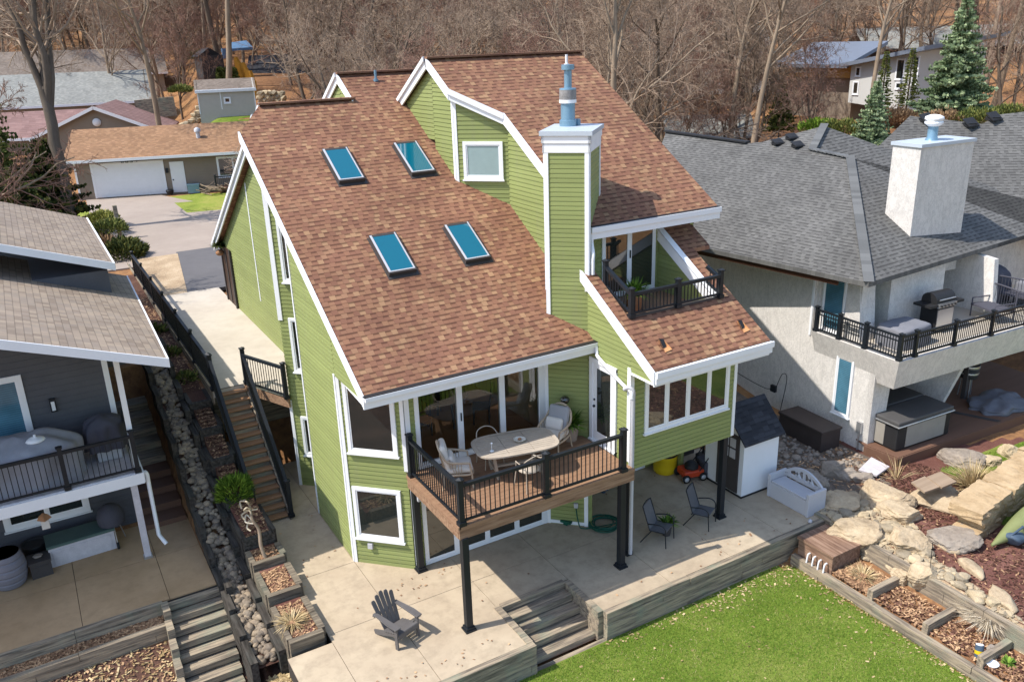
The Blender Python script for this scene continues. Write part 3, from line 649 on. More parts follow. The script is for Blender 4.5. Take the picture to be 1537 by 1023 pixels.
T.prism([(10.13, 20.6, Z3(20.64)+.01), (11.19, 19.54, Z3(19.575)+.01), (11.19, 19.54, Z3(19.575)-.12), (10.13, 20.6, Z3(20.64)-.12)], (.02, .02, 0))
rake(T, 11.205, 15.8, 19.6, Z3, .27); rake(T, 15.215, 15.8, 21.9, Z3, .16, .025, -.04)
T.prism([(8.76, 25.12, 11.18), (8.76, 23.95, 10.46), (8.76, 23.95, 10.24), (8.76, 25.12, 10.9)], (.04, 0, 0)); T.prism([(8.76, 25.1, 11.18), (8.76, 28, 9.45), (8.76, 28, 9.2), (8.76, 25.1, 10.9)], (.04, 0, 0)); T.prism([(8.70, 25.1, 11.2), (8.70, 28, 9.48), (8.70, 28, 9.36), (8.70, 25.1, 11.08)], (.06, 0, 0))
rake(T, 13.84, 14.38, 16.5, lambda y: Z2(y)+.04, .3, .05); T.prism([(13.84, 14.38, Z2(14.38)+.045), (13.84, 16.5, Z2(16.5)+.045), (14.02, 16.5, Z2(16.5)+.045), (14.02, 14.38, Z2(14.38)+.045)], (0, 0, .02))
T.build('fascia', 'trim', H)
def cboard(wl, *a): t = MB(); wl.box(t, *a); t.build('corner_board', 'trim', H)
cboard(wA, 2.66, 2.755, 0, 4.95, .012, .035); cboard(wD, -.02, .085, 0, 4.9, .012, .034)
cboard(wD, LD-.07, LD+.02, 2.65, 4.9, .012, .04); cboard(wF, -.01, .11, 0, 4.95, .012, .036)
cboard(wA, -.01, .07, 0, Z1(20.25)-.2, .012, .033); cboard(wC, -.03, .1, 5.02, 8.6, .012, .04); cboard(wC, -.03, .055, 0, 2.66, .012, .04)
cboard(wE, 5.28, 5.37, 3.95, 7.9, .012, .03)
cboard(wG, -.02, .09, 0, 5, .012, .03); cboard(wG, LG-.1, LG, 0, 2.3, .012, .03); cboard(wG, 0, LG, .02, .11, .012, .028); cboard(wF, 3.68, 3.77, 0, 5, .012, .03)
cboard(wS, -.03, .08, 2.4, 4.9, .012, .035); cboard(wS, 3.19, 3.28, 2.4, 4.9, .012, .035); cboard(wH, 1.57, 1.67, 2.6, 4.95, .012, .034); cboard(wR, -.02, .07, 2.4, 5.2, .012, .035)
cboard(wU, 3.85, 3.95, 8.2, Z3(20.67)-.2, .012, .036); cboard(wJ, -.02, .075, 8.2, Z3(20.67)-.25, .012, .034)
cboard(wC, 1.17, 1.27, 0, 2.4, .012, .03)

G = MB(); G.bb(5.28, 11.1, 15.235, 15.30, 5.10, 5.19); G.build('gutter', 'trim', H)
# drip edge: the dark line of shingles over the gutters
D = MB(); D.bb(5.27, 11.1, 15.25, 15.42, 5.192, 5.206); D.bb(11.25, 15.23, 15.73, 15.86, 7.83, 7.845); D.build('drip_edge', 'box_black', H)
dsp = MB(); dsp.tube(pcurve([(11.06, 15.26, 5.1), (11.05, 15.22, 4.95), (11.02, 15.1, 4.86), (11.03, 14.2, 4.5), (11.05, 13.93, 4.42), (11.07, 13.9, 4.25)], 4), .045, 6); dsp.build('downspout', 'trim', H)
dsp = MB(); dsp.tube(pcurve([(11.0, 14.1, 4.42), (11.03, 13.98, 4.5), (11.09, 13.9, 4.44), (11.1, 13.9, 4.3)], 5)+[V((11.1, 13.9, .15))], .048, 8); dsp.build('downspout', 'palegrey', H)
dsp = MB(); dsp.tube(pcurve([(11.3, 15.78, 7.6), (11.28, 15.76, 7.45), (11.22, 15.62, 7.25), (11.2, 15.6, 7.1)], 4)+[V((11.2, 15.6, 6.75))], .045, 6); dsp.build('downspout', 'trim', H)
# windows --------------------------------------------------------------
window(H, wD, .16, 1.40, 3.02, 4.86, out=.06); window(H, wD, .14, 1.37, .72, 2.12, out=.06)
for z0, z1 in ((6.1, 8.25), (3.55, 5.1), (1.0, 2.2)): window(H, wC, .28, .80, z0, z1, fw=.07, out=.07)
window(H, wJ, .22, 1.32, 8.45, 9.45, glass='grey_glass', out=.06)
window(H, wS, .40, 3.02, 3.22, 4.62, nx=4, out=.05, mull=.07)
# sliding doors of the deck storey: real glass with the room behind it
def slider(wl, a0, a1, z0, z1, n, glass, name='sliding_door', f=.07):
    mb = MB(); wl.box(mb, a0, a1, z1-f, z1, -.06, .045); wl.box(mb, a0, a1, z0, z0+.06, -.06, .05)
    for i in range(n+1):
        c = a0+(a1-a0)*i/n; k = f if 0 < i < n else f*1.5; wl.box(mb, max(a0, c-k), min(a1, c+k), z0+.06, z1-f, -.06, .04+.004*(i % 2))
    for i in range(n):
        b0, b1 = a0+(a1-a0)*i/n+f, a0+(a1-a0)*(i+1)/n-f; wl.box(mb, b0, b1, z0+.06, z0+.13, -.04, .03); wl.box(mb, b0, b1, z1-f-.05, z1-f, -.04, .03)
    o = mb.build(name, 'trim', H); p = MB()
    for i in range(n): wl.box(p, a0+(a1-a0)*i/n+f, a0+(a1-a0)*(i+1)/n-f, z0+.13, z1-f-.05, .0 if glass == 'glass' else .024, .006 if glass == 'glass' else .029)
    p.build('pane', glass, o)
    if name: q = MB(); wl.box(q, a0+(a1-a0)/n+.0, a0+(a1-a0)/n+.02, z0+.95, z0+1.15, .045, .08); q.build('handle', 'black', o)
    return o
slider(wF, .24, 3.68, 2.62, 4.93, 3, 'glass'); slider(wF, .24, 3.68, 0.02, 2.15, 4, 'dark_glass')
slider(W(11.1, 16.5, 1, 0), 1.0, 2.68, 5.76, 7.7, 2, 'dark_glass')
# deck door
mb = MB(); wH.box(mb, .12, .24, 2.6, 4.75, .01, .06); wH.box(mb, 1.06, 1.18, 2.6, 4.75, .01, .06); wH.box(mb, .12, 1.18, 4.68, 4.78, .01, .058)
wH.box(mb, .24, .40, 2.64, 4.68, .01, .035); wH.box(mb, .94, 1.06, 2.64, 4.68, .01, .035); wH.box(mb, .40, .94, 2.64, 2.9, .01, .035); wH.box(mb, .40, .94, 4.55, 4.68, .01, .035); wH.box(mb, .12, 1.18, 2.6, 2.64, .01, .1)
dd = mb.build('door', 'white', H); p = MB(); wH.box(p, .40, .94, 2.9, 4.55, .01, .029); p.build('pane', 'dark_glass', dd)
p = MB(); p.ell(wH.p(.32, 3.55, .06), (.035, .035, .035), 8, 6); p.ell(wH.p(.32, 3.72, .05), (.03, .03, .03), 8, 6); p.build('handle', 'black', dd)
# brown rear door on the walkway side, with a wreath hung on its frame
mb = MB(); wE.box(mb, .05, 1.65, 2.75, 4.95, .012, .05); db = mb.build('door', 'door_brown', H); db['label'] = 'dark brown side door above the walkway'
p = MB(); wE.box(p, .1, .2, 2.75, 4.9, .05, .09); wE.box(p, 1.55, 1.68, 2.75, 5.0, .05, .1); wE.box(p, .8, .9, 2.8, 4.9, .05, .075); p.build('door_frame', 'box_dark', db)
# white service door below the sunroom
mb = MB(); wX.box(mb, 2.35, 3.2, 0.02, 2.1, .012, .05); sd = mb.build('door', 'white', H); p = MB(); wX.box(p, 2.5, 3.05, .5, 1.95, .05, .058); p.build('pane', 'dark_glass', sd)
# skylights
for i, (x, y) in enumerate(((7.12, 20.97), (9.13, 20.96), (7.11, 18.05), (9.12, 18.04))):
    ax = V((1, 0, 0)); ay = V((0, 1, RS)).normalized(); az = ax.cross(ay); o = V((x, y, Z1(y)))
    Lx, Ly = .70, 1.34; mb = MB()
    def sk(mb, a0, a1, b0, b1, c0, c1): mb.add([o+ax*a+ay*b+az*c for a in (a0, a1) for b in (b0, b1) for c in (c0, c1)], [[0, 1, 3, 2], [4, 6, 7, 5], [0, 4, 5, 1], [2, 3, 7, 6], [0, 2, 6, 4], [1, 5, 7, 3]])
    for a0, a1, b0, b1 in ((0, Lx, 0, .07), (0, Lx, Ly-.07, Ly), (0, .06, .07, Ly-.07), (Lx-.06, Lx, .07, Ly-.07)): sk(mb, a0, a1, b0, b1, 0, .12)
    ob = mb.build('skylight', 'box_dark', H)
    fl = MB(); sk(fl, -.03, Lx+.06, -.09, 0, .004, .012); sk(fl, -.03, 0, 0, Ly+.03, .004, .012); sk(fl, Lx, Lx+.06, 0, Ly+.03, .004, .012); fl.build('flashing', 'box_dark', ob)
    ri = MB(); sk(ri, .005, .06, .04, Ly-.02, .12, .128); sk(ri, Lx-.06, Lx-.03, .04, Ly-.02, .12, .128); sk(ri, .06, Lx-.06, .04, .07, .12, .128); ri.build('rim', 'palegrey', ob)
    pn = MB(); sk(pn, .06, Lx-.06, .07, Ly-.07, .06, .115); pn.build('pane', 'sky_glass', ob)
# chimney: an angled chase with a cap and two flues
CH = MB(); cd = V((1, -1, 0)).normalized(); ce = V((1, 1, 0)).normalized(); c0 = V((10.40, 16.35, 0))
wc1 = W(10.40, 16.35, 1, -1); Lc = 1.0; Dc = 1.5
wc1.siding(CH, [(0, 5.0), (Lc, 5.0), (Lc, 9.62), (0, 9.62)], .105, .012, .3)
c1 = c0+cd*Lc; wc2 = W(c1.x, c1.y, 1, 1); wc2.siding(CH, [(0, 5.5), (Dc, 5.5), (Dc, 9.62), (0, 9.62)], .105, .012, .3)
c3 = c0+ce*Dc; wc4 = W(c3.x, c3.y, -1, -1); wc4.siding(CH, [(0, 5.5), (Dc, 5.5), (Dc, 9.62), (0, 9.62)], .105, .012, .3)
c2 = c1+ce*Dc; wc3 = W(c2.x, c2.y, -1, 1); wc3.siding(CH, [(0, 6), (Lc, 6), (Lc, 9.62), (0, 9.62)], .105, .012, .3)
cho = CH.build('chimney', 'siding', H)
t = MB()
for wl, L in ((wc1, Lc), (wc2, Dc), (wc3, Lc), (wc4, Dc)):
    wl.box(t, -.012, .085, 5.75 if wl is wc1 else 6.3, 9.6, .012, .035); wl.box(t, L-.085, L+.012, 6.35, 9.6, .012, .034)
    wl.box(t, -.04, L+.04, 9.55, 9.76, .0, .04); wl.box(t, -.06, L+.06, 9.76, 9.92, .0, .06)
t.build('band', 'trim', cho)
cm = c0+cd*(Lc/2)+ce*(Dc/2)
t = MB(); t.box((cm.x, cm.y, 9.975), (Lc+.2, Dc+.2, .10), math.radians(-45)); t.build('cap', 'capmetal', cho)
fx = V((11.40, 16.88, 0))
t = MB(); t.lathe(fx, [(.2, 10.02), (.2, 10.16), (.165, 10.17), (.165, 10.56)], 24, hard=True); _f1 = MB(); _f1.lathe(fx, [(.195, 10.84), (.19, 10.87), (.08, 10.875)], 24, hard=True); _f1.build('collar_top', 'flue', cho); _f1 = MB(); _f1.lathe(fx+V((.02, .02, 0)), [(.088, 10.86), (.088, 11.3)], 20, hard=True); _f1.build('flue_pipe', 'flue', cho); _f1 = MB(); _f1.lathe(fx+V((.02, .02, 0)), [(.08, 11.27), (.15, 11.275), (.15, 11.385), (.01, 11.39)], 20, hard=True); _f1.build('rain_cap', 'flue', cho)
t.build('flue', 'flue', cho); t = MB(); t.box(fx+V((.19, -.02, 10.1)), (.12, .22, .14), .5); t.build('flue_box', 'flue', cho); t = MB(); t.lathe(fx, [(.197, 10.62), (.197, 10.84)], 24); t.build('flue_band', 'chase', cho); t = MB(); t.lathe(fx, [(.17, 10.54), (.2, 10.545), (.2, 10.62)], 24, hard=True); t.build('flue_collar', 'trim', cho)
# roof vents
for (x, y) in ((11.58, 13.6), (13.92, 13.58)):
    z = Z2(y); t = MB(); t.add([(x-.02, y-.2, z-.1), (x+.2, y-.18, z-.08), (x+.04, y+.1, z+.08), (x-.02, y+.0, z+.15), (x+.1, y-.0, z+.12)], [[0, 1, 2], [0, 2, 3], [3, 2, 4], [4, 2, 1]]); t.build('roof_vent', 'copper', H)
    t = MB(); t.add([(x-.03, y-.12, z-.04), (x+.1, y-.1, z-.02), (x+.1, y+.0, z+.13), (x-.03, y+.02, z+.16)], [[0, 1, 2, 3]]); t.build('roof_vent_opening', 'box_black', H)
for (x, y, Zf, m) in ((9.85, 24.75, Z1, 'flue'), (14.35, 21.3, Z3, 'white')):
    t = MB(); t.tube([(x, y, Zf(y)-.02), (x, y, Zf(y)+.3)], .04, 8); t.tube([(x, y, Zf(y)-.02), (x, y, Zf(y)+.05)], .08, 8); t.build('vent_pipe', m, H)
t = MB(); wD.box(t, .42, .54, .46, .60, .012, .09); t.build('dryer_vent', 'palegrey', H)
t = MB(); wG.box(t, .72, .82, .55, .68, .012, .08); t.build('outlet_box', 'palegrey', H)
t = MB(); t.tube([pX(1000, 345, 6.37), pX(1000, 345, 6.37)+V((0, .01, 0))], .01) if False else None
# room behind the sliding doors
t = MB(); t.bb(6.7, 10.3, 16.5, 21.5, 2.55, 2.6); t.build('interior_floor', 'orangewood', H)
t = MB(); t.bb(6.7, 10.3, 21.5, 21.6, 2.6, 5.0); t.bb(6.62, 6.7, 16.6, 21.5, 2.6, 5); t.bb(10.3, 10.38, 16.6, 21.5, 2.6, 5); t.bb(6.7, 10.3, 16.6, 21.5, 5.0, 5.05); t.build('interior_wall', 'inwall', H)
t = MB()
for i in range(9): t.bb(9.4+.09*i, 9.4+.09*i+.06, 20.6+(i % 2)*.05, 20.68+(i % 2)*.05, 2.65, 4.7)
t.build('curtain', 'cushion', H)
# balcony sunk into the lower roof
t = MB(); t.bb(11.32, 13.9, 14.4, 16.5, 5.66, 5.72); t.build('balcony_floor', 'deck', H)
t = MB(); t.bb(11.30, 13.98, 14.36, 14.42, 5.5, Z2(14.4)+.02); t.bb(11.27, 11.33, 14.4, 16.4, 5.5, 5.9); t.prism([(11.30, 14.4, 5.7), (11.30, 15.9, 5.7), (11.30, 15.9, Z2(15.9)-.01), (11.30, 14.4, Z2(14.4)-.01)], (.035, 0, 0)); t.build('balcony_curb', 'box_dark', H)
BR = thing('balcony_railing', 'short black metal railing around the sunk roof balcony', 'railing', (12.7, 14.38, Z2(14.4)))
rail(BR, [(11.38, 15.35, 6.42), (11.38, 14.38, 5.98), (12.72, 14.36, 5.98), (14.04, 14.36, 5.98)], .58, [0, 1, 2, 3], .1, .1)
rail(BR, [(14.04, 14.36, 5.98), (13.95, 14.75, 6.22)], .5, [], .1, .09)
# ------------------------------------------------------------------ wooden deck
DK = thing('wooden_deck', 'raised brown board deck with black railing on tall black posts', 'deck', (8.6, 15, 0))
t = MB()
for i in range(19): t.bb(6.5, 10.98, 13.72+i*.1445, 13.72+i*.1445+.138, 2.555, 2.6)
t.bb(6.47, 11.0, 13.66, 13.715, 2.54, 2.6); t.bb(6.44, 6.498, 13.66, 16.3, 2.54, 2.6); t.build('floor', 'deck', DK)
t = MB(); t.bb(6.47, 11.0, 13.68, 13.73, 2.29, 2.54); t.bb(6.46, 6.51, 13.73, 16.3, 2.29, 2.54); t.bb(6.6, 10.9, 14.2, 14.25, 2.3, 2.54)
for i in range(11): t.bb(6.7+.42*i, 6.74+.42*i, 13.74, 16.36, 2.32, 2.54)
t.build('beam', 'deckbeam', DK)
rail(DK, [(6.55, 16.2, 2.6), (6.55, 13.72, 2.6), (8.62, 13.72, 2.6), (10.70, 13.72, 2.6)], .95, [0, 1, 2, 3], .112, .115)
for (x, y, zt) in ((6.58, 13.72, 2.3), (6.62, 16.28, 2.3), (10.72, 13.78, 2.3)):
    t = MB(); t.box((x, y, zt/2), (.15, .15, zt)); o = t.build('support_post', 'black', DK, 0, .008)
    q = MB(); q.box((x, y, .05), (.2, .2, .1)); q.box((x, y, .02), (.25, .25, .04)); q.build('post_base', 'black', o)
SP = thing('support_post', 'square black post under the sunroom corner by the white shed', 'post', (14.24, 14.14, 0))
t = MB(); t.box((14.24, 14.14, 1.2), (.15, .15, 2.38)); t.build('shaft', 'black', SP, 0, .008); t = MB(); t.box((14.24, 14.14, .05), (.2, .2, .1)); t.box((14.24, 14.14, .02), (.25, .25, .04)); t.build('base', 'black', SP)
SP = thing('support_post', 'thin black post beside the grey downspout at the sunroom corner', 'post', (11.1, 14.1, 0))
t = MB(); t.box((11.18, 14.1, 1.2), (.12, .12, 2.38)); t.build('shaft', 'black', SP); t = MB(); t.box((11.18, 14.1, .05), (.18, .18, .1)); t.build('base', 'black', SP)
# lamp on the left post and small spotlight
o = MB(); o.box((6.68, 16.2, 2.0), (.12, .16, .12)); tag(o.build('wall_light', 'palegrey'), 'small grey wall light on the black post under the deck', 'light')
# ------------------------------------------------------------------ walkway, landing and stairs
WP = [(3.72, 23.72), (4.62, 23.72), (5.37, 21.95), (5.5, 22.1), (6.37, 22.97), (6.37, 35.1), (4.12, 35.1), (3.72, 30)]
t = MB(); t.prism([(x, y, 2.55) for x, y in WP], (0, 0, .2)); struct('walkway', t, 'concrete_walk')
t = MB(); t.bb(3.74, 6.4, 24.4, 24.6, 0, 2.54); tag(t.build('retaining_wall', 'timberX'), 'shadowed timber wall under the concrete walkway landing', 'wall')
ST = thing('staircase', 'brown board staircase with black railings up to the walkway', 'stairs', (4.2, 20.4, 0))
n = 15
for i in range(n):
    z = 2.75*(i+.55)/n; y = 20.42+i*(3.3/n); t = MB(); t.bb(3.84, 4.62, y, y+.135, z-.04, z); t.bb(3.84, 4.62, y+.142, y+.27, z-.04, z); t.build('tread', 'tread', ST)
t = MB()
for x in (3.80, 4.64): t.prism([(x-.02, 20.3, -.02), (x-.02, 20.72, 0), (x-.02, 23.75, 2.5), (x-.02, 23.75, 2.74), (x-.02, 20.36, .1)], (.045, 0, 0))
t.build('stringer', 'timberY', ST)
t = MB()
for i in range(n): z = 2.75*(i+.55)/n; y = 20.42+i*(3.3/n); t.bb(3.84, 4.6, y+.25, y+.262, z-.04, z+.11)
t.build('riser', 'timberX', ST)
for x in (3.76, 4.68):
    rail(ST, [(x, 20.38, .05), (x, 23.72, 2.78)], .98, [0, 1], .12, .11)
t = MB(); t.bar((4.62, 23.70, 2.62), (5.40, 21.93, 2.62), .05, .26); t.build('landing_beam', 'deckbeam', ST)
rail(ST, [(4.66, 23.68, 2.75), (5.36, 22.0, 2.75)], .95, [1], .11, .1)
FN = thing('walkway_fence', 'long black metal fence along the edge of the concrete walkway', 'fence', (3.75, 29, 2.75))
rail(FN, [(3.76, 23.9+i*2.55, 2.75) for i in range(7)], .98, None, .115, .09)
t = MB(); t.prism([(3.70, 23.75, 2.35), (3.74, 23.75, 2.35), (3.80, 42, 2.35), (3.76, 42, 2.35)], (0, 0, .42)); tag(t.build('timber_edging', 'timberY'), 'weathered board edging along the fenced side of the walkway', 'edging')
# ------------------------------------------------------------------ timber walls and steps in front of the patio
def tstack(mb, p, q, z0, z1, w=.15, h=.16, seed=0, inw=0):
    """courses of landscape timbers with staggered butt joints"""
    p, q = V((p[0], p[1], 0)), V((q[0], q[1], 0)); L = (q-p).length; d = (q-p)/L; rnd = random.Random(seed); k = 0; z = z1
    while z > z0+.02:
        zl = max(z0, z-h); a = -rnd.uniform(0, 1.6) if k else 0
        while a < L:
            b = min(L, a+2.4); a0 = max(a, 0)
            if b-a0 > .04:
                j = rnd.uniform(-.012, .012); nn = V((d.y, -d.x, 0))*j; P0 = p+d*(a0+.004)+nn; P1 = p+d*(b-.004)+nn
                mb.bar(P0+V((0, 0, (z+zl)/2+.0)), P1+V((0, 0, (z+zl)/2)), w, z-zl-.008)
            a += 2.4
        z -= h; k += 1
    return mb
RW = MB(); tstack(RW, (9.36, 12.56), (17.1, 12.56), -.75, .03, seed=1); tstack(RW, (9.31, 14.0), (9.31, 12.64), -.75, .03, seed=2); RW2 = RW
tag(RW2.build('retaining_wall', 'timberX'), 'long weathered timber wall holding the shaded patio above the lawn', 'retaining wall')
RW = MB(); tstack(RW, (2.95, 12.54), (7.52, 12.54), -.95, .03, seed=3); tstack(RW, (7.46, 12.62), (7.46, 14.05), -.75, .03, seed=4)
tag(RW.build('retaining_wall', 'timberX'), 'timber wall below the sunny patio corner left of the steps', 'retaining wall')
SPT = thing('timber_steps', 'wide weathered timber steps from the patio down to the lawn', 'steps', (8.4, 13.2, -.7))
for i in range(5):
    y0 = 14.02-i*.3; zt = .03-i*.155
    t = MB(); nb = 2
    t.bb(7.54, 9.23, y0-.075, y0+.075, zt-.15, zt); 
    if i: t.bb(7.54, 9.23, y0+.085, y0+.3, zt-.14, zt-.02-.006*i)
    t.build('step', 'timberX', SPT)
t = MB(); t.bb(7.5, 9.4, 12.3, 12.62, -.74, -.69); tag(t.build('stepping_board', 'timberX'), 'bare flat board on the lawn at the foot of the timber steps', 'board')
# left flight of seven timber steps
SL = thing('timber_steps', 'narrow steep timber steps beside the river stone channel', 'steps', (2, 17.4, -.6))
for i in range(8):
    y0 = 18.35-i*.30; zt = -.06-i*.155; t = MB(); x0 = 1.16-i*.02; x1 = 2.38-i*.02
    t.bb(x0, x1, y0-.09, y0+.07, zt-.15, zt); t.bb(x0, x1, y0+.08, y0+.24, zt-.14, zt-.03); t.build('step', 'timberX', SL)
for i in range(6):
    t = MB(); t.bb(1.0-i*.02, 1.15-i*.02, 17.92-i*.42, 18.33-i*.42, -.6-i*.22, .05-i*.22); t.build('side_timber', 'timberX', SL); t = MB(); t.bb(2.39-.02*i, 2.54-.02*i, 17.9-i*.42, 18.31-i*.42, -.6-i*.22, .16-i*.22); t.build('side_timber', 'timberdark', SL)
# neighbour's patio and the planting strip in front of it
panels('side_patio', [-9, -4.6, -2.6, -.62, 1.22, 2.28], [18.45, 20.45, 22.4], 0, 'concrete_left')
BD = []
t = MB(); tstack(t, (-8, 18.3), (1.05, 18.38), -.3, .02, seed=6); tag(t.build('retaining_wall', 'timberX'), 'upper timber edge below the brown side patio', 'retaining wall')
t = MB(); tstack(t, (-8, 17.75), (1.0, 17.85), -.75, -.22, seed=7); tag(t.build('retaining_wall', 'timberX'), 'second timber tier with wood chips below the side patio', 'retaining wall')
t = MB(); t.prism([(-8, 17.8, -.4), (1.0, 17.9, -.4), (1.0, 18.35, -.4), (-8, 18.28, -.4)], (0, 0, .12)); struct('planting_bed', t, 'soil')
patch('mulch_bed', [(-8, 12), (3.85, 12), (3.85, 18.35), (.95, 18.35), (.95, 17.8), (-8, 17.7)], 'soil', .02, .25)
# channel and terraced planters climbing beside the stairs
def cz(y): return .42*(y-19.2) if y > 19.0 else -.084-.10*(19.0-y)
for (xa, xb, s, lab) in ((2.36, 2.2, 21, 'dark stepped timber edge between the side patio and the river stones'), (2.96, 2.94, 22, 'dark stepped timber edge between the river stones and the planters')):
    t = MB(); y = 15.4
    rnd = random.Random(s)
    while y < 26.5:
        z = cz(y+.4)+(.22 if xa < 2.5 else .3); t.bb(xa-.075, xa+.075, y, y+.86, z-.62, z); t.bb(xa-.07+.01, xa+.07+.01, y+.87, y+.92, z-.6, z-.1); y += .92
    tag(t.build('timber_edge', 'timberdark'), lab, 'edging')
t = MB(); rnd = random.Random(5)
for i in range(760):
    y = rnd.uniform(15.6, 27); x = rnd.uniform(2.47, 2.88); r = rnd.choice((.05, .06, .07, .085, .105)) * (1.1 if rnd.random() < .2 else 1)
    t.ell((x, y, cz(y)+.05+rnd.uniform(-.02, .06)), (r*rnd.uniform(.9, 1.4), r*rnd.uniform(.8, 1.1), r*rnd.uniform(.6, .85)), 8, 5, rnd.uniform(0, 3))
struct('river_stones', t, 'river', 'stuff')
t = MB()
for j in range(44): y = 15.5+j*.27; t.poly([(2.42, y, cz(y)), (2.92, y, cz(y)), (2.92, y+.27, cz(y+.27)), (2.42, y+.27, cz(y+.27))])
struct('channel_bed', t, 'soil')
PLN = [(15.02, 16.45, .28, 3.80, 'nearest planter box with a tuft of straw grass beside the patio'), (16.62, 17.75, .42, 3.82, 'second planter box of red chips beside the sunny patio'), (17.85, 18.55, .55, 3.82, 'low thin planter step holding the little bare tree'), (18.65, 20.2, .78, 3.82, 'planter box below the green shrub at the stair foot'),
       (20.3, 21.6, 1.15, 3.7, 'planter box holding the round green shrub'), (21.7, 22.7, 1.6, 3.68, 'shaded planter terrace beside the stairs, fourth above the shrub side'), (22.8, 23.8, 2.05, 3.66, 'shaded planter terrace near the top of the stairs'), (23.9, 24.9, 2.45, 3.66, 'pale timber planter box under the end of the fence')]
for k, (y0, y1, zt, x1, lab) in enumerate(PLN):
    B = thing('planter_box', lab, 'planter', (3.35, (y0+y1)/2, zt-.3)); t = MB(); zb_ = -.7 if zt < .9 else zt-.75
    if zt < 2.3 or True:
        x0 = 3.06
        tstack(t, (x0, y0+.07), (x1, y0+.07), zb_, zt, .14, .16, 30+k)
        t.bb(x1-.07, x1+.07, y0+.15, y1, zb_, zt-.004); t.bb(x0-.02, x0+.1, y0+.15, y1, zb_, zt-.006)
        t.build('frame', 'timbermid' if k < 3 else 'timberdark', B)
        q = MB(); zn = zt-.06 if k < 3 else PLN[k+1][2]-.2 if k+1 < len(PLN) else zt; q.prism([(x0+.09, y0+.14, zt-.4), (x0+.09, y1+.1, zt-.4), (x0+.09, y1+.1, zn), (x0+.09, y0+.14, zt-.06)], (x1-.15-x0, 0, 0)); q.build('soil', 'redmulch' if zt < 1 else 'soil', B)
# chips scattered over the beds
def chips(name, areas, n, seed, mat, L=(.03, .09), zf=gz):
    t = MB(); rnd = random.Random(seed)
    for _ in range(n):
        x0, x1, y0, y1, z = rnd.choice(areas); x = rnd.uniform(x0, x1); y = rnd.uniform(y0, y1); zz = (zf(x, y)+.02 if z is None else z)+rnd.uniform(.0, .025)
        l = rnd.uniform(*L); a = rnd.uniform(0, 6.28); wdt = rnd.uniform(.01, .022); e = rnd.uniform(-.35, .35); d = V((math.cos(a), math.sin(a), e)); s = V((-math.sin(a), math.cos(a), rnd.uniform(-.4, .4)))
        c = V((x, y, zz)); t.poly([c-d*l/2-s*wdt, c+d*l/2-s*wdt, c+d*l/2+s*wdt, c-d*l/2+s*wdt])
    return struct(name, t, mat, 'stuff')
AR = [(3.18, x1-.08, y0+.16, y1, zt-.06) for (y0, y1, zt, x1, l) in PLN[:3]]
for k, (y0, y1, zt, x1, l) in enumerate(PLN[3:-1]):
    zn = PLN[k+4][2]-.2
    for f in range(6): AR.append((3.18, x1-.08, y0+.16+(y1-y0-.1)*f/6, y0+.16+(y1-y0-.1)*(f+1)/6, zt-.06+(zn-zt+.06)*(f+.3)/6))
chips('wood_chips', AR*1+AR[:3]*3, 3600, 1, 'chip'); chips('dark_wood_chips', AR, 2200, 2, 'chip_dark')
chips('wood_chips', [(-5, 1.0, 17.9, 18.3, -.28), (-5, 1.0, 17.9, 18.3, -.28), (-4, .95, 15.6, 17.75, None)], 5200, 3, 'chip', (.04, .12)); chips('straw_litter', [(-4, .95, 16.4, 17.75, None), (2.6, 3.0, 14.6, 15.4, None)], 1800, 33, 'blade_dry', (.06, .2))
# river stone steps of the shaded side passage, beside the grey house
SD = thing('side_steps', 'shaded brown timber steps climbing between the grey house and the stone channel', 'steps', (1.7, 23, 0))
for i in range(9):
    y0 = 21.9+i*.62; zt = .14+i*.19; t = MB(); t.bb(1.2, 2.24, y0, y0+.6, zt-.36, zt); t.build('step', 'comp' if i < 4 else 'timberX', SD)
# ------------------------------------------------------------------ neighbour on the left
def pl3(p, a, b): return (V(a)-V(p)).cross(V(b)-V(p))
LH = thing('grey_house', 'dark grey sided house with tan shingle shed roofs and a white deck edge', 'house', (-2, 24, 0))
t = MB(); wl = W(-9, 22.45, 1, 0); wl.siding(t, [(0, 0), (10.1, 0), (10.1, 5.7), (0, 9.25)], .16, .012)
wl2 = W(1.1, 22.45, 0, 1); wl2.siding(t, [(0, 0), (13, 0), (13, 5.2), (0, 5.0)], .2, .009); t.build('siding', 'dgrey', LH)
LRS = .353
def ZL(x, z0=5.5): return z0+LRS*(2.16-x)
t = MB(); roofface(t, [(2.16, 19.26, ZL(2.16)), (-9, 19.26, ZL(-9)), (-9, 28.2, ZL(-9)), (2.43, 28.2, ZL(2.43))], .12)
t.build('roof', 'shingle_tan', LH)
t = MB(); roofface(t, [(1.9, 25.2, ZL(1.9, 6.42)), (-9, 25.2, ZL(-9, 6.42)), (-9, 33.2, ZL(-9, 6.42)), (1.93, 33.2, ZL(1.93, 6.42))], .12); t.build('roof', 'shingle_tan', LH)['label'] = 'rear upper tan shingle roof of the grey house'
t = MB(); t.bb(-9, 1.75, 25.4, 33, 3.5, 6.3); t.build('rear_wall', 'dgrey', LH)
t = MB(); z = ZL(2.18); t.prism([(2.2, 19.21, z+.01), (-9, 19.21, ZL(-9)+.01), (-9, 19.21, ZL(-9)-.2), (2.2, 19.21, z-.2)], (0, .045, 0)); t.prism([(2.165, 19.26, z), (2.435, 28.2, ZL(2.43)), (2.435, 28.2, ZL(2.43)-.16), (2.165, 19.26, z-.16)], (.04, 0, 0))
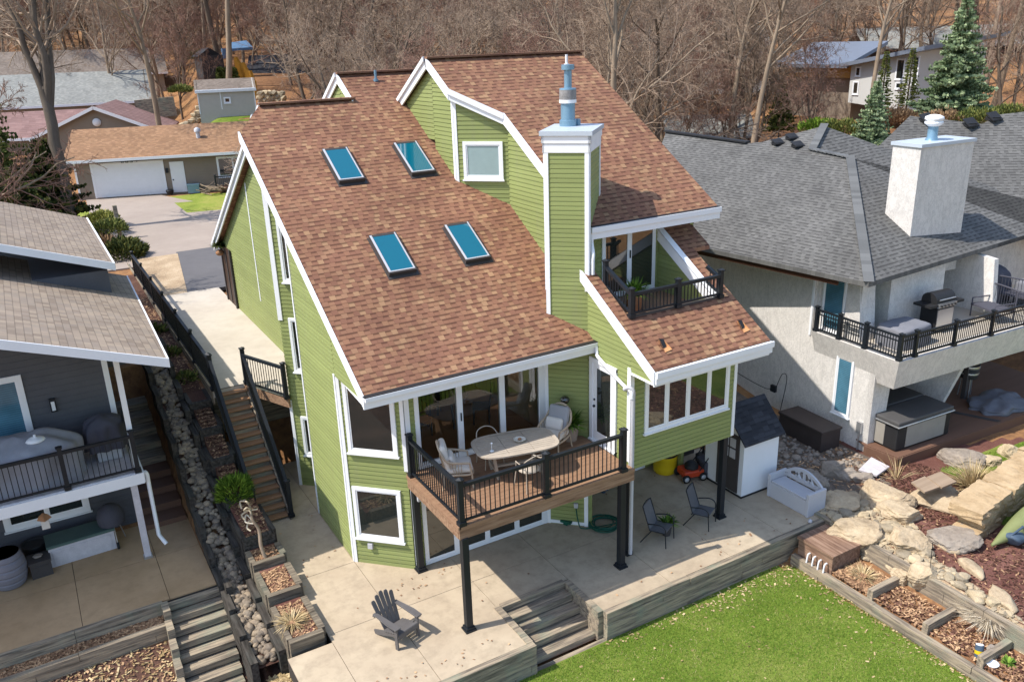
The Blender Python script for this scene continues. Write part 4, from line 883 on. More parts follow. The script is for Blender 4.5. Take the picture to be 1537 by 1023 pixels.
zq = ZL(1.92, 6.42); t.prism([(1.94, 25.15, zq+.01), (-9, 25.15, ZL(-9, 6.42)+.01), (-9, 25.15, ZL(-9, 6.42)-.2), (1.94, 25.15, zq-.2)], (0, .045, 0)); t.prism([(1.905, 25.2, zq), (1.935, 33.2, zq), (1.935, 33.2, zq-.14), (1.905, 25.2, zq-.14)], (.05, 0, 0)); t.build('fascia', 'trim', LH)
t = MB(); wl.box(t, 9.99, 10.12, 2.3, 5.6, .01, .04); t.build('corner_board', 'trim', LH)
window(LH, wl, 7.1, 8.22, 2.5, 4.75, name='sliding_door', fw=.12, glass='blue_glass'); window(LH, wl, 7.1, 9.05, .75, 1.75, nx=2, fw=.13)
t = MB(); t.bb(-.32, -.18, 22.36, 22.44, 3.65, 4.0); lm = t.build('wall_lamp', 'black', LH); q = MB(); q.bb(-.29, -.21, 22.33, 22.36, 3.7, 3.93); q.build('lamp_glass', 'white', lm)
LD_ = thing('side_deck', 'white edged deck with black railing on the grey house', 'deck', (-1, 21.5, 0))
t = MB(); t.bb(-9, 1.3, 20.5, 22.4, 2.33, 2.38); t.build('floor', 'whitewash', LD_); t = MB(); t.bb(-9, 1.32, 20.44, 20.5, 2.08, 2.36); t.bb(1.28, 1.34, 20.5, 22.4, 2.08, 2.36); t.build('fascia', 'trim', LD_)
rail(LD_, [(-3.4, 20.52, 2.38), (-.32, 20.52, 2.38), (1.22, 20.52, 2.38)], .98, [0, 1, 2], .115, .1)
rail(LD_, [(1.22, 20.52, 2.38), (1.22, 22.3, 2.38)], .98, [], .115, .1)
t = MB(); t.box((1.06, 20.57, 1.04), (.15, .15, 2.08)); o = t.build('support_post', 'whitewash', LD_); t = MB(); t.box((1.06, 20.57, .03), (.2, .2, .06)); t.build('post_base', 'steel', o)
t = MB(); t.bar((1.22, 20.7, 2.4), (1.22, 20.7, 5.68), .12, .12); t.build('roof_post', 'trim', LD_)
t = MB(); t.tube(pcurve([(1.36, 20.6, 2.3), (1.4, 20.62, 2.2), (1.4, 20.62, 2.0)], 4)+[V((1.4, 20.62, .5)), V((1.52, 20.45, .28))], .05, 8); t.build('downspout', 'trim', LD_)
# things on and under that deck
def sheet_cover(name, lab, cat, c, sx, sy, h, top, mat, seed, fold=.04, base=0.0, e=3.2):
    """a fabric cover: a bulged skirt with folds over a smaller humped top"""
    n = 40; m = 14; vs = []; c = V(c)
    for i in range(m+1):
        f = i/m
        for j in range(n):
            t = 2*math.pi*j/n; ct, st_ = math.cos(t), math.sin(t); k = (abs(ct)**e+abs(st_)**e)**(-1/e)
            if f < .6: s = 1-.06*f; z = base+(h-base)*f/.6
            else: g = (f-.6)/.4; s = .96*(1-g)+.0; z = h+top*(1-(1-g)**2)
            fo = fold*math.sin(t*9+seed)*(.35+.65*max(0, 1-f*1.3))+fold*1.2*mn.noise(V((ct*2, st_*2, f*3+seed)))
            vs.append(c+V((ct*k*sx/2*s+fo*ct, st_*k*sy/2*s+fo*st_, z+fold*1.5*mn.noise(V((ct*k*s*2.2, st_*k*s*2.2, seed*1.7)))*(f > .3))))
    b = MB(); b.add(vs, [[i*n+j, i*n+(j+1) % n, (i+1)*n+(j+1) % n, (i+1)*n+j] for i in range(m) for j in range(n)], None, True)
    T_ = thing(name, lab, cat, c); b.build('cover', mat, T_, 1); return T_
sheet_cover('covered_table', 'wide patio set under a wrinkled grey cover with a white disc on top', 'covered furniture', (-1.15, 21.4, 2.38), 2.6, 1.45, .95, .3, 'lightcover', 1, .10)
t = MB(); t.lathe((-.75, 21.1, 3.5), [(.005, .0), (.2, .02), (.22, .05), (.12, .1), (.03, .12), (.03, .17), (.005, .18)], 20); tag(t.build('parasol_base_cap', 'white'), 'white round cap lying on the grey table cover', 'cap')
GC = sheet_cover('covered_grill', 'barbecue under a dark grey cover beside the white roof post', 'covered grill', (.72, 21.8, 2.38), .95, .72, .95, .22, 'darkcover', 4, .05, .3)
t = MB(); t.bb(.45, 1.0, 21.55, 22.0, 2.4, 2.75); t.build('cart', 'palegrey', GC)
KG = thing('kettle_grill', 'round kettle grill under a grey cap standing below the side deck', 'grill', (.45, 21.6, 0))
t = MB(); t.lathe((.45, 21.7, .0), [(.31, .62), (.34, .74), (.33, .9), (.25, 1.06), (.1, 1.14), (.01, 1.15)], 22); t.build('cover', 'darkcover', KG, 1)
for a in (.6, 2.7, 4.8): t = MB(); t.tube([(.45+.16*math.cos(a), 21.7+.16*math.sin(a), .64), (.45+.3*math.cos(a), 21.7+.3*math.sin(a), .03)], .016, 6); t.build('leg', 'steel', KG)
for a in (4.8, 2.7): t = MB(); t.lathe((.45+.3*math.cos(a), 21.7+.3*math.sin(a)-.02, .09), [(.01, -.03), (.085, -.03), (.085, .03), (.01, .03)], 14, tilt=Matrix.Rotation(math.pi/2, 3, 'Y')); t.build('wheel', 'rubber', KG)
BX = thing('storage_bench', 'whitewashed storage bench with a dark green lid under the side deck', 'bench', (-.35, 21.9, 0))
t = MB(); t.box((-.32, 21.72, .26), (1.5, .62, .52), .04); t.build('body', 'whitewash', BX); t = MB(); t.box((-.32, 21.72, .56), (1.56, .68, .07), .04); t.build('lid', 'green_bench', BX)
t = MB(); wq = W(-1.06, 21.38, 1, .04); wq.box(t, .08, 1.4, .07, .45, .0, .02); wq.box(t, .14, 1.34, .12, .4, .02, .028); t.build('panel', 'whitewash', BX)
BRL = thing('barrel_planter', 'grey plastic barrel filled with soil and dry stems', 'planter', (-1.95, 21.2, 0))
t = MB(); pr = []
for i in range(25):
    z = .86*i/24; r = .33+.09*math.sin(math.pi*z/.86)-(.022 if (i % 5 == 0) else 0); pr.append((r, z))
pr += [(.30, .86), (.28, .78)]; t.lathe((-1.95, 21.2, 0), pr, 28, hard=True); t.build('barrel', 'barrelwood', BRL)
t = MB(); t.lathe((-1.95, 21.2, .76), [(.29, 0), (.2, .04), (.01, .06)], 20)
for i in range(7): t.ell((-1.95+random.uniform(-.2, .2), 21.2+random.uniform(-.2, .2), .82), (.06, .05, .04), 8, 5)
t.build('soil', 'soil', BRL)
t = MB(); t.box((-1.28, 21.3, .2), (.46, .46, .4), .06); t.box((-1.28, 21.3, .41), (.5, .5, .05), .06); t.box((-1.28, 21.06, .31), (.36, .02, .02), .06); tag(t.build('storage_cube', 'box_dark'), 'small dark resin box beside the grey barrel', 'box')
t = MB(); t.rock((-1.3, 21.32, .46), (.14, .1, .05), 3, 7, 2); tag(t.build('stone', 'rockgrey'), 'grey stone lying on the small dark box', 'stone')
t = MB(); t.lathe((-1.35, 21.95, 0), [(.22, 0), (.28, .5), (.3, .52), (.26, .46)], 16); tag(t.build('tub', 'box_black'), 'black tub in the shade behind the small dark box', 'tub')
t = MB(); t.lathe((-2.6, 21.5, 0), [(.25, 0), (.3, .5), (.3, .55), (.02, .56)], 16); tag(t.build('bin', 'box_black'), 'black round bin at the left edge of the side patio', 'bin')
LN = thing('hanging_lantern', 'square bronze lantern hanging below the side deck edge', 'lantern', (-.95, 20.9, 1.7))
t = MB(); t.tube([(-.95, 20.9, 2.1), (-.95, 20.9, 1.75)], .012, 5); t.build('chain', 'black', LN); t = MB(); t.lathe((-.95, 20.9, 1.6), [(.16, 0), (.1, .1), (.02, .16)], 4, False); t.build('hood', 'terra', LN); t = MB(); t.box((-.95, 20.9, 1.48), (.17, .17, .22)); t.build('glass', 'cushion', LN)
# ------------------------------------------------------------------ furniture
def rot2(x, y, a): return x*math.cos(a)-y*math.sin(a), x*math.sin(a)+y*math.cos(a)
class FR:   # local frame: x right, y toward the front of the seat, z up
    def __init__(s, c, a): s.c = V(c); s.a = a; s.m = Matrix.Rotation(a, 3, 'Z')
    def __call__(s, x, y, z): return s.c+s.m@V((x, y, z))
def adirondack(c, a):
    A = thing('adirondack_chair', 'dark grey slatted adirondack chair alone on the sunny patio', 'chair', c); P = FR(c, a)
    for s in (-1, 1):
        t = MB(); t.bar(P(.29*s, .27, 0), P(.29*s, .27, .52), .09, .035, P.m@V((1, 0, 0))); t.build('leg', 'adk', A, 0, .005)
        t = MB(); t.bar(P(.235*s, .25, .34), P(.235*s, -.52, .03), .035, .12); t.build('leg', 'adk', A, 0, .005)
        t = MB(); t.prism([P(.22*s, .36, .535), P(.37*s, .36, .535), P(.38*s, .1, .55), P(.33*s, -.42, .56), P(.24*s, -.42, .56)], (0, 0, .028)); t.build('armrest', 'adk', A, 0, .006)
    t = MB()
    for i in range(6): y = .29-i*.085; t.bar(P(-.27, y, .375-i*.024), P(.27, y, .375-i*.024), .075, .024)
    t.bar(P(-.27, .325, .32), P(.27, .325, .32), .025, .11); t.build('seat', 'adk', A, 0, .004)
    t = MB(); ang = math.radians(24)
    for i in range(5):
        x = (i-2)*.108; top = .80-.035*abs(i-2)**1.6; k = .112 if abs(i-2) else .106
        bl = P(x*.82, -.19, .20); tl = P(x*1.14, -.19-top*math.sin(ang), .20+top*math.cos(ang)); d = (tl-bl).normalized(); r = P.m@V((1, 0, 0)); nn = r.cross(d).normalized()
        poly = [bl-r*.043, bl+r*.043, tl+r*.05-d*.03, tl+r*.03+d*.012, tl-r*.03+d*.012, tl-r*.05-d*.03]; t.prism([q for q in poly], nn*.022)
    t.bar(P(-.33, -.40, .53), P(.33, -.40, .53), .07, .028); t.build('backrest', 'adk', A, 0, .004)
    return A
adirondack((5.2, 14.3, 0), math.radians(198))
def cut_chair(c, a, lab):
    A = thing('patio_chair', lab, 'chair', c, 'sling chairs on the shaded patio'); P = FR(c, a)
    t = MB(); t.prism([P(-.24, .22, .40), P(.24, .22, .40), P(.24, -.2, .37), P(-.24, -.2, .37)], (0, 0, .018)); t.build('seat', 'sling', A)
    t = MB(); pp = [P(-.24, -.2, .38), P(.24, -.2, .38), P(.23, -.40, .98), P(-.23, -.40, .98)]; t.prism(pp, P.m@V((0, -.015, 0))); t.build('backrest', 'sling', A)
    for s in (-1, 1):
        t = MB(); t.tube([P(.27*s, .25, 0), P(.27*s, .22, .42)], .014, 6); t.build('leg', 'black', A)
        t = MB(); t.tube([P(.27*s, -.15, .38), P(.30*s, -.42, 0)], .014, 6); t.build('leg', 'black', A)
        t = MB(); t.tube(pcurve([P(.27*s, .23, .42), P(.28*s, .2, .56), P(.29*s, .05, .62), P(.27*s, -.24, .56)], 4), .016, 6); t.build('armrest', 'black', A)
        t = MB(); t.tube([P(.25*s, .24, .4), P(.25*s, -.2, .38), P(.24*s, -.40, 1.0)], .014, 6); t.build('side_rail', 'black', A)
    t = MB(); t.tube(pcurve([P(-.24, -.40, .98), P(-.1, -.41, 1.02), P(.1, -.41, 1.02), P(.24, -.40, .98)], 3), .014, 6); t.build('top_rail', 'black', A)
    return A
pc = pz(1000, 812); cut_chair((pc.x-.1, pc.y+.1, 0), math.radians(-152), 'grey sling patio chair with a small potted plant beside its arm')
pc2 = pz(1057, 785); cut_chair((pc2.x-.05, pc2.y, 0), math.radians(-152), 'empty grey sling patio chair next to the sunroom corner post')
def leafclump(mb, c, r, n, L, seed, wd=.02, up=.5, spread=1, droop=.5):
    rnd = random.Random(seed)
    for _ in range(n):
        a = rnd.uniform(0, 6.28); e = rnd.uniform(.1, 1.5)*up; l = L*rnd.uniform(.6, 1.15); b = V(c)+V((math.cos(a), math.sin(a), 0))*rnd.uniform(0, r*.3)
        d = V((math.cos(a)*math.cos(e)*spread, math.sin(a)*math.cos(e)*spread, math.sin(e))).normalized(); s = V((-math.sin(a), math.cos(a), 0))*wd
        m1 = b+d*l*.5+V((0, 0, .0)); tip = b+d*l-V((0, 0, l*droop*rnd.uniform(.1, .6)))
        mb.add([b-s*.5, b+s*.5, m1+s, m1-s, tip], [[0, 1, 2, 3], [3, 2, 4]])
def potted(name, lab, c, r, h, mat, leaf, n, L, seed, **k):
    A = thing(name, lab, 'potted plant', c); t = MB(); t.lathe(c, [(r*.72, 0), (r*.95, h*.8), (r, h), (r*.9, h), (r*.88, h*.9)], 22); t.build('pot', mat, A); t = MB(); t.lathe(V(c)+V((0, 0, h*.9)), [(r*.88, 0), (.01, .01)], 16); t.build('soil', 'soil', A)
    t = MB(); leafclump(t, V(c)+V((0, 0, h*.92)), r, n, L, seed, **k); t.build('leaves', leaf, A); return A
pp_ = P_ = FR((pc.x-.1, pc.y+.1, 0), math.radians(-152))
q = P_(-.34, .02, 0); potted('potted_plant', 'small leafy pot plant standing by the arm of the left patio chair', (q.x, q.y, .0), .14, .3, 'box_dark', 'plant', 90, .34, 4, up=.9, wd=.025)
potted('potted_plant', 'broad leaved plant in a large taupe pot by the deck door', (10.62, 15.75, 2.6), .24, .42, 'potcer', 'plant', 170, .5, 5, up=.9, wd=.028)
t = MB(); t.ell((10.58, 15.9, 3.62), (.12, .12, .1), 12, 8); t.tube([(10.58, 15.9, 3.5), (10.6, 15.86, 3.0)], .01, 5); tag(t.build('garden_lantern', 'dark_glass'), 'dark glass solar globe on a stick in the taupe pot', 'garden light')
potted('potted_plant', 'spiky green plant in a terracotta pot on the roof balcony', (12.35, 15.5, 5.72), .23, .38, 'terra', 'plant', 190, .52, 8, up=1.0, wd=.02)
# deck dining set
TB = thing('dining_table', 'oval grey brown slatted patio table on the deck', 'table', (8.64, 15.0, 2.6)); ta = math.radians(-12); P = FR((8.68, 15.12, 2.6), ta)
def oval(a, b, n=52, e=3.8): return [((abs(math.cos(t))**(2/e))*a*(1 if math.cos(t) > 0 else -1), (abs(math.sin(t))**(2/e))*b*(1 if math.sin(t) > 0 else -1)) for t in [2*math.pi*i/n for i in range(n)]]
t = MB(); O1 = oval(.98, .60); O2 = oval(.89, .51); nn = len(O1)
vs = [P(x, y, .72) for x, y in O1]+[P(x, y, .72) for x, y in O2]+[P(x, y, .685) for x, y in O1]
t.add(vs, [[i, (i+1) % nn, nn+(i+1) % nn, nn+i] for i in range(nn)]+[[2*nn+i, 2*nn+(i+1) % nn, (i+1) % nn, i] for i in range(nn)]+[list(range(2*nn, 3*nn))[::-1]])
for k in range(3):
    a0, a1 = [(-.89, -.3), (-.29, .29), (.3, .89)][k]
    for j in range(11):
        y0 = -.50+j*.0912; y1 = y0+.082
        def lim(y): return .89*(max(0, 1-(abs(y)/.51)**3.8))**(1/3.8)
        xa = max(a0, -max(lim(y0), lim(y1))*.99); xb = min(a1, max(lim(y0), lim(y1))*.99)
        if xb > xa: t.prism([P(xa, y0, .70), P(xb, y0, .70), P(xb, y1, .70), P(xa, y1, .70)], (0, 0, .017))
t.build('top', 'resin', TB)
for sx in (-1, 1):
    for sy in (-1, 1): t = MB(); t.bar(P(.62*sx, .30*sy, .7), P(.5*sx, .26*sy, 0), .06, .06); t.build('leg', 'resin', TB)
t = MB(); t.bar(P(-.55, 0, .2), P(.55, 0, .2), .07, .05); t.bar(P(-.53, -.27, .2), P(-.53, .27, .2), .06, .05); t.bar(P(.53, -.27, .2), P(.53, .27, .2), .06, .05); t.build('stretcher', 'resin', TB)
o = thing('bowl', 'square glazed dish in the middle of the oval patio table', 'dish', P(.12, .02, .72)); t = MB(); b = P(.12, .02, .722); t.lathe(b, [(.08, 0), (.15, .05), (.155, .055), (.13, .045), (.07, .02), (.01, .018)], 8); t.build('dish', 'ceramic', o); t = MB(); t.ell(b+V((0, 0, .05)), (.05, .04, .03), 8, 6); t.build('filling', 'terra', o)
t = MB(); t.tube([P(-.62, -.22, .72), P(-.62, -.22, .9)], .006, 5); t.ell(P(-.62, -.22, .91), (.025, .025, .025), 8, 6); t.lathe(P(-.62, -.22, .72), [(.05, 0), (.05, .01), (.01, .015)], 10); tag(t.build('candle_holder', 'white'), 'thin white candle stick at the left end of the patio table', 'candle holder')
def wicker_chair(c, a, lab, cush=True):
    A = thing('armchair', lab, 'armchair', c); P = FR(c, a); t = MB()
    t.tube(pcurve([P(-.30, .26, .62), P(-.34, .0, .66), P(-.33, -.24, .72), P(-.24, -.38, .95), P(0, -.42, 1.06), P(.24, -.38, .95), P(.33, -.24, .72), P(.34, 0, .66), P(.30, .26, .62)], 5), .028, 8)
    t.tube(pcurve([P(-.28, .30, .34), P(-.33, 0, .36), P(-.26, -.30, .36), P(0, -.36, .36), P(.26, -.30, .36), P(.33, 0, .36), P(.28, .30, .34), P(0, .34, .34), P(-.28, .30, .34)], 4), .024, 6)
    t.build('frame', 'wicker', A)
    for s in (-1, 1):
        t = MB(); t.tube([P(.30*s, .26, .62), P(.28*s, .30, .34), P(.30*s, .32, 0)], .024, 6); t.build('leg', 'wicker', A)
        t = MB(); t.tube([P(.26*s, -.30, .36), P(.30*s, -.36, 0)], .024, 6); t.build('leg', 'wicker', A)
    t = MB(); N_ = 22
    for i in range(N_+1):
        th = math.pi*(.02+.96*i/N_); x = -.335*math.cos(th); y = .1-.48*math.sin(th); zt = .64+.40*max(0, math.sin(th))**2.5
        t.tube([P(x*.92, y*.8+.02, .36), P(x*1.04, y, (zt+.36)/2), P(x, y, zt)], .009, 4)
    t.build('spindle_panel', 'wicker', A)
    t = MB(); t.box(P(0, .03, .44), (.58, .60, .15), a); t.build('seat_cushion', 'cushion', A, 0, .06)
    t = MB(); t.box(P(0, -.26, .74), (.54, .15, .62), tilt=P.m@Matrix.Rotation(math.radians(14), 3, 'X')); t.build('back_cushion', 'cushion' if cush else 'cushiongrey', A, 0, .065)
    t = MB(); t.box(P(.05, -.12, .64), (.46, .13, .30), tilt=P.m@Matrix.Rotation(math.radians(20), 3, 'X')); t.build('pillow', 'cushion', A, 0, .06)
    return A
wicker_chair((7.3, 15.35, 2.6), math.radians(-112), 'wicker armchair with cream cushions at the left end of the deck table')
wicker_chair((9.98, 15.5, 2.6), math.radians(118), 'wicker armchair with a grey back and white pillow near the taupe pot', False)
def wire_chair(c, a, lab):
    A = thing('wire_chair', lab, 'chair', c, 'metal chairs tucked under the oval table'); P = FR(c, a)
    t = MB(); t.tube(pcurve([P(-.24, .15, .64), P(-.27, -.1, .66), P(-.2, -.24, .80), P(0, -.28, .86), P(.2, -.24, .80), P(.27, -.1, .66), P(.24, .15, .64)], 5), .013, 6); t.build('frame', 'resin', A)
    t = MB(); t.lathe(P(0, 0, .43), [(.01, 0), (.24, 0), (.25, .02), (.01, .03)], 18); t.build('seat', 'resin', A)
    for x, y in ((-.2, .18), (.2, .18), (-.2, -.2), (.2, -.2)): t = MB(); t.tube([P(x*1.15, y*.9, .64), P(x*1.05, y, .43), P(x*1.25, y*1.25, 0)], .012, 5); t.build('leg', 'resin', A)
wire_chair((8.35, 15.72, 2.6), math.radians(178), 'curved metal chair at the far side of the table by the sliding doors')
wire_chair((8.55, 14.32, 2.6), math.radians(5), 'metal chair at the railing side of the oval table')
# dining set seen through the glass
o = thing('indoor_table', 'dark round table inside behind the sliding doors', 'table', (8.5, 18.4, 2.6)); t = MB(); t.lathe((8.5, 18.4, 3.32), [(.6, 0), (.62, .02), (.6, .04)], 26); t.build('top', 'box_black', o)
for a in range(4): t = MB(); t.bar((8.5+.4*math.cos(a*1.57), 18.4+.4*math.sin(a*1.57), 3.3), (8.5+.5*math.cos(a*1.57), 18.4+.5*math.sin(a*1.57), 2.6), .05, .05); t.build('leg', 'box_black', o)
for k, (x, y, a, lb) in enumerate(((7.6, 18.0, -70, 'dark indoor chair left of the round table behind glass'), (9.3, 17.9, 60, 'dark indoor chair right of the round table behind glass'), (8.5, 19.3, 180, 'dark indoor chair at the back of the round table behind glass'))):
    A = thing('indoor_chair', lb, 'chair', (x, y, 2.6), 'dark chairs inside the room'); P = FR((x, y, 2.6), math.radians(a))
    t = MB(); t.box(P(0, 0, .45), (.46, .46, .05), math.radians(a)); t.build('seat', 'box_black', A); t = MB()
    for i in range(5): t.bar(P(-.2+.1*i, -.22, .47), P(-.2+.1*i, -.30, 1.0), .03, .02)
    t.bar(P(-.22, -.30, 1.0), P(.22, -.30, 1.0), .05, .03); t.build('backrest', 'box_black', A)
    for sx in (-.2, .2):
        for sy in (-.2, .2): t = MB(); t.bar(P(sx, sy, 0), P(sx, sy, .45), .035, .035); t.build('leg', 'box_black', A)
# ------------------------------------------------------------------ things below the sunroom
hc = pz(906, 788); t = MB(); rnd = random.Random(4); pts = []
for i in range(150): a = i*.29; r = .36+.05*math.sin(i*.13)+.03*math.sin(i*.37); pts.append((hc.x+r*math.cos(a)+.04*math.sin(i*.05), hc.y+r*math.sin(a)*.95+.05*math.cos(i*.07), .03+.0007*i+.015*math.sin(i*.5)))
pts += [(hc.x-.5, hc.y+.1, .02), tuple(wG.p(.85, .1, .1)), tuple(wG.p(.78, .55, .1))]
t.tube(pcurve(pts, 2), .017, 5); tag(t.build('garden_hose', 'hose'), 'coiled dark green garden hose on the shaded patio', 'hose')
o = MB(); q = pz(850, 787); o.box((q.x, q.y, .1), (.12, .3, .06), .5); o.box((q.x+.05, q.y+.04, .06), (.2, .12, .12), .5); tag(o.build('hose_nozzle_box', 'hose'), 'small dark teal box by the green wall under the deck', 'box')
o = thing('sandals', 'dark blue sandals lying on the shaded patio under the deck', 'sandals', pz(905, 738)); q = pz(905, 738)
for i in (0, 1): t = MB(); t.ell((q.x+.12*i-.05, q.y+.05*i, .03), (.05, .13, .03), 10, 6, .5+.2*i); t.build('sandal', 'blue', o)
BRY = thing('yellow_barrel', 'bright yellow rain barrel with a black band below the sunroom', 'barrel', (14.05, 16.7, 0)); bp = pz(998, 706); bp.z = 0
t = MB(); t.lathe(bp, [(.30, 0), (.335, .05), (.345, .2), (.335, .36), (.345, .37), (.345, .55), (.335, .72), (.34, .9), (.3, .98), (.02, 1.0)], 28); t.build('drum', 'yellow', BRY); t = MB(); t.lathe(bp, [(.351, .56), (.351, .62)], 28); t.build('band', 'black', BRY); BRY.location = bp
for ch in kids(BRY): ch.matrix_parent_inverse = Matrix.Translation(-bp)
MW = thing('lawn_mower', 'orange red lawn mower with a grey grass bag parked in the shade', 'lawn mower', (14.9, 16.1, 0)); mp = pz(1036, 716); mp.z = 0; ma = math.radians(-14); P = FR(mp, ma)
t = MB(); t.box(P(0, 0, .22), (.62, .5, .2), ma); t.build('deck', 'red', MW, 0, .04); t = MB(); t.lathe(P(.02, 0, .32), [(.2, 0), (.2, .1), (.12, .18), (.01, .2)], 16); t.build('engine', 'box_black', MW)
for x in (-.26, .26):
    for y in (-.27, .27):
        t = MB(); t.lathe(P(x, y, .12), [(.02, -.03), (.12, -.03), (.12, .03), (.02, .03)], 16, tilt=P.m@Matrix.Rotation(math.pi/2, 3, 'X')); wh = t.build('wheel', 'rubber', MW); t = MB(); t.lathe(P(x, y+(.035 if y > 0 else -.035), .12), [(.07, -.004), (.07, .004), (.01, .006)], 12, tilt=P.m@Matrix.Rotation(math.pi/2, 3, 'X')); t.build('hub', 'palegrey', wh)
t = MB(); t.box(P(.52, 0, .32), (.44, .5, .4), ma); t.build('grass_bag', 'darkcover', MW, 0, .04); t = MB(); t.tube([P(.15, -.25, .3), P(.55, -.25, .85), P(.55, .25, .85), P(.15, .25, .3)], .015, 6); t.build('handle', 'black', MW)
t = MB(); q = pz(1014, 706); t.bb(q.x-.02, q.x+1.2, q.y+.55, q.y+.62, 0, 1.7); tag(t.build('dark_board', 'box_dark'), 'wide dark board leaning at the back of the shade below the sunroom', 'board')
t = MB(); q = pz(1030, 704); t.bb(q.x-.1, q.x+.14, q.y+.40, q.y+.48, 0, 1.9); tag(t.build('white_board', 'whitewash'), 'upright white board in front of the dark panel', 'board')
t = MB(); q = pz(1064, 700); q = V((q.x, q.y+.3, 0)); t.tube([q, q+V((.2, .1, 1.2))], .03, 6); t.bar(q+V((0, -.1, 1.25)), q+V((.4, .1, 1.05)), .09, .1); t.box(q+V((.1, 0, .18)), (.5, .25, .25)); tag(t.build('string_trimmer', 'box_black'), 'black garden tool leaning beside the mower', 'garden tool')
# white shed with charcoal roof
SHD = thing('garden_shed', 'small white garden shed with a charcoal shingle roof beside the sunroom', 'shed', (16.0, 14.9, 0))
sx0, sx1, sy0, sy1 = 15.36, 16.66, 14.5, 15.95
t = MB(); yb = (sy0+sy1)/2
t.bb(sx0, sx1, sy0, sy1, 0.05, 1.75); t.prism([(sx0, sy0, 1.75), (sx0, sy1, 1.75), (sx0, yb, 2.45)], (sx1-sx0, 0, 0)); t.build('wall', 'white', SHD)
t = MB(); roofface(t, [(sx0-.1, sy0-.12, 1.66), (sx1+.1, sy0-.12, 1.66), (sx1+.1, yb, 2.52), (sx0-.1, yb, 2.52)], .05); roofface(t, [(sx0-.1, sy1+.12, 1.66), (sx1+.1, sy1+.12, 1.66), (sx1+.1, yb, 2.52), (sx0-.1, yb, 2.52)], .05); t.build('roof', 'shingle_dark', SHD)
wsd = W(sx0, sy1, 0, -1); t = MB(); wsd.box(t, .5, 1.3, .1, 1.8, .005, .04); ds = t.build('door', 'box_dark', SHD); t = MB()
for a in (.72, .98):
    for z in (1.1, 1.42): wsd.box(t, a, a+.2, z, z+.26, .04, .055)
t.build('door_pane', 'palegrey', ds)
t = MB(); t.bb(sx0, sx1, sy0-.005, sy0+.01, 0.0, .06); t.bb(sx0-.01, sx0+.01, sy0, sy1, 0, .06); t.build('base', 'box_black', SHD)
# storage bench at the patio end
SB = thing('storage_bench', 'pale grey resin storage bench with an arched cut out back at the patio end', 'bench', (16.4, 13.5, 0)); bpos = (pz(1150, 745)+pz(1205, 780))*.5; bpos = V((16.40, 13.55, 0)); P = FR(bpos, math.radians(90))
t = MB(); t.box(P(0, .03, .22), (1.25, .56, .44), math.radians(-90)); t.build('body', 'palegrey', SB, 0, .012); t = MB(); t.box(P(0, .05, .47), (1.2, .5, .05), math.radians(-90)); t.build('seat', 'palegrey', SB, 0, .012)
for s in (-1, 1): t = MB(); t.box(P(.66*s, 0, .33), (.09, .66, .66), math.radians(-90)); t.build('armrest', 'palegrey', SB, 0, .012)
t = MB(); arc = []; nA = 18
import bmesh
def arch(x): return .62+.30*(1-(x/.66)**2)
for i in range(nA):
    xa, xb = -.66+1.32*i/nA, -.66+1.32*(i+1)/nA
    t.add([P(xa, -.30, .5), P(xb, -.30, .5), P(xb, -.30, .6), P(xa, -.30, .6), P(xa, -.24, .5), P(xb, -.24, .5), P(xb, -.24, .6), P(xa, -.24, .6)], [[0, 1, 2, 3], [7, 6, 5, 4], [3, 2, 6, 7]])
    t.add([P(xa, -.30, arch(xa)-.09), P(xb, -.30, arch(xb)-.09), P(xb, -.30, arch(xb)), P(xa, -.30, arch(xa)), P(xa, -.24, arch(xa)-.09), P(xb, -.24, arch(xb)-.09), P(xb, -.24, arch(xb)), P(xa, -.24, arch(xa))], [[0, 1, 2, 3], [7, 6, 5, 4], [3, 2, 6, 7], [4, 5, 1, 0]])
for x0, x1 in ((-.12, -.3), (-.3, -.12), (.12, .3), (.3, .12), (0, 0), (-.5, -.5), (.5, .5)): t.bar(P(x0, -.27, .58), P(x1, -.27, arch(x1)-.05), .05, .06)
t.build('backrest', 'palegrey', SB)
# ------------------------------------------------------------------ lawn, its timber border and cells
LP = [(3.9, 5), (15.0, 5), (15.02, 12.2), (14.4, 12.45), (3.9, 12.45)]
patch('lawn', LP, 'lawn', .015, .25)
def blades(name, P, n, seed, mat, h=(.03, .07), wd=.008, dens=None):
    rnd = np.random.RandomState(seed); x0, x1 = min(p[0] for p in P), max(p[0] for p in P); y0, y1 = min(p[1] for p in P), max(p[1] for p in P); vs = []; k = 0
    while k < n:
        x = rnd.uniform(x0, x1); y = rnd.uniform(y0, y1)
        if not inpoly(x, y, P): continue
        if dens and mn.noise(V((x*1.3, y*1.3, seed))) < dens*rnd.uniform(-1, 1): continue
        a = rnd.uniform(0, 6.28); hh = rnd.uniform(*h); z = gz(x, y)+.01; lx, ly = rnd.normal(0, .028, 2); c, s = math.cos(a)*wd, math.sin(a)*wd
        vs += [(x-c, y-s, z), (x+c, y+s, z), (x+lx, y+ly, z+hh)]; k += 1
    b = MB(); b.v = vs; b.f = [[3*i, 3*i+1, 3*i+2] for i in range(n)]; o = struct(name, b, mat, 'stuff'); return o
LV = [(6.2, 8.6), (14.95, 6.2), (15.02, 12.2), (14.4, 12.45), (5, 12.45)]
blades('lawn_grass', LV, 100000, 2, 'blade', (.02, .048), .007); blades('dry_lawn_grass', LV, 15000, 3, 'blade_dry', (.02, .04), .005, .6)
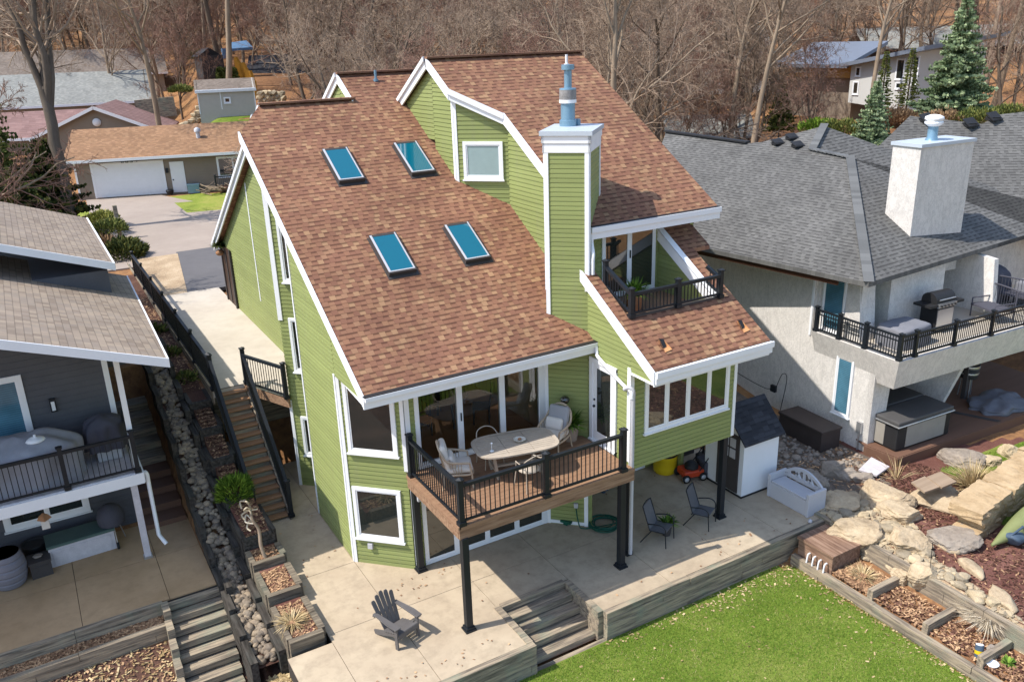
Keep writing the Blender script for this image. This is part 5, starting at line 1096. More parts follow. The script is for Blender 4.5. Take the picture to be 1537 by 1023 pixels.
chips('fallen_leaves', [(9.3, 15, 12.1, 12.45, None), (13.9, 15.0, 9, 12.4, None), (6, 15, 8, 12.4, None), (14.7, 15, 7, 12.2, None), (14.7, 15, 7, 12.2, None), (9.3, 15, 12.15, 12.45, None), (12, 15, 11.8, 12.4, None)], 420, 8, 'blade_dry', (.04, .08))
t = MB(); tstack(t, (15.05, 12.35), (15.0, 5), -.72, -.42, seed=40); tag(t.build('timber_border', 'timberY'), 'low weathered timber border along the right edge of the lawn', 'timber border')
t = MB(); tstack(t, (16.4, 12.95), (16.18, 5), -.5, .08, seed=41); tag(t.build('timber_border', 'timberY'), 'upper grey timber wall below the boulder slope', 'timber border')
for k, y in enumerate((10.15, 8.75, 7.5)):
    t = MB(); t.bb(15.12, 16.12, y-.07, y+.07, -.5, -.2); tag(t.build('divider_timber', 'timberX'), ('first', 'second', 'third')[k]+' short timber dividing the lawn side planting cells, counted from the timber box', 'timber')
TBX = MB(); TBX.bb(15.15, 16.2, 11.25, 12.35, -.02, .05); TBX.bb(15.18, 16.18, 11.28, 12.32, -.5, -.025); tag(TBX.build('timber_platform', 'platform'), 'reddish timber platform step at the lawn corner', 'platform')
o = thing('white_pipes', 'row of short white pipe ends under the timber platform', 'pipes', (15.1, 11.7, -.6))
for i in range(4): t = MB(); t.tube(pcurve([(15.14, 11.4+i*.17, -.2), (15.06, 11.4+i*.17, -.22), (15.03, 11.4+i*.17, -.45)], 4), .022, 6); t.build('pipe', 'white', o)
t = MB(); t.tube([(16.25, 12.9, -.2), (16.3, 12.95, .55)], .03, 8); t.ell((15.95, 12.65, .05), (.06, .06, .06), 8, 6); tag(t.build('standpipe', 'palegrey'), 'short grey standpipe at the end of the patio wall', 'pipe')
chips('cell_chips', [(15.15, 16.1, 6, 11.2, -.40), (15.15, 16.1, 10.2, 11.2, -.38)], 2600, 9, 'chip', (.04, .12)); chips('dark_cell_chips', [(15.15, 16.1, 6, 11.2, -.41)], 1600, 10, 'chip_dark', (.04, .1))
def straw(name, lab, c, n, L, seed, mat='blade_dry', wd=.008, up=1.0, r=.15, cat='ornamental grass'):
    t = MB(); leafclump(t, c, r, n, L, seed, wd=wd, up=up, droop=.5); return tag(t.build(name, mat), lab, cat)
q = pg(1290, 848); straw('dry_grass_tuft', 'matted dry grass tuft in the lawn side cell below the timber platform', (15.65, 10.75, -.42), 150, .42, 1, 'blade_dry', .011, .6, .3)
straw('dry_grass_tuft', 'straw tuft filling the nearest planter box', (3.32, 15.75, .2), 240, .42, 2, 'blade_dry', .010, .5, .3)
o = thing('painted_cylinder', 'blue and yellow painted tube leaning at the bottom of the lawn side cells', 'ornament', pg(1470, 985)); q = pg(1468, 990); q.z = -.4
t = MB(); t.tube([q, q+V((.06, .05, .26))], .085, 14); t.build('tube', 'blue', o); t = MB(); t.tube([q+V((.06, .05, .26))*.35, q+V((.06, .05, .26))*.6], .0875, 14); 
t = MB(); t.tube([q+V((.018, .015, .08)), q+V((.035, .03, .15))], .088, 14); t.build('band', 'yellow', o); t = MB(); t.tube([q+V((.06, .05, .26)), q+V((.062, .052, .268))], .075, 14); t.build('lid', 'white', o)
t = MB(); t.rock(q+V((.3, -.1, .1)), (.17, .13, .16), 5, 6, 3); tag(t.build('stone', 'rockgrey'), 'rounded brown stone beside the painted tube', 'stone')
t = MB(); t.lathe(q+V((.02, -.28, .0)), [(.1, 0), (.13, .05), (.11, .05), (.01, .02)], 14); tag(t.build('bowl', 'white'), 'white bowl on the chips in front of the painted tube', 'bowl')
t = MB(); leafclump(t, q+V((.35, -.42, 0)), .2, 60, .16, 3, wd=.03, up=.8); tag(t.build('seedling', 'plant'), 'pale green seedling at the corner of the last planting cell', 'plant')
# ------------------------------------------------------------------ boulder slope
patch('mulch_slope', [(16.5, 5), (19.2, 5), (20.6, 11.6), (25.5, 12.2), (20.6, 14.3), (20.0, 16.8), (16.6, 13.0)], 'redmulch', .02, .25)
patch('grey_debris_bed', [(16.9, 13.2), (19.0, 12.3), (20.15, 14.2), (20.2, 20), (17.2, 20), (17.0, 16)], 'graydirt', .03, .25)
GP = [tuple(pg(*q))[:2] for q in ((1222, 772), (1262, 742), (1318, 748), (1352, 760), (1398, 838), (1470, 890), (1600, 985), (1580, 1010), (1470, 930), (1392, 880), (1300, 845))]
patch('gravel_strip', GP, 'gravel', .035, .15)
patch('side_lawn', [(19.6, 5), (30, 5), (30, 12.2), (25, 12.3), (21.2, 12.6), (20.9, 11.6), (19.8, 10.2)], 'lawn', .025, .25)
blades('side_lawn_grass', [(19.7, 7.5), (24, 7.5), (25, 12.2), (21.2, 12.6), (20.9, 11.6), (19.8, 10.2)], 26000, 5, 'blade', (.03, .06), .012)
def pebbles(name, areas, n, seed, mat, r=(.03, .07)):
    t = MB(); rnd = random.Random(seed)
    for _ in range(n):
        P = rnd.choice(areas); x = rnd.uniform(P[0], P[1]); y = rnd.uniform(P[2], P[3]); s = rnd.uniform(*r)*(1.6 if rnd.random() < .12 else 1)
        t.ell((x, y, gz(x, y)+.03+s*.3), (s*rnd.uniform(.9, 1.4), s, s*.6), 7, 4, rnd.uniform(0, 3))
    return struct(name, t, mat, 'stuff')
t = MB(); rnd = random.Random(3); k = 0
gx0, gx1 = min(p[0] for p in GP), max(p[0] for p in GP); gy0, gy1 = min(p[1] for p in GP), max(p[1] for p in GP)
while k < 1500:
    x, y = rnd.uniform(gx0, gx1), rnd.uniform(gy0, gy1)
    if not inpoly(x, y, GP): continue
    s = rnd.choice((.025, .03, .04, .05, .065, .09)) if k > 60 else rnd.uniform(.1, .19)
    t.rock((x, y, gz(x, y)+.03+s*.25), (s*rnd.uniform(1, 1.5), s*rnd.uniform(.8, 1.1), s*rnd.uniform(.5, .8)), k, 6, 1 if k > 60 else 2, rnd.uniform(0, 3), .04); k += 1
struct('pale_stones', t, 'whitestone', 'stuff')
pebbles('grey_stones', [(17.2, 20.0, 13.6, 18)], 500, 4, 'rockgrey', (.03, .07))
chips('mulch_chips', [(16.6, 19.4, 5.5, 12.5, None), (18.5, 21, 11, 14, None)], 5200, 12, 'chip_dark', (.05, .13)); chips('pale_mulch_chips', [(16.6, 19.6, 5.5, 13, None), (17.2, 20, 13, 18, None), (17.2, 20, 13, 18, None)], 2200, 13, 'chip', (.05, .14))
BLD = [((925-0, 0), 0)]
def boulder(px0, py0, px1, py1, lab, seed, hz=.6, mat='rock', cuts=8, asp=1.0):
    """boulder filling a spot of the slope: centre on the ground, size from its spread"""
    a = pg(px0, py1); b = pg(px1, py1); wv = (b-a).length; c = pg((px0+px1)/2, (py0+py1)/2+ (py1-py0)*.28); h = (py1-py0)/ (px1-px0)*wv*hz
    t = MB(); t.rock((c.x, c.y, c.z+h*.22), (wv*.66, wv*.58*asp, h*1.0), seed, cuts+5, 5, math.radians(-30), .05, .10); o = t.build('boulder', mat); tag(o, lab, 'boulder', 'boulders on the slope'); return o
boulder(1288, 722, 1362, 762, 'long buff boulder uppermost on the sunny slope, right of the pale flat paver', 11)
boulder(1322, 750, 1384, 784, 'buff boulder with a flat grey top in the middle of the slope', 12)
boulder(1330, 780, 1394, 828, 'big pale boulder with a creased face at the centre of the slope', 13)
boulder(1250, 765, 1312, 822, 'rounded boulder behind the timber platform among pale gravel', 14, .5)
boulder(1398, 782, 1462, 822, 'squarish grey slab tilted in the red mulch', 15, .55, 'rockgrey', 7)
boulder(1362, 725, 1445, 762, 'wide boulder carrying the two striped pavers', 16, .55)
boulder(1370, 832, 1408, 880, 'upright boulder low on the slope above the timber wall', 17, .55)
boulder(1228, 686, 1264, 722, 'rough brown boulder in the shade below the stucco wall', 18, .8, 'rockgrey')
boulder(1250, 702, 1280, 722, 'small grey boulder right of the rough brown one', 19, .8, 'rockgrey')
boulder(1276, 708, 1306, 726, 'flat pale boulder at the corner of the pale paver', 20, .8, 'rockgrey')
boulder(1205, 705, 1240, 745, 'shaded boulder behind the resin bench back', 21, .7, 'rockgrey')
boulder(1240, 735, 1290, 765, 'low tan boulder in the shade left of the long buff one', 22, .7)
boulder(1415, 672, 1470, 700, 'grey boulder on the grass below the low wooden deck', 23, .8, 'rockgrey')
boulder(1500, 665, 1537, 690, 'white topped boulder near the right end of the low deck', 24, .8, 'whitestone')
boulder(1470, 680, 1500, 700, 'small pale boulder between the two larger ones below the low deck', 25, .7, 'whitestone')
boulder(1340, 850, 1372, 880, 'half buried pale boulder by the wire above the timber wall', 26, .6)
t = MB(); rnd = random.Random(77)
for (pxx, pyy, s) in ((1150, 668, .16), (1170, 672, .2), (1195, 690, .2), (1215, 712, .18), (1180, 690, .15), (1212, 730, .2)):
    q = pg(pxx, pyy); t.rock((q.x, q.y, q.z+.05), (s, s*.9, s*.7), int(pxx), 7, 2)
struct('shade_rocks', t, 'rockgrey', 'stuff')
# sandstone block wall
SW = thing('stone_block_wall', 'tan sandstone block wall stepping down beside the side lawn', 'stone wall', pg(1430, 800)); rnd = random.Random(9)
k = 0; pa, pb = V((18.75, 10.15, 0)), V((22.9, 10.75, 0))
for i in range(8):
    f = i/7; c = pa+(pb-pa)*f
    for j in range(3):
        t = MB(); q = (rnd.uniform(-.05, .05), rnd.uniform(-.04, .04)); t.block((c.x+(.3 if j == 1 else .05)+q[0], c.y+.06*j+q[1], .12+.27*j), (.62, .64 if j < 2 else .84, .29), .14+rnd.uniform(-.07, .07), k, .06); ob_ = t.build('block', 'sandstone', SW); k += 1
t = MB(); pts = [pg(1395, 800), pg(1440, 835), pg(1480, 880), pg(1520, 925)]
for i, p in enumerate(pts[1:]): q = (pts[i]+p)*.5; t.rock((q.x, q.y, q.z+.05), (.5, .26, .14), 80+i, 6, 3, math.atan2(p.y-pts[i].y, p.x-pts[i].x), .05)
tag(t.build('stone_edging', 'rock'), 'flat pale stone edging curving along the side lawn', 'edging')
# pavers, grasses, wire
def paver(c4, lab):
    t = MB(); z = .0; p = [pg(*q)+V((0, 0, .1)) for q in c4]; t.prism(p, (0, 0, .05)); tag(t.build('paver', 'whitewash' if 'pale' in lab else 'comp2'), lab, 'paver')
M['comp2'] = planks('striped_paver', 'a5917b', '86735f', 0, .1)
paver([(1288, 712), (1315, 722), (1334, 708), (1307, 693)], 'single pale square paver lying by the mulch')
def pav2(c4, z, lab): t = MB(); p = [pz(x, y, z) for x, y in c4]; t.prism(p, (0, 0, -.05)); tag(t.build('paver', 'comp2'), lab, 'paver')
pav2([(1391, 715), (1412, 707), (1436, 722), (1414, 731)], .62, 'right striped square paver on the wide boulder'); pav2([(1368, 723), (1388, 714), (1411, 730), (1388, 738)], .60, 'left striped square paver on the wide boulder')
q = pg(1460, 735); straw('ornamental_grass', 'big golden clump of dead ornamental grass', (q.x, q.y, q.z), 520, 1.0, 6, 'blade_dry', .008, .95, .4)
q = pg(1345, 722); straw('ornamental_grass', 'few tall thin straw stalks beside the pale paver', (q.x, q.y, q.z), 26, .95, 7, 'blade_dry', .008, 1.1, .2)
q = pg(1480, 940); straw('ornamental_grass', 'white dead grass spilling over the lower timber wall', (q.x+.1, q.y, q.z), 420, .7, 8, 'whitegrass', .006, .5, .6)
q = pg(1452, 700); straw('weed', 'small yellow green weed near the golden grass clump', (q.x, q.y, q.z), 60, .25, 9, 'plant', .015, .9, .15, 'plant')
t = MB(); t.tube([(16.35, 9.55, -.1), (16.36, 9.6, .95)], .008, 5); tag(t.build('stake', 'black'), 'thin dark stake standing against the upper timber wall', 'stake')
# olive canoe and blue bits on the side lawn
KY = thing('canoe', 'upturned olive canoe lying on the side lawn at the right edge', 'canoe', pz(1510, 800, .1)); a = pz(1488, 822, .08); b = pz(1600, 758, .3); t = MB(); pts = []; rs = []
for i in range(13): f = i/12; pts.append(a+(b-a)*f+V((0, 0, .08+.1*math.sin(f*3.1)))); rs.append(.03+.36*math.sin(min(1, f*1.15)*math.pi*.55))
t.tube(pts, rs, 16); t.build('hull', 'kayak', KY)
t = MB(); c = pz(1522, 806, .25); t.rock(c, (.28, .22, .18), 4, 6, 3); t.tube([c+V((-.2, 0, .1)), c+V((.1, -.1, .3)), c+V((.3, 0, .2))], .03, 6); tag(t.build('folded_gear', 'blue'), 'blue and grey folded gear hanging beside the canoe', 'gear')

chips('patio_leaves', [(4, 5.3, 17, 22, .004), (5.6, 7.3, 15.6, 16.2, .004), (9.5, 16.8, 12.7, 13.1, .004), (11.2, 15, 16.6, 17.2, .004), (4, 7.3, 12.7, 13.4, .004), (4, 16, 13, 17, .004)], 110, 61, 'chip', (.03, .06))
# ------------------------------------------------------------------ stucco house on the right
RO = V((20.64, 13.85, 0)); RU = V((math.cos(.052), -math.sin(.052), 0)); RV = V((math.sin(.052), math.cos(.052), 0)); RA = -.052
def rh(u, v, z=0): return RO+RU*u+RV*v+V((0, 0, z))
RH = thing('stucco_house', 'pale stucco house with a grey hip roof, big stucco chimney and corner balcony', 'house', (24, 18, 0))
class WR(W):
    def __init__(s, u, v, du, dv): o = rh(u, v); d = RU*du+RV*dv; W.__init__(s, o.x, o.y, d.x, d.y)
t = MB()
wLs = WR(-.35, 17, 0, -1)                 # long left wall
wLs.slab(t, [(0, -.2), (16.5, -.2), (16.5, 3.0), (14.0, 3.0), (14.0, 5.4), (0, 5.4)], -.25, 0)
wFr = WR(-.35, .5, 1, 0); wFr.slab(t, [(0, -.2), (.55, -.2), (.75, 2.9), (0, 2.9)], -.2, 0)
# set back ground floor, upper walls and slanted fins; the balcony stands proud of the lower wall
def rb(u, v, z=0): return rh(u-.57, v-.38, z+.25)
class WB(W):
    def __init__(s, u, v, du, dv): o = rb(u, v); d = RU*du+RV*dv; W.__init__(s, o.x, o.y, d.x, d.y)
wG2 = WR(.3, 3.4, 1, 0); wG2.slab(t, [(0, -.2), (12, -.2), (12, 3.1), (0, 3.1)], -.2, 0)
wB1 = WB(.3, 3.3, 1, 0); wB1.slab(t, [(0, 3.1), (12, 3.1), (12, 5.3), (0, 5.3)], -.2, 0)
t.prism([rh(2.9, 3.3, .3), rh(3.2, .9, .3), rh(4.0, .6, 2.3), rh(3.6, 3.3, 2.3)], RU*.16)
t.prism([rb(1.75, 3.3, 3.0), rb(1.75, 1.9, 3.0), rb(1.92, 2.07, 5.0), rb(1.92, 3.3, 5.0)], RU*2.4)
t.prism([rb(5.7, 3.3, 3.0), rb(5.7, 1.2, 3.0), rb(5.85, 1.5, 4.75), rb(5.85, 3.3, 4.9)], RU*.2)
t.prism([rb(.32, 2.3, 3.0), rb(.32, 1.65, 3.0), rb(.4, 1.93, 4.98), rb(.4, 2.3, 4.98)], RU*.62)
t.build('wall', 'stucco', RH)
t = MB()
top = [rb(0, 3.2, 3.0), rb(0, 0, 3.0), rb(9, 0, 3.0), rb(9, 3.2, 3.0)]; bo = [rb(.3, 3.2, 2.02), rb(.3, .3, 2.02), rb(9, .3, 2.02), rb(9, 3.2, 2.02)]
t.add(top+bo, [[0, 1, 2, 3], [7, 6, 5, 4], [0, 4, 5, 1], [1, 5, 6, 2], [2, 6, 7, 3], [3, 7, 4, 0]]); t.build('balcony', 'stucco', RH)
t = MB(); t.prism([rb(.35, .35, 3.0), rb(8.9, .35, 3.0), rb(8.9, 3.25, 3.0), rb(.35, 3.25, 3.0)], (0, 0, .012)); t.build('balcony_floor', 'concrete_walk', RH)
c = pz(1304, 424, 5.3); cb = pz(1050, 370, 5.3); A1 = ppl(1276, 237, c, (1, -1, 0)); nL = pl3(c, cb, A1)
def onL(x, y): return ppl(x, y, c, nL)
Re = pz(1560, 346, 5.3); nF = pl3(c, A1, Re)
def onF(x, y): return ppl(x, y, c, nF)
t = MB(); Lp = [c, A1, onL(1219, 225), onL(1237, 189), onL(1145, 213), onL(1123, 215), onL(1000, 198), onL(960, 300), cb+(cb-c)*.35]
roofface(t, Lp, .14); F1 = [c, A1, onF(1537, 332), onF(1640, 374), onF(1640, 322)]; roofface(t, F1, .14)
j = onL(1219, 225); pk = onL(1237, 189); nF2 = nF
def onF2(x, y): return ppl(x, y, j, nF)
roofface(t, [j, pk, onF2(1237, 189)] , .02) if False else None
roofface(t, [pk, onF2(1537, 298)+V((0, 0, 0)), onF2(1640, 335), onF2(1640, 374), onF2(1537, 332), j], .1)
roofface(t, [onF(1537, 332)*.0+A1, A1+V((4, 3, -2.2)), onF(1640, 374)], .05); t.build('roof', 'shingle_grey', RH)
t = MB()
def capline(a, b): 
    a, b = V(a), V(b); n = int((b-a).length/.18); d = (b-a)/n
    for i in range(n): p = a+d*i; t.bar(p+V((0, 0, .02)), p+d*1.3+V((0, 0, .055)), .28, .03)
capline(c, A1); capline(A1, j); capline(j, pk); t.build('ridge_cap', 'capgrey', RH)
rd = MB(); rd.bar(onL(1000, 198)+V((0, 0, .04)), onL(1123, 215)+V((0, 0, .04)), .3, .06); rd.build('ridge_vent', 'box_black', RH)
t = MB(); e0 = c+(cb-c)*.16; e1 = c+(cb-c)*1.3; t.bar(e0+V((.12, .05, -.2)), e1+V((.12, 0, -.2)), .06, .2); t.build('fascia', 'brownsoffit', RH)
for i, (x, y) in enumerate(((1166, 217), (1187, 209), (1196, 221))):
    p = onL(x, y); b = MB(); b.box(p+V((0, 0, .05)), (.34, .28, .10), 1.2); b.prism([p+V((-.22, -.17, .03)), p+V((.17, -.24, .04)), p+V((.24, .08, .19)), p+V((-.16, .16, .16))], (0, 0, .03)); b.build('roof_vent', 'box_black', RH)
# stucco chimney
kb = onF(1366, 355); u_ = RU; v_ = RV
Kt = ppl(1382, 222, kb, RV.cross(V((0, 0, 1)))); zt = CAMP.z+(V((kb.x, kb.y, 0)).length)*(ray(1382, 222).z/math.hypot(ray(1382, 222).x, ray(1382, 222).y))
lf = ppl(1328, 325, kb, RU); rt = ppl(1443, 342, kb, RV); dl = (V((lf.x, lf.y, 0))-V((kb.x, kb.y, 0))).length; dr = (V((rt.x, rt.y, 0))-V((kb.x, kb.y, 0))).length
t = MB(); k0 = V((kb.x, kb.y, 4.5)); t.prism([k0, k0+RU*dr, k0+RU*dr+RV*dl, k0+RV*dl], (0, 0, zt-4.5)); SCH = t.build('chimney', 'stucco', RH)
t = MB(); k1 = V((kb.x, kb.y, zt))-RU*.05-RV*.05; t.prism([k1, k1+RU*(dr+.1), k1+RU*(dr+.1)+RV*(dl+.1), k1+RV*(dl+.1)], (0, 0, .1)); t.build('cap', 'capmetal', SCH)
t = MB(); fc = V((kb.x, kb.y, zt+.1))+RU*dr*.45+RV*dl*.5; t.lathe(fc, [(.2, 0), (.15, .1), (.15, .45)], 18); t.build('flue', 'flue', SCH); t = MB(); t.lathe(fc, [(.16, .42), (.27, .5), (.26, .56), (.2, .58), (.28, .62), (.26, .7), (.15, .75), (.01, .77)], 20); t.build('flue_cap', 'trim', SCH)
# openings
wI = WB(.4, 3.3, 0, -1); t = MB(); wI.slab(t, [(0, 3.2), (1.5, 3.2), (1.5, 5.5), (0, 5.5)], -.2, 0); t.build('bay_wall', 'stucco', RH); window(RH, wI, .1, .95, 3.28, 5.4, glass='blue_glass', fw=.05)
for (a0, a1, z0, z1, gl) in ((15.1, 15.75, .85, 2.75, 'blue_glass'),): window(RH, wLs, a0, a1, z0, z1, glass=gl, fw=.06)
window(RH, WB(.3, 2.6, 1, 0), .95, 1.6, 3.28, 5.4, glass='green_glass', fw=.05, name='window'); window(RH, WB(.3, 2.62, 1, 0), .68, .95, 3.28, 5.4, glass='dark_glass', fw=.05)
slider(WR(0, 3.25, 1, 0), 4.45, 5.5, 3.02, 5.2, 2, 'dark_glass') if False else window(RH, WB(0, 3.2, 1, 0), 4.4, 5.6, 3.28, 5.45, nx=2, glass='dark_glass', fw=.07, name='sliding_door'); window(RH, WB(0, 3.2, 1, 0), 6.3, 7.2, 4.2, 5.2, glass='dark_glass', fw=.07)
window(RH, WR(0, 3.4, 1, 0), .5, 1.9, .4, 2.3, nx=2, glass='dark_glass', fw=.07, name='sliding_door')
t = MB(); wLs.box(t, 13.9, 13.98, 3.0, 5.3, 0, .03); t.build('corner_board', 'trim', RH)
t = MB(); p0 = pX(1163, 582, RO.x-.35+.0); t.box(p0+V((-.06, 0, 0)), (.1, .2, .22)); t.tube(pcurve([p0+V((-.04, .05, 0)), p0+V((-.05, .4, -.12)), p0+V((-.05, 1.6, .0)), p0+V((-.03, 2.6, .25))], 5), .012, 5); t.tube(pcurve([p0+V((-.04, -.1, .1)), p0+V((-.04, -.3, .6)), p0+V((-.04, -.5, .5)), p0+V((-.04, -.35, -.6)), p0+V((-.04, -.3, -1.0))], 5), .012, 5); t.build('cable_box', 'black', RH)
t = MB(); q = wLs.p(16.2, .75, .05); t.box(q, (.1, .16, .36)); t.tube([q, q+V((0, 0, -.75))], .02, 6); t.build('electric_box', 'steel', RH)
BRL2 = thing('balcony_railing', 'long black metal railing around the stucco balcony', 'railing', rb(0, 0, 3.0))
RF = (('l', [(.08, 3.1), (.08, 2.2), (.08, 1.25), (.08, .08)]), ('f', [(.08, .08), (.7, .08), (2.35, .08), (4.0, .08), (5.7, .08), (8.8, .08)]))
for nm, P2 in RF:
    pts = [rb(u, v, 3.0) for u, v in P2]; rail(BRL2, pts, .72, [i for i in range(len(pts)) if not (nm == 'f' and i == 0)], .085, .09, 'black', .08, (.06, .05), .02, .05)
    t = MB()
    for i in range(len(pts)-1): t.bar(pts[i]+V((0, 0, .56)), pts[i+1]+V((0, 0, .56)), .035, .03)
    t.build('rail', 'black', BRL2)
# balcony furniture
sheet_cover('covered_ottoman', 'low table under a smooth grey cover in the balcony corner', 'covered furniture', rb(1.35, 1.0, 3.01), 1.4, 1.0, .6, .03, 'greycover', 7, .02, 0, 9)
GR = thing('barbecue_grill', 'large stainless and black barbecue grill on the stucco balcony', 'grill', rb(3.3, 1.6, 3.0)); P = FR(rb(3.2, 1.35, 3.01), RA+math.pi)
t = MB(); t.box(P(0, 0, .42), (.75, .55, .72), RA); t.build('cabinet', 'box_black', GR); t = MB(); t.box(P(0, .285, .4), (.7, .02, .62), RA); t.build('door', 'steel', GR)
t = MB(); t.box(P(0, .02, .86), (1.5, .6, .07), RA); t.build('side_shelf', 'box_black', GR); t = MB(); t.box(P(0, .31, .84), (.8, .06, .12), RA); t.build('control_panel', 'steel', GR)
for i in range(5): t = MB(); t.tube([P(-.3+.15*i, .33, .84), P(-.3+.15*i, .38, .84)], .03, 8); t.build('knob', 'box_black', GR)
t = MB(); ang = [math.pi*i/10 for i in range(11)]; sec = [(-.27+.0+.27*(1-math.cos(a)), .9+.3*math.sin(a)**.8) for a in ang]
t.prism([P(-.42, y, z) for y, z in sec], P.m@V((.84, 0, 0))); t.build('hood', 'box_black', GR); t = MB(); t.tube([P(-.35, .3, 1.02), P(.35, .3, 1.02)], .018, 6); t.build('handle', 'steel', GR)
t = MB(); q = rb(4.15, 1.9, 3.01); t.lathe(q, [(.1, 0), (.13, .2), (.02, .21)], 12); tag(t.build('orange_pot', 'red'), 'small orange pot behind the barbecue by the balcony door', 'pot')
def metal_chair(c, a, lab):
    A = thing('metal_chair', lab, 'chair', c); P = FR(c, a); t = MB(); t.tube(pcurve([P(-.5, -.3, .0), P(-.5, -.33, .9), P(-.42, -.36, 1.0), P(.42, -.36, 1.0), P(.5, -.33, .9), P(.5, -.3, .0)], 4), .025, 6)
    for i in range(9): t.tube([P(-.4+.1*i, -.35, .4), P(-.4+.1*i, -.36, 1.0)], .01, 4)
    t.build('backrest', 'darkcover', A); t = MB(); t.box(P(0, .05, .4), (1.0, .7, .06), a); t.build('seat', 'darkcover', A)
    for x in (-.48, .48): t = MB(); t.tube([P(x, .38, 0), P(x, .38, .6), P(x, -.3, .62)], .022, 6); t.build('leg', 'darkcover', A)
metal_chair(rb(5.4, 1.0, 3.01), RA+math.radians(75), 'dark metal lattice chair on the stucco balcony'); metal_chair(rb(7.2, 1.5, 3.01), RA-math.radians(80), 'second dark metal lattice chair near the right frame edge')
sheet_cover('covered_furniture', 'tall furniture under a sagging grey cover at the right end of the balcony', 'covered furniture', rb(6.9, 2.3, 3.01), 1.7, 1.0, 1.0, .25, 'darkcover', 9, .06)
sheet_cover('covered_table', 'square table under a light grey cover at the right frame edge', 'covered furniture', rb(8.1, 1.3, 3.01), 1.2, 1.0, .75, .03, 'greycover', 12, .03, 0, 9)
# low composite platform with a hot tub
PF = thing('low_deck', 'low brown composite platform under the stucco balcony', 'deck', rh(2, 0, 0))
t = MB(); t.prism([rh(-.45, .55, .28), rh(-.3, -.55, .28), rh(9, -.55, .28), rh(9, 3.3, .28), rh(.3, 3.3, .28)], (0, 0, .04)); t.build('floor', 'comp', PF)
t = MB(); t.bar(rh(-.34, -.56, .14), rh(9, -.56, .14), .04, .32); t.bar(rh(-.47, .5, .14), rh(-.34, -.56, .14), .04, .32); t.build('fascia', 'comp', PF)
t = MB(); t.prism([rh(2.7, 2.6, .325), rh(2.85, 2.7, .325), rh(4.4, -.5, .325), rh(4.2, -.5, .325)], (0, 0, .004)); t.build('trim_board', 'box_dark', PF)
HT = thing('hot_tub', 'square hot tub with a closed dark folding cover on the low platform', 'hot tub', rh(1.2, 1.0, .32))
def rbox(mb, u0, u1, v0, v1, z0, z1):
    u0 -= .22; v0 -= .30; v1 -= .30; u1 += .1
    mb.prism([rh(u0, v0, z0), rh(u1, v0, z0), rh(u1, v1, z0), rh(u0, v1, z0)], (0, 0, z1-z0))
t = MB(); rbox(t, .12, 2.12, .02, 1.98, .33, 1.1); t.build('shell', 'box_black', HT, 0, .05); t = MB(); rbox(t, .5, 1.85, -.0, .03, .4, 1.05); rbox(t, .1, .13, .45, 1.75, .4, 1.05); t.build('side_panel', 'tubpanel', HT)
t = MB(); rbox(t, .05, 2.18, -.05, 2.05, 1.10, 1.14); t.build('rim', 'steel', HT, 0, .02); t = MB(); rbox(t, .08, 2.15, -.02, .98, 1.14, 1.26); t.build('cover', 'tubcover', HT, 0, .03); t = MB(); rbox(t, .08, 2.15, 1.02, 2.02, 1.14, 1.27); t.build('cover', 'tubcover', HT, 0, .03)
DB = thing('deck_box', 'dark espresso storage box against the stucco wall', 'storage box', (19.5, 15.9, 0)); q = V((19.62, 15.95, .05)); t = MB(); t.box(q+V((0, 0, .3)), (.78, 1.75, .6), -.06); t.build('body', 'brown_box', DB, 0, .015); t = MB(); t.box(q+V((0, 0, .63)), (.84, 1.82, .08), -.06); t.build('lid', 'brown_box', DB, 0, .02)
sheet_cover('crumpled_tarp', 'crumpled grey tarp heaped on the low platform', 'tarp', rh(5.4, .3, .32), 2.0, 1.4, .16, .14, 'tarp', 21, .09)
o = thing('slatted_bucket', 'dark slatted bucket on a stand under the balcony', 'bucket', rh(5.2, 1.3, .32)); t = MB(); b = rh(5.2, 1.3, 1.0); t.lathe(b, [(.27, 0), (.3, .5), (.27, .5), (.25, .05), (.01, .05)], 18); t.build('bucket', 'box_black', o); t = MB(); t.lathe(b, [(.3, .36), (.31, .4), (.3, .44)], 18); t.lathe(b, [(.285, .14), (.295, .17), (.285, .2)], 18); t.build('hoop', 'steel', o)
for a in (0, 2, 4): t = MB(); t.tube([b+V((.2*math.cos(a), .2*math.sin(a), 0)), b+V((.25*math.cos(a), .25*math.sin(a), -.68))], .02, 5); t.build('leg', 'steel', o)
o = MB(); o.bar(rh(4.6, 1.9, .9), rh(5.6, 2.0, .9), .3, .06); o.bar(rh(4.7, 1.9, .3), rh(5.3, 1.95, .9), .06, .06); o.bar(rh(5.5, 1.95, .3), rh(4.9, 1.95, .9), .06, .06); o.bar(rh(4.95, 1.2, .3), rh(4.98, 1.25, 2.05), .14, .14); tag(o.build('picnic_table', 'box_dark'), 'dark wooden trestle table in the shade under the balcony', 'table')
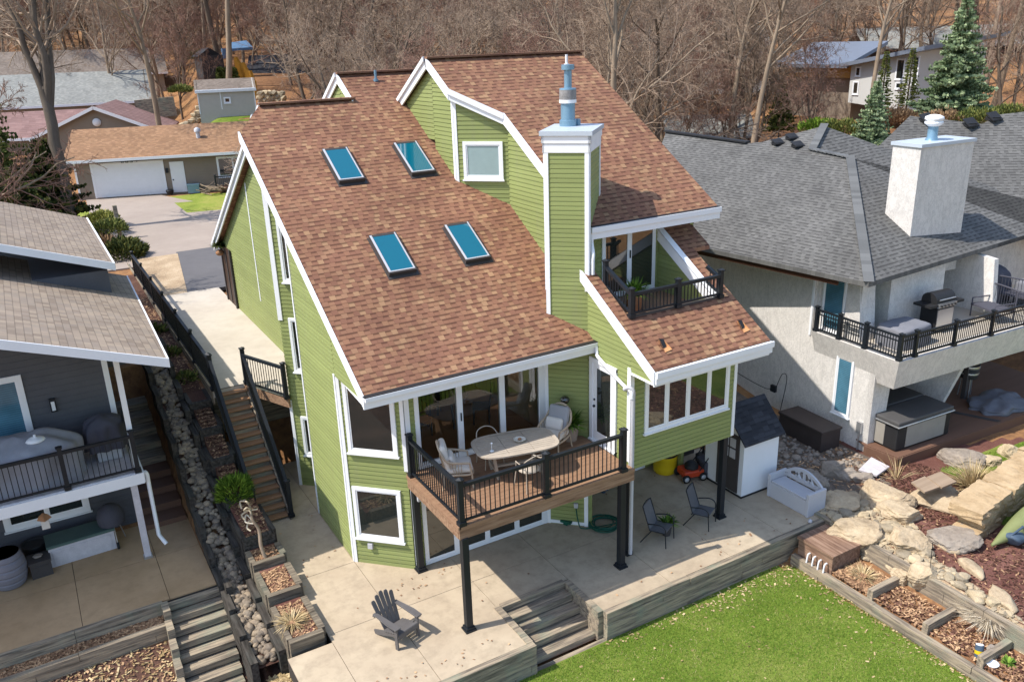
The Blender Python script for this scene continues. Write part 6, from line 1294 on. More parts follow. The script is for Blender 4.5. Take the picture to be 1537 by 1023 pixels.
# house further right
FH = thing('grey_roof_house', 'house further right showing mainly its plain grey shingle roof', 'house', adist(1430, 230, 40))
fp = adist(1430, 220, 38); nn = V((-.45, -.55, 1.0))
def onP(x, y): return ppl(x, y, fp, nn)
t = MB(); roofface(t, [onP(1318, 220), onP(1366, 174), onP(1475, 186), onP(1500, 172), onP(1545, 167), onP(1700, 170), onP(1700, 420), onP(1340, 262)], .15); t.build('roof', 'shingle_grey', FH)
for (x, y) in ((1389, 183), (1455, 190), (1490, 181)): p = onP(x, y); b = MB(); b.box(p+V((0, 0, .08)), (.42, .36, .14), 1.2); b.prism([p+V((-.3, -.2, .0)), p+V((.2, -.3, .02)), p+V((.3, .1, .3)), p+V((-.2, .2, .25))], (0, 0, .05)); b.build('roof_vent', 'box_black', FH)
t = MB(); p = onP(1500, 250); t.box((p.x+6, p.y+2, 2.5), (10, 8, 5), -.3); t.build('wall', 'stucco', FH)
# ------------------------------------------------------------------ street side: driveway, gravel, garage house
def pm(L, z): return [tuple(pz(x, y, z))[:2] for x, y in L]
def flat(name, P, z, mat, kind='structure'): t = MB(); t.prism([(x, y, z-.15) for x, y in P], (0, 0, .15)); return struct(name, t, mat, kind)
flat('street', [(-30, 42.6), (60, 39), (60, 48), (12, 50.5), (8.4, 61.8), (3.9, 63.2), (3.2, 50.5), (-30, 52)], 2.70, 'drive')
flat('asphalt_drive', [(5.15, 35.13), (14, 35.0), (14, 43), (6.1, 43.0)], 2.735, 'asphalt')
flat('gravel_bed', [(4.0, 35.13), (5.15, 35.13), (6.1, 42.6), (4.0, 42.6)], 2.745, 'gravel')
pebbles('gravel_stones', [(4.05, 5.3, 35.2, 42)], 900, 31, 'gravel', (.03, .07))
GH = thing('garage_house', 'low tan house with a white double garage door across the drive', 'house', pz(150, 297, 2.75))
ga = pz(147, 297, 2.72); gb = pz(250, 290, 2.72); gd = (gb-ga).normalized(); wg = W(ga.x-gd.x*1.1, ga.y-gd.y*1.1, gd.x, gd.y); S0 = 1.1
t = MB(); wg.siding(t, [(0, 0+2.4), (16, 2.4), (16, 5.35), (0, 5.35)], .2, .01); wg.slab(t, [(0, 2.4), (16, 2.4), (16, 5.35), (0, 5.35)], -7, -.15); t.build('wall', 'tanwall', GH)
t = MB(); roofface(t, [wg.p(-.5, 5.3, .6), wg.p(16.5, 5.3, .6), wg.p(16.5, 6.95, -3.6), wg.p(-.5, 6.95, -3.6)], .12); roofface(t, [wg.p(-.5, 5.3, -7.8), wg.p(16.5, 5.3, -7.8), wg.p(16.5, 6.95, -3.6), wg.p(-.5, 6.95, -3.6)], .12); t.build('roof', 'shingle_orange', GH)
t = MB(); wg.box(t, -.5, 16.5, 5.12, 5.3, .6, .66); wg.box(t, -.02, .1, 2.5, 5.2, 0, .05); t.build('fascia', 'trim', GH)
t = MB(); wg.box(t, 1.1, 1.1+4.36, 2.72, 4.85, .012, .04)
go = t.build('garage_door', 'white', GH); t = MB()
for i in range(1, 4): wg.box(t, 1.1, 5.46, 2.72+2.13*i/4, 2.735+2.13*i/4, .04, .05)
wg.box(t, .98, 1.1, 2.7, 4.98, .012, .06); wg.box(t, 5.46, 5.58, 2.7, 4.98, .012, .06); wg.box(t, .98, 5.58, 4.85, 4.98, .012, .058); t.build('frame', 'trim', go)
t = MB(); wg.box(t, 5.95, 6.85, 2.74, 4.8, .012, .05); eo = t.build('door', 'white', GH); t = MB(); t.ell(wg.p(6.05, 3.6, .08), (.05, .05, .05), 8, 6); t.build('handle', 'black', eo)
window(GH, wg, 9.0, 12.2, 3.55, 4.95, nx=3, fw=.1)
t = MB()
for i in range(4):   # four dark house numerals over the garage door: 6, 0, 3, 1 read at this distance
    x0 = 2.95+i*.28
    segs = {'6': 'afgedc', '0': 'abcdef', '3': 'abgcd', '1': 'bc'}['6031'[i]]; sg = {'a': (0, .16, .28, .32), 'b': (.13, .17, .16, .3), 'c': (.13, .17, .02, .16), 'd': (0, .16, 0, .04), 'e': (0, .04, .02, .16), 'f': (0, .04, .16, .3), 'g': (0, .16, .14, .18)}
    for k in segs: a, b, c_, d_ = sg[k]; wg.box(t, x0+a, x0+b, 4.99-.06+c_*.6, 4.99-.06+d_*.6, .012, .075)
t.build('house_number', 'black', GH)
t = MB(); wg.box(t, 5.66, 5.82, 4.1, 4.4, .02, .15); t.build('wall_lamp', 'black', GH)
t = MB(); q = wg.p(7.6, 7.0, -3.0); t.tube([wg.p(7.9, 5.9, -1.6), wg.p(7.9, 6.7, -1.6)], .14, 10); t.lathe(wg.p(7.9, 6.55, -1.6), [(.22, 0), (.22, .2), (.05, .3)], 12); t.build('roof_vent', 'palegrey', GH)
t = MB(); wg.box(t, 8.9, 13.5, 2.9, 3.05, .1, 1.6); t.build('porch_floor', 'comp', GH); PR_ = t
rail(GH, [wg.p(8.9, 3.05, 1.55), wg.p(11, 3.05, 1.55), wg.p(13.4, 3.05, 1.55)], .8, None, .12, .09)
o = thing('blue_crate', 'blue grey plastic bin beside the white entry door', 'bin', wg.p(7.2, 2.7, .4)); t = MB(); wg.box(t, 6.95, 7.7, 2.7, 3.25, .2, .7); t.build('body', 'flue', o); t = MB(); wg.box(t, 6.92, 7.73, 3.25, 3.3, .17, .73); t.build('lid', 'flue', o)
t = MB(); t.lathe(wg.p(5.75, 2.7, .4), [(.18, 0), (.26, .25), (.24, .3), (.02, .28)], 14); tag(t.build('flower_pot', 'box_black'), 'black flower pot between the garage door and entry door', 'pot')
t = MB(); rnd = random.Random(3)
for i in range(26): a = rnd.uniform(0, 3.1); q = wg.p(rnd.uniform(8.2, 11), 2.75+rnd.uniform(0, .5), rnd.uniform(1.7, 2.6)); t.tube([q, q+V((math.cos(a), math.sin(a), rnd.uniform(-.1, .3)))*rnd.uniform(.5, 1.4)], .03, 4)
tag(t.build('brush_pile', 'bark'), 'pile of cut branches below the porch of the tan house', 'brush pile')
# patches of grass
patch('front_lawn', [(8.6, 60.8), (8.9, 51.2), (20, 50.5), (24, 58)], 'lawn_old', .06, .6); patch('verge', [(-12, 52.2), (3.0, 50.8), (3.7, 60), (-12, 62)], 'lawn_old', .05, .6)
patch('back_lawn', [(7.5, 71.5), (23, 70), (24, 77.2), (8, 77.2)], 'lawn', .05, .8)
# mailbox post, juniper, edging timbers
o = thing('mailbox_post', 'grey wooden mailbox post with a white box beside the drive', 'mailbox', (4.35, 45.5, 2.6)); q = pz(181, 358, 2.7); t = MB(); t.bar(q, q+V((0, 0, 1.75)), .2, .2); t.build('post', 'timberX', o); t = MB(); t.box(q+V((-.05, -.25, .75)), (.5, .3, .34)); t.build('box', 'white', o); t = MB(); t.box(q+V((-.31, -.25, .75)), (.02, .26, .3)); t.build('door', 'box_black', o)
# house with the red roof, long pale roof, shed and others behind
def simple_house(name, lab, c, ang, L, Dp, zb_, hw, hr, wallm, roofm, ridge_along=True, over=.5, wins=(), trim=True, gablewin=False):
    A = thing(name, lab, 'house' if 'shed' not in name else 'shed', c); u = V((math.cos(ang), math.sin(ang), 0)); v = V((-u.y, u.x, 0)); c = V((c[0], c[1], zb_))
    def p(a, b, z): return c+u*a+v*b+V((0, 0, z))
    t = MB(); t.prism([p(-L/2, -Dp/2, -1), p(L/2, -Dp/2, -1), p(L/2, Dp/2, -1), p(-L/2, Dp/2, -1)], (0, 0, hw+1))
    if ridge_along:
        for s in (-1, 1): t.prism([p(s*L/2, -Dp/2, hw), p(s*L/2, Dp/2, hw), p(s*L/2, 0, hw+hr)], u*(-s*.1))
        q = MB(); o = over; k = hr*o/(Dp/2)
        for s in (-1, 1): roofface(q, [p(-L/2-o, s*(Dp/2+o), hw-k), p(L/2+o, s*(Dp/2+o), hw-k), p(L/2+o, 0, hw+hr), p(-L/2-o, 0, hw+hr)], .12)
    else:
        for s in (-1, 1): t.prism([p(-L/2, s*Dp/2, hw), p(L/2, s*Dp/2, hw), p(0, s*Dp/2, hw+hr)], v*(-s*.1))
        q = MB(); o = over; k = hr*o/(L/2)
        for s in (-1, 1): roofface(q, [p(s*(L/2+o), -Dp/2-o, hw-k), p(s*(L/2+o), Dp/2+o, hw-k), p(0, Dp/2+o, hw+hr), p(0, -Dp/2-o, hw+hr)], .12)
    t.build('wall', wallm, A); q.build('roof', roofm, A)
    wl = W(p(-L/2, -Dp/2, 0).x, p(-L/2, -Dp/2, 0).y, u.x, u.y)
    for (a0, a1, z0, z1, nx, gl) in wins: window(A, wl, a0, a1, zb_+z0, zb_+z1, nx=nx, glass=gl)
    if trim:
        f = MB()
        if ridge_along: f.bar(p(-L/2-over, -Dp/2-over-.03, hw-k-.06), p(L/2+over, -Dp/2-over-.03, hw-k-.06), .06, .2)
        else:
            for s in (-1, 1): f.bar(p(s*(L/2+over), -Dp/2-over-.03, hw-k-.06), p(0, -Dp/2-over-.03, hw+hr-.06), .06, .22)
        f.build('fascia', 'trim', A)
    A['_k'] = 1; del A['_k']; return A, p
q = adist(178, 196, 74); A, p = simple_house('red_roof_house', 'house with a faded red roof and a round gable vent behind the garage', (q.x-.2, q.y+4, 3.0), math.radians(-16), 8.6, 9, q.z-3.0, 3.0, 1.9, 'tanwall', 'shingle_red', False)
t = MB(); t.lathe(p(0, -4.6, 3.75), [(.3, 0), (.3, .08), (.01, .08)], 16, tilt=Matrix.Rotation(math.pi/2, 3, 'X')); t.build('gable_vent', 'trim', A)
q = adist(80, 200, 79); A, p = simple_house('red_roof_wing', 'low red roofed wing of a house behind the bare forked tree', (q.x+1.0, q.y+3, 3), math.radians(-16), 9, 7, q.z-2.6, 2.6, 1.6, 'tanwall', 'shingle_red')
q = adist(105, 152, 90); A, p = simple_house('grey_roof_bungalow', 'long low bungalow with a pale grey roof among the bare trees', (q.x+.3, q.y+4.5, 3), math.radians(-8), 14, 8, q.z-2.6, 2.6, 2.4, 'tanwall', 'shingle_ltgrey', wins=((9, 10, 1, 2.2, 1, 'dark_glass'),))
q = adist(70, 112, 116); A, p = simple_house('tan_roof_bungalow', 'second low bungalow with a tan roof and dark porch further up the hill', (q.x, q.y+4, 3), math.radians(-6), 26, 9, q.z-2.6, 2.6, 2.6, 'tanwall', 'shingle_shed', wins=((6, 9, .5, 2.2, 2, 'dark_glass'), (10, 13, .5, 2.2, 2, 'dark_glass'), (15, 19, .3, 2.2, 3, 'dark_glass')))
q = adist(348, 169, 76); A, p = simple_house('grey_shed', 'grey garden shed with a brown roof and white window on the back lawn', (q.x, q.y+1.2, q.z), math.radians(-12), 4.5, 2.6, q.z, 1.9, .75, 'shedwall', 'shingle_shed', over=.15, wins=((2.0, 2.55, .75, 1.25, 1, 'dark_glass'),))
t = MB(); wl = W(p(-2.25, -1.3, 0).x, p(-2.25, -1.3, 0).y, math.cos(math.radians(-12)), math.sin(math.radians(-12))); wl.box(t, 0, .08, q.z, q.z+1.9, 0, .03); wl.box(t, 1.75, 1.82, q.z+.3, q.z+1.85, 0, .03); wl.box(t, 4.42, 4.5, q.z, q.z+1.9, 0, .03); wl.box(t, -.1, 4.6, q.z+1.8, q.z+1.9, .1, .16); t.build('trim_board', 'trim', A)
q = adist(317, 112, 92); t = MB(); o = thing('play_hut', 'small black hut with a pitched roof up the slope behind the shed', 'hut', q); t.box(q+V((0, 0, .7)), (2.2, 1.6, 2.2), .2); t.build('wall', 'box_dark', o); t = MB(); t.prism([q+V((-1.2, -.9, 1.7)), q+V((1.2, -.5, 1.7)), q+V((0, -.7, 2.5))], (-.3, 1.7, 0)); t.build('roof', 'box_black', o)
o = thing('cedar_fence', 'curving yellow cedar board fence going down the slope', 'fence', adist(375, 105, 86)); pts = [adist(353, 92, 92), adist(364, 100, 89), adist(376, 112, 86), adist(384, 128, 84)]
for i in range(3):
    a, b = pts[i], pts[i+1]; t = MB(); n = 9
    for k in range(n): pq = a+(b-a)*(k/n); t.bar(pq+V((0, 0, -1.3)), pq+V((0, 0, .35+.15*math.sin(k*.7))), .24, .05)
    t.build('fence_panel', 'gold', o)
q = adist(364, 72, 100); t = MB(); t.prism([q+V((-1.4, 0, -.3)), q+V((1.1, 0, -.2)), q+V((.9, 1.6, .5)), q+V((-1.2, 1.6, .3))], (0, 0, .25)); t.box(q+V((-1.9, .2, -.5)), (.5, .5, 1)); tag(t.build('covered_boat', 'bluetarp'), 'small blue tarpaulin covered boat on the hillside', 'boat')
q = adist(448, 108, 100); A, p = simple_house('brick_house', 'dark roofed brick house half hidden by the bare trees', (q.x+3, q.y+6, 3), math.radians(-22), 12, 9, q.z-3.6, 3.2, 2.2, 'brick', 'shingle_dark', wins=((1, 2.5, 1, 2.4, 1, 'dark_glass'),), trim=False)
# right back hillside houses
MH = thing('white_house', 'white board house with a slate shed roof and tall dark windows on the far hillside', 'house', adist(1265, 140, 78))
a = adist(1273, 150, 78); b = adist(1368, 118, 74); d = V((b.x-a.x, b.y-a.y, 0)); wl = W(a.x, a.y, d.x, d.y); L = d.length; zb_ = 3.5
za = adist(1273, 97, 78).z; zc = adist(1375, 72, 74).z
t = MB(); wl.slab(t, [(0, a.z-.2), (L, a.z-.6), (L, zc-.2), (0, za-.1)], -8, 0); t.build('wall', 'whitewall', MH)
t = MB(); roofface(t, [wl.p(-.8, za+.05, .8), wl.p(L+1.5, zc+.15, .8), wl.p(L+1.5, zc+1.0, -9), wl.p(-.8, za+.5, -9)], .3); t.build('roof', 'metalroof', MH)
for (x0, x1, y0, y1) in ((1284, 1292, 100, 115), (1280, 1289, 122, 142), (1345, 1358, 88, 120), (1377-7, 1386-7, 84, 128), (1344, 1356, 123, 134)):
    s0 = (ppl(x0, (y0+y1)/2, wl.o, wl.n)-wl.o).dot(wl.d); s1 = (ppl(x1, (y0+y1)/2, wl.o, wl.n)-wl.o).dot(wl.d); zz1 = ppl(x0, y0, wl.o, wl.n).z; zz0 = ppl(x0, y1, wl.o, wl.n).z; window(MH, wl, s0, s1, zz0, zz1, fw=.08)
a = adist(1178, 128, 84); b = adist(1276, 128, 80); d = V((b.x-a.x, b.y-a.y, 0)); wl2 = W(a.x, a.y, d.x, d.y); L2 = d.length; zt_ = adist(1225, 94, 82).z; zm_ = adist(1225, 116, 82).z
t = MB(); wl2.slab(t, [(0, zm_), (L2, zm_), (L2, zt_), (0, zt_)], -7, 0); t.build('wing_wall', 'cream', MH); t = MB(); wl2.slab(t, [(0, zm_-4.5), (L2, zm_-4.5), (L2, zm_-.02), (0, zm_-.02)], -6, -.4); t.build('lower_wall', 'tanwall', MH)
t = MB(); roofface(t, [wl2.p(-.8, zt_-.1, 1.0), wl2.p(L2+.2, zt_-.1, 1.0), wl2.p(L2+.2, zt_+1.6, -4.5), wl2.p(-.8, zt_+1.6, -4.5)], .3); t.build('wing_roof', 'metalroof', MH)
window(MH, wl2, 1.0, 2.6, zm_+.4, zm_+1.3, nx=2)
q = adist(1435, 60, 118); A, p = simple_house('dark_brown_house', 'dark brown house high on the leaf covered hill at the right', (q.x, q.y, 3), math.radians(-38), 22, 9, q.z-5, 4.6, 2.0, 'door_brown', 'shingle_ltgrey', trim=False, wins=((3, 6, 1.5, 3.5, 2, 'dark_glass'),))
q = adist(1075, 75, 96); A, p = simple_house('grey_house_uphill', 'grey house with dark windows half hidden in the centre right woods', (q.x, q.y+3, 3), math.radians(-35), 13, 8, q.z-4.5, 5.0, 1.8, 'whitewall', 'shingle_ltgrey', wins=((3, 5, 2.5, 4.2, 2, 'dark_glass'), (8, 10, 2.5, 4.2, 2, 'dark_glass')), trim=False)
q = adist(1060, 190, 62); A, p = simple_house('small_outbuilding', 'small pale outbuilding roof among the trunks behind the ridge', (q.x, q.y, 3), math.radians(-35), 5, 4, q.z-2.5, 2.3, 1.0, 'shedwall', 'shingle_ltgrey', trim=False)
q = adist(1128, 150, 66); t = MB(); t.box(q+V((0, 0, -1.5)), (3.5, .3, 4.5), -.6); tag(t.build('pale_wall', 'cream2'), 'pale tan garden wall behind three leaning trunks', 'wall') if False else None
t = MB()
rnd = random.Random(12)
for i in range(60): q = adist(1255+rnd.uniform(-22, 40), 163+rnd.uniform(-6, 8), 66); q.z = gz(q.x, q.y); t.rock((q.x, q.y, q.z+.2), (rnd.uniform(.25, .6),)*2+(.3,), i, 5, 1)
struct('rock_bank', t, 'rock', 'stuff')
o = MB(); rnd = random.Random(14)
for i in range(70): q = adist(rnd.uniform(252, 300), 158+rnd.uniform(-3, 8), 80); q.z = gz(q.x, q.y); o.rock((q.x, q.y, q.z+rnd.uniform(.1, 1.1)), (rnd.uniform(.25, .5),)*2+(.3,), i+100, 5, 1)
for i in range(50): q = adist(rnd.uniform(390, 425), 148+rnd.uniform(-8, 8), 82); q.z = gz(q.x, q.y); o.rock((q.x, q.y, q.z+rnd.uniform(.1, .9)), (rnd.uniform(.25, .5),)*2+(.3,), i+200, 5, 1)
struct('rock_pile', o, 'whitestone', 'stuff')
t = MB(); t.bar(adist(203, 158, 82)+V((0, 0, -.4)), adist(262, 152, 82)+V((0, 0, -.4)), .3, 1.6); tag(t.build('retaining_wall', 'timberX'), 'brown timber wall behind the back lawn, left of the rock pile', 'retaining wall')
# ------------------------------------------------------------------ trees
def branch(T, C, p, d, L, r, lev, rnd, spec):
    n = spec['seg'][lev]; pts = [V(p)]; q = V(p); dd = V(d).normalized(); ds = []
    for i in range(n):
        dd = (dd+V((rnd.gauss(0, 1), rnd.gauss(0, 1), rnd.gauss(0, 1)))*spec['wob'][lev]+V((0, 0, spec['up'][lev]))).normalized(); q = q+dd*(L/n); pts.append(q.copy()); ds.append(dd.copy())
    last = lev == len(spec['n'])
    if last:   # twig: a thin tapering sliver of three sides
        s = dd.cross(V((.3, .5, .8))).normalized()*r; s2 = dd.cross(s).normalized()*r
        C.add([p+s, p-s*.5+s2*.87, p-s*.5-s2*.87, q], [[0, 1, 3], [1, 2, 3], [2, 0, 3]]); 
        if spec.get('bud'): spec['bm'].append(q.copy())
        return
    tip = spec['tip'][lev]; rs = [r*(1-(1-tip)*i/n) for i in range(n+1)]
    (T if lev < spec['trunk'] else C).tube(pts, rs, spec['sides'][lev], cap=False)
    k = spec['n'][lev]; f0 = spec['f0'][lev]
    for j in range(k):
        f = f0+(1-f0)*(j+rnd.random())/k; x = f*n; i = min(n-1, int(x)); b = pts[i]+(pts[i+1]-pts[i])*(x-i)
        a = rnd.uniform(0, 6.28); e = math.radians(rnd.uniform(*spec['ang'][lev])); bd = ds[i]; s = bd.cross(V((math.cos(a), math.sin(a), .37))).normalized()
        nd = bd*math.cos(e)+s*math.sin(e)
        branch(T, C, b, nd, L*spec['len'][lev]*(1.15-.6*f)*rnd.uniform(.7, 1.2), max(spec.get('rmin', .012), r*(1-(1-tip)*f)*spec['rr'][lev]), lev+1, rnd, spec)
M['barkdd'] = plain('very_dark_bark', '5f564d', .95, .3, 3, 25, .1, .6, 0, (1, 1, .3))
BASE = dict(seg=(9, 6, 4, 3, 1), wob=(.10, .16, .2, .25, .2), up=(.06, .08, .05, .03, 0), tip=(.3, .35, .4, .5), sides=(8, 6, 4, 3), trunk=2, n=(12, 8, 7, 7), f0=(.3, .25, .2, .15), ang=((25, 55), (25, 60), (25, 65), (20, 65)), len=(.55, .55, .55, .6), rr=(.55, .55, .55, .6))
def make_tree(seed, name, lab, cat, group, h, r, bark, tw, **kw):
    sp = dict(BASE); sp.update(kw); rnd = random.Random(seed); T, C = MB(), MB()
    A = thing(name, lab, cat, (0, 0, 0), group)
    for (d, f) in sp.get('stems', [((0, 0, 1), 1)]): branch(T, C, V((d[0]*.15, d[1]*.15, -.4)), V(d), h*f, r*f, 0, rnd, sp)
    T.build('trunk', bark, A); C.build('crown', tw, A); return A
LAB = {'g': 'bare grey brown tree in the woods climbing the hill behind the houses', 'r': 'bare tree with a reddish haze of budding twigs in the woods behind the houses', 't': 'tall slender bare trunk with a high crown in the woods behind the houses', 'm': 'bare tree of several leaning stems in the woods behind the houses'}
PRO = []
PRO.append(make_tree(1, 'bare_tree', LAB['g'], 'tree', 'bare grey trees on the hill', 14, .27, 'bark', 'twig'))
PRO.append(make_tree(2, 'bare_tree', LAB['g'], 'tree', 'bare grey trees on the hill', 12, .24, 'barkd', 'twig', ang=((30, 65), (25, 60), (25, 65), (20, 65)), f0=(.25, .25, .2, .15)))
PRO.append(make_tree(3, 'budding_tree', LAB['r'], 'tree', 'budding reddish trees on the hill', 11, .16, 'bark', 'twigr', n=(14, 8, 7, 7), f0=(.2, .2, .2, .1)))
PRO.append(make_tree(4, 'budding_tree', LAB['r'], 'tree', 'budding reddish trees on the hill', 9, .13, 'barkd', 'twigr', n=(15, 8, 7, 7), f0=(.12, .2, .2, .1), ang=((20, 50), (25, 60), (25, 65), (20, 65))))
PRO.append(make_tree(5, 'tall_tree', LAB['t'], 'tree', 'tall slender trees on the hill', 17, .28, 'bark', 'twig', f0=(.55, .3, .2, .15), wob=(.05, .14, .2, .25, .2)))
PRO.append(make_tree(6, 'multi_stem_tree', LAB['m'], 'tree', 'trees of several stems on the hill', 11, .19, 'barkd', 'twig', stems=[((.22, .05, 1), 1), ((-.25, .1, 1), .95), ((.0, -.28, 1), .9)], n=(8, 7, 6, 6), f0=(.3, .25, .2, .15)))
PRO.append(make_tree(7, 'multi_stem_tree', LAB['m'], 'tree', 'trees of several stems on the hill', 9, .11, 'bark', 'twigr', stems=[((.3, .05, 1), 1), ((-.25, .2, 1), .95), ((.05, -.35, 1), .9), ((.1, .35, 1), .8)], n=(8, 6, 6, 6), f0=(.2, .2, .2, .15)))
PRO.append(make_tree(8, 'tall_tree', LAB['t'], 'tree', 'tall slender trees on the hill', 15, .25, 'barkd', 'twigr', f0=(.5, .3, .2, .15), wob=(.07, .14, .2, .25, .2)))
PK = [kids(p) for p in PRO]; used = set()
def plant(i, x, y, s, rz, z=None):
    loc = (x, y, gz(x, y)-.1 if z is None else z)
    if i not in used: used.add(i); PRO[i].location = loc; PRO[i].rotation_euler = (0, 0, rz); PRO[i].scale = (s, s, s); return PRO[i]
    return copy_tree(PRO[i], loc, rz, s, ch=PK[i])
rnd = random.Random(42)
KEEP = []   # rough sight corridors kept open so that the far houses show: (px range, nearest distance a tree may stand)
def clear(pxx, d):
    if pxx < 470 and d < 76: return False
    if pxx < 210 and d < 124: return False
    if 210 < pxx < 440 and d < 100: return False
    if 1120 < pxx < 1425 and d < 96: return False
    if 1400 < pxx and d < 88: return False
    if 1000 < pxx < 1170 and d < 52: return False
    return True
cnt = 0; tries = 0; placed = []
while cnt < 245 and tries < 20000:
    tries += 1; pxx = rnd.uniform(-60, 1600); d = rnd.choice((rnd.uniform(44, 75), rnd.uniform(70, 110), rnd.uniform(100, 170)))
    if not clear(pxx, d): continue
    q = adist(pxx, 120, d)
    if any((q.x-a)**2+(q.y-b)**2 < (2.6 if d < 100 else 3.8)**2 for a, b in placed): continue
    placed.append((q.x, q.y))
    if d < 90: k = rnd.choice((0, 1, 1, 2, 5, 6, 6, 3))
    else: k = rnd.choice((0, 1, 2, 3, 2, 4, 5, 7, 3))
    plant(k, q.x, q.y, rnd.uniform(.75, 1.15)*(.85 if d < 70 else 1), rnd.uniform(0, 6.28)); cnt += 1
k0 = 0; tries = 0
while k0 < 58 and tries < 6000:   # the far slope above the left hand houses
    tries += 1; pxx = rnd.uniform(-60, 470); d = rnd.uniform(124, 175) if pxx < 215 else rnd.uniform(101, 165); q = adist(pxx, 120, d)
    if any((q.x-a)**2+(q.y-b)**2 < 2.6**2 for a, b in placed): continue
    placed.append((q.x, q.y)); plant(rnd.choice((2, 3, 2, 0, 1, 7, 4)), q.x, q.y, rnd.uniform(.8, 1.2), rnd.uniform(0, 6.28)); k0 += 1
# trees that can be told apart
def one(i, px_, py_, d, s, rz, lab, zoff=0):
    q = adist(px_, py_, d); o = copy_tree(PRO[i], (q.x, q.y, gz(q.x, q.y)-.2), rz, s, ch=PK[i]); o['label'] = lab; 
    if 'group' in o: del o['group']
    return o
FT = make_tree(21, 'forked_tree', 'big bare grey tree with a low fork standing left of the tan garage house', 'tree', None, 7.5, .30, 'barkdd', 'twig', stems=[((0, 0, 1), .95)], n=(4, 9, 7, 6), f0=(.85, .2, .2, .15), ang=((18, 34), (25, 60), (25, 65), (20, 65)), len=(1.75, .5, .5, .55), rr=(.75, .5, .5, .55), tip=(.8, .35, .4, .5)); q = adist(98, 300, 52); FT.location = (q.x, q.y, 2.5); FT.scale = (1.15,)*3
one(4, 237, 180, 72, .95, 1, 'slim straight bare tree in front of the rock pile on the back lawn'); one(4, 340, 120, 84, 1.1, 2, 'tall dark straight trunk behind the grey garden shed'); one(7, 330, 90, 93, 1.2, 3, 'leaning trunk just left of the black play hut')
one(0, 170, 150, 94, .8, .4, 'wide bare tree in front of the pale roofed bungalow'); one(1, 60, 140, 98, .8, .9, 'bare tree between the two low bungalows'); one(3, 270, 150, 88, .95, .2, 'twiggy bare tree left of the black play hut'); one(2, 440, 140, 92, .95, 1.9, 'reddish budding tree before the dark roofed brick house')
one(4, 1308, 145, 72, .8, 0, 'straight bare trunk in front of the white hillside house'); one(5, 1520, 140, 74, .9, 2.2, 'leaning double stemmed tree right of the blue spruce'); one(4, 1490, 140, 78, .95, 1.2, 'slanting tall trunk right of the blue spruce')
for k, (x, d) in enumerate(((1095, 58), (1112, 60), (1125, 56))): one(5 if k == 1 else 4, x, 190, d, .8, k*1.3, ('left', 'middle', 'right')[k]+' one of three pale leaning trunks by the tan wall behind the grey ridge')
one(3, 1222, 175, 58, .85, 1.0, 'small reddish budding tree in front of the ochre wing of the white house')
# near branches entering from the left
NT_ = make_tree(31, 'budding_branch_tree', 'tree outside the left edge whose red budded branches reach over the tan roof', 'tree', None, 8.5, .2, 'bark', 'twigr', n=(11, 7, 6, 5), f0=(.3, .2, .15, .1), ang=((45, 75), (25, 60), (25, 65), (20, 65)), up=(.05, .02, .02, 0, 0)); q = adist(-70, 400, 36); NT_.location = (q.x, q.y, 2.2)
# conifers
def conifer(seed, name, lab, h, r, mat, loc, n=900, blue=True, trunk_show=0, shape=1.0, dens=9, wd=.09):
    rnd = random.Random(seed); A = thing(name, lab, 'tree', (0, 0, 0)); T = MB(); T.tube([(0, 0, -.5), (0, 0, h*.97)], [h*.02, .02], 8); T.build('trunk', 'barkd', A); C = MB()
    z = h*.04+trunk_show
    while z < h*.98:
        f = z/h; R = r*(1-f)**shape*rnd.uniform(.85, 1.1)+.12; nb = max(4, int(dens*(1-f*.55)))
        for j in range(nb):
            a = 6.28*j/nb+rnd.uniform(-.3, .3); L = R*rnd.uniform(.75, 1.15); dr = rnd.uniform(-.35, .05); b0 = V((0, 0, z)); dv = V((math.cos(a), math.sin(a), dr)).normalized(); side = V((-math.sin(a), math.cos(a), 0))
            m = max(3, int(L/.17))
            for i in range(m):
                u = (i+.6)/m; p = b0+dv*L*u+V((0, 0, .12*L*u*u)); wl_ = L*.33*(1-u*.75)+.1
                for s in (-1, 1):
                    e = (side*s*rnd.uniform(.6, 1)+dv*rnd.uniform(.3, .9)+V((0, 0, rnd.uniform(-.25, .35)))).normalized(); k = dv.cross(e).normalized()*wd*rnd.uniform(.6, 1.3); k2 = e.cross(k).normalized()*wd*.6
                    tip = p+e*wl_; mid = p+e*wl_*.55; C.add([p, mid+k, tip, mid-k], [[0, 1, 2, 3]]); C.add([p, mid+k2, tip, mid-k2], [[0, 1, 2, 3]])
        z += h*.028*(1.25-f*.5)
    C.build('foliage', mat, A); A.location = loc; return A
def gl(px_, py_, d, dz=-.2): q = adist(px_, py_, d); return (q.x, q.y, q.z+dz)
conifer(1, 'blue_spruce', 'tall blue green spruce behind the far grey roof', 8.5, 2.8, 'spruce', gl(1428, 182, 62, -.6), dens=13, wd=.14)
conifer(2, 'spruce', 'small dark spruce in front of the grey roofs and white house', 3.4, 1.2, 'spruce', gl(1308, 212, 50, -.3), dens=9, wd=.08)
conifer(3, 'thin_spruce', 'thin sparse spruce before the tall windows of the white house', 4.0, .9, 'cedar', gl(1362, 150, 68, -.5), dens=4, wd=.05)
conifer(4, 'thin_spruce', 'thin sparse young spruce left of the bare trunk at the white house', 4.4, .9, 'cedar', gl(1322, 165, 66, -.5), dens=4, wd=.05)
conifer(5, 'dark_conifer', 'dark green conifer beside the leaning trunks', 3.0, 1.1, 'cedar', gl(1170, 185, 62, -.5), dens=9, wd=.08)
conifer(6, 'cedar', 'big rusty green cedar at the left edge beside the garage house', 8.0, 2.3, 'cedar', gl(22, 330, 52, -1.2), dens=8, shape=.8, wd=.10)
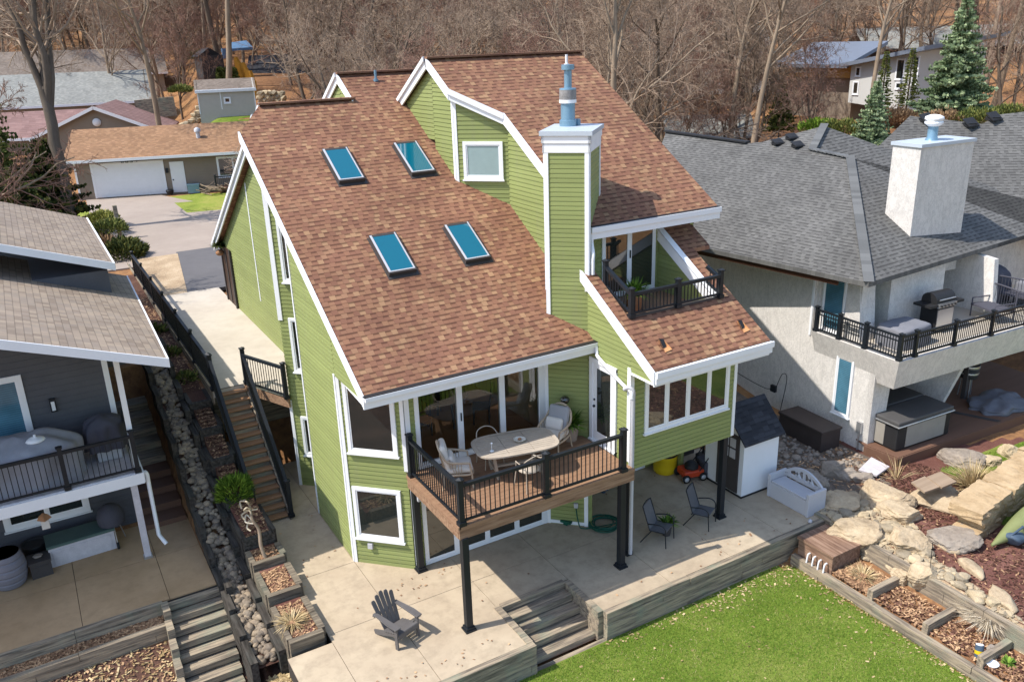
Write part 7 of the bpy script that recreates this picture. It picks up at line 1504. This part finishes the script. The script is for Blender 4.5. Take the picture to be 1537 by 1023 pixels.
conifer(7, 'cedar', 'broad dark cedar at the corner of the white garage door', 4.4, 1.9, 'juniper', gl(80, 312, 53, -.6), dens=8, shape=.6, wd=.12)
conifer(8, 'spreading_juniper', 'low dark evergreen mass under the bare branches at the left edge', 2.6, 2.2, 'juniper', gl(15, 322, 48, -.8), dens=8, shape=.5, wd=.12)
for k, (x, d) in enumerate(((332, 88), (343, 88), (352, 88))): conifer(10+k, 'small_cedar', ('left', 'middle', 'right')[k]+' one of three small clipped cedars behind the shed roof', 1.6, .5, 'cedar', gl(x, 121, d, -.4), dens=8, shape=.5, wd=.1)
# shrubs
def shrub(name, lab, c, r, h, n, seed, mat, L=.16, wd=.02):
    rnd = random.Random(seed); t = MB()
    for _ in range(n):
        a = rnd.uniform(0, 6.28); e = math.asin(rnd.uniform(0, 1)); k = rnd.uniform(.35, 1)**.5*(1+.25*mn.noise(V((math.cos(a)*1.7, math.sin(a)*1.7, e*2+seed)))); p = V(c)+V((math.cos(a)*math.cos(e)*r*k, math.sin(a)*math.cos(e)*r*k, math.sin(e)*h*k))
        d = (V((math.cos(a)*math.cos(e), math.sin(a)*math.cos(e), math.sin(e)+.45))+V((rnd.gauss(0, .4), rnd.gauss(0, .4), rnd.gauss(0, .4)))).normalized(); s = d.cross(V((rnd.random(), rnd.random(), .2))).normalized()*wd; l = L*rnd.uniform(.6, 1.3)
        t.add([p-s*.4, p+d*l*.5-s, p+d*l, p+d*l*.5+s], [[0, 1, 2, 3]])
    A = thing(name, lab, 'shrub', c); t.build('foliage', mat, A); b = MB()
    for i in range(9): a = i*.7; b.tube([V(c)+V((0, 0, -.1)), V(c)+V((math.cos(a)*r*.6, math.sin(a)*r*.6, h*.65))], [.02, .006], 5)
    b.build('stems', 'barkd', A); return A
shrub('yew_shrub', 'round bright green yew shrub in the planter beside the stair foot', (3.36, 20.55, 1.0), .42, .50, 1500, 1, 'shrub', .2, .018)
shrub('juniper_bush', 'spreading juniper bush at the corner of the gravel bed', tuple(pz(186, 384, 2.75)), 1.0, .75, 2600, 2, 'juniper', .26, .04); 
q = pz(158, 372, 2.75); shrub('rusty_bush', 'small red brown bush beside the juniper', tuple(q), .55, .6, 500, 3, 'rust', .3, .04)
for k, (x, y, d, r, m, lb) in enumerate(((160, 330, 47, .9, 'cedar', 'low green bush on the verge left of the mailbox post'), (150, 316, 50, .8, 'lawnbush', 'yellow green clump on the verge below the cedar'), (1262, 190, 56, 1.6, 'cedar', 'yellow green bush between the grey ridge and small spruce'), (1232, 184, 57, 1.3, 'shrub', 'bright green low bush behind the peak of the grey roof'), (1345, 170, 60, 1.5, 'rust', 'brown twiggy bush left of the blue spruce foot'), (1470, 172, 56, 1.5, 'cedar', 'yellow green bush at the right foot of the blue spruce'), (1415, 178, 56, 1.7, 'rust', 'tan dry bush under the blue spruce'), (1515, 165, 58, 1.4, 'cedar', 'olive bush above the far grey roof at the right edge'), (270, 128, 86, 1.0, 'cedar', 'small green bush up the slope left of the shed'), (300, 80, 100, 1.6, 'juniper', 'dark green bush among the trunks on the upper slope'))):
    q = adist(x, y, d); z = gz(q.x, q.y); shrub('bush', lb, (q.x, q.y, max(z, q.z-.6)), r, r*.6, 1700, 20+k, m if m in M else 'cedar', .2, .035)
for k, (y, lb) in enumerate(((25.6, 'small green tuft by the pale timber planter below the fence'), (28.2, 'low green plant halfway along the fence bed'), (31.0, 'low green plant at the far end of the fence bed'))):
    q = V((3.3, y, lot(3.3, y))); shrub('bed_plant', lb, tuple(q), .28, .2, 160, 40+k, 'cedar', .22, .03)
# little bare tree in the planter
LT = thing('sapling', 'little crooked bare tree with peeling bark in the thin planter step', 'tree', (3.4, 18.2, .5)); t = MB(); b = V((3.42, 18.1, .45))
pts = pcurve([b, b+V((-.05, .1, .35)), b+V((-.02, .22, .7)), b+V((-.12, .3, 1.0)), b+V((-.1, .45, 1.25)), b+V((-.2, .5, 1.45))], 4); t.tube(pts, [.05-.0014*i for i in range(len(pts))], 7); t.build('trunk', 'bark', LT); t = MB(); rnd = random.Random(8)
for i in range(5): c_ = pts[9+i*2]; t.tube(pcurve([c_, c_+V((rnd.uniform(-.2, .2), rnd.uniform(-.1, .2), .12)), c_+V((rnd.uniform(-.3, .3), rnd.uniform(-.2, .2), .02)), c_+V((rnd.uniform(-.2, .2), .0, -.05))], 4), .022, 5)
t.build('branches', 'whitegrass', LT)
# wreath on the brown rear door
o = thing('door_wreath', 'green wreath with an orange pumpkin hung by the brown side door', 'wreath', wE.p(.5, 4.95, .2)); t = MB(); leafclump(t, wE.p(.55, 4.95, .18), .4, 160, .34, 5, wd=.04, up=.6); t.build('leaves', 'juniper', o); t = MB(); t.ell(wE.p(.5, 4.7, .2), (.15, .15, .12), 12, 8); t.build('pumpkin', 'terra', o)
# debris on the fence bed
patch('fence_bed', [(2.95, 24.2), (3.7, 24.2), (3.78, 40), (2.6, 40)], 'soil', .03, .25); chips('bed_chips', [(3.0, 3.7, 24.5, 36, None)], 900, 50, 'chip', (.05, .12))
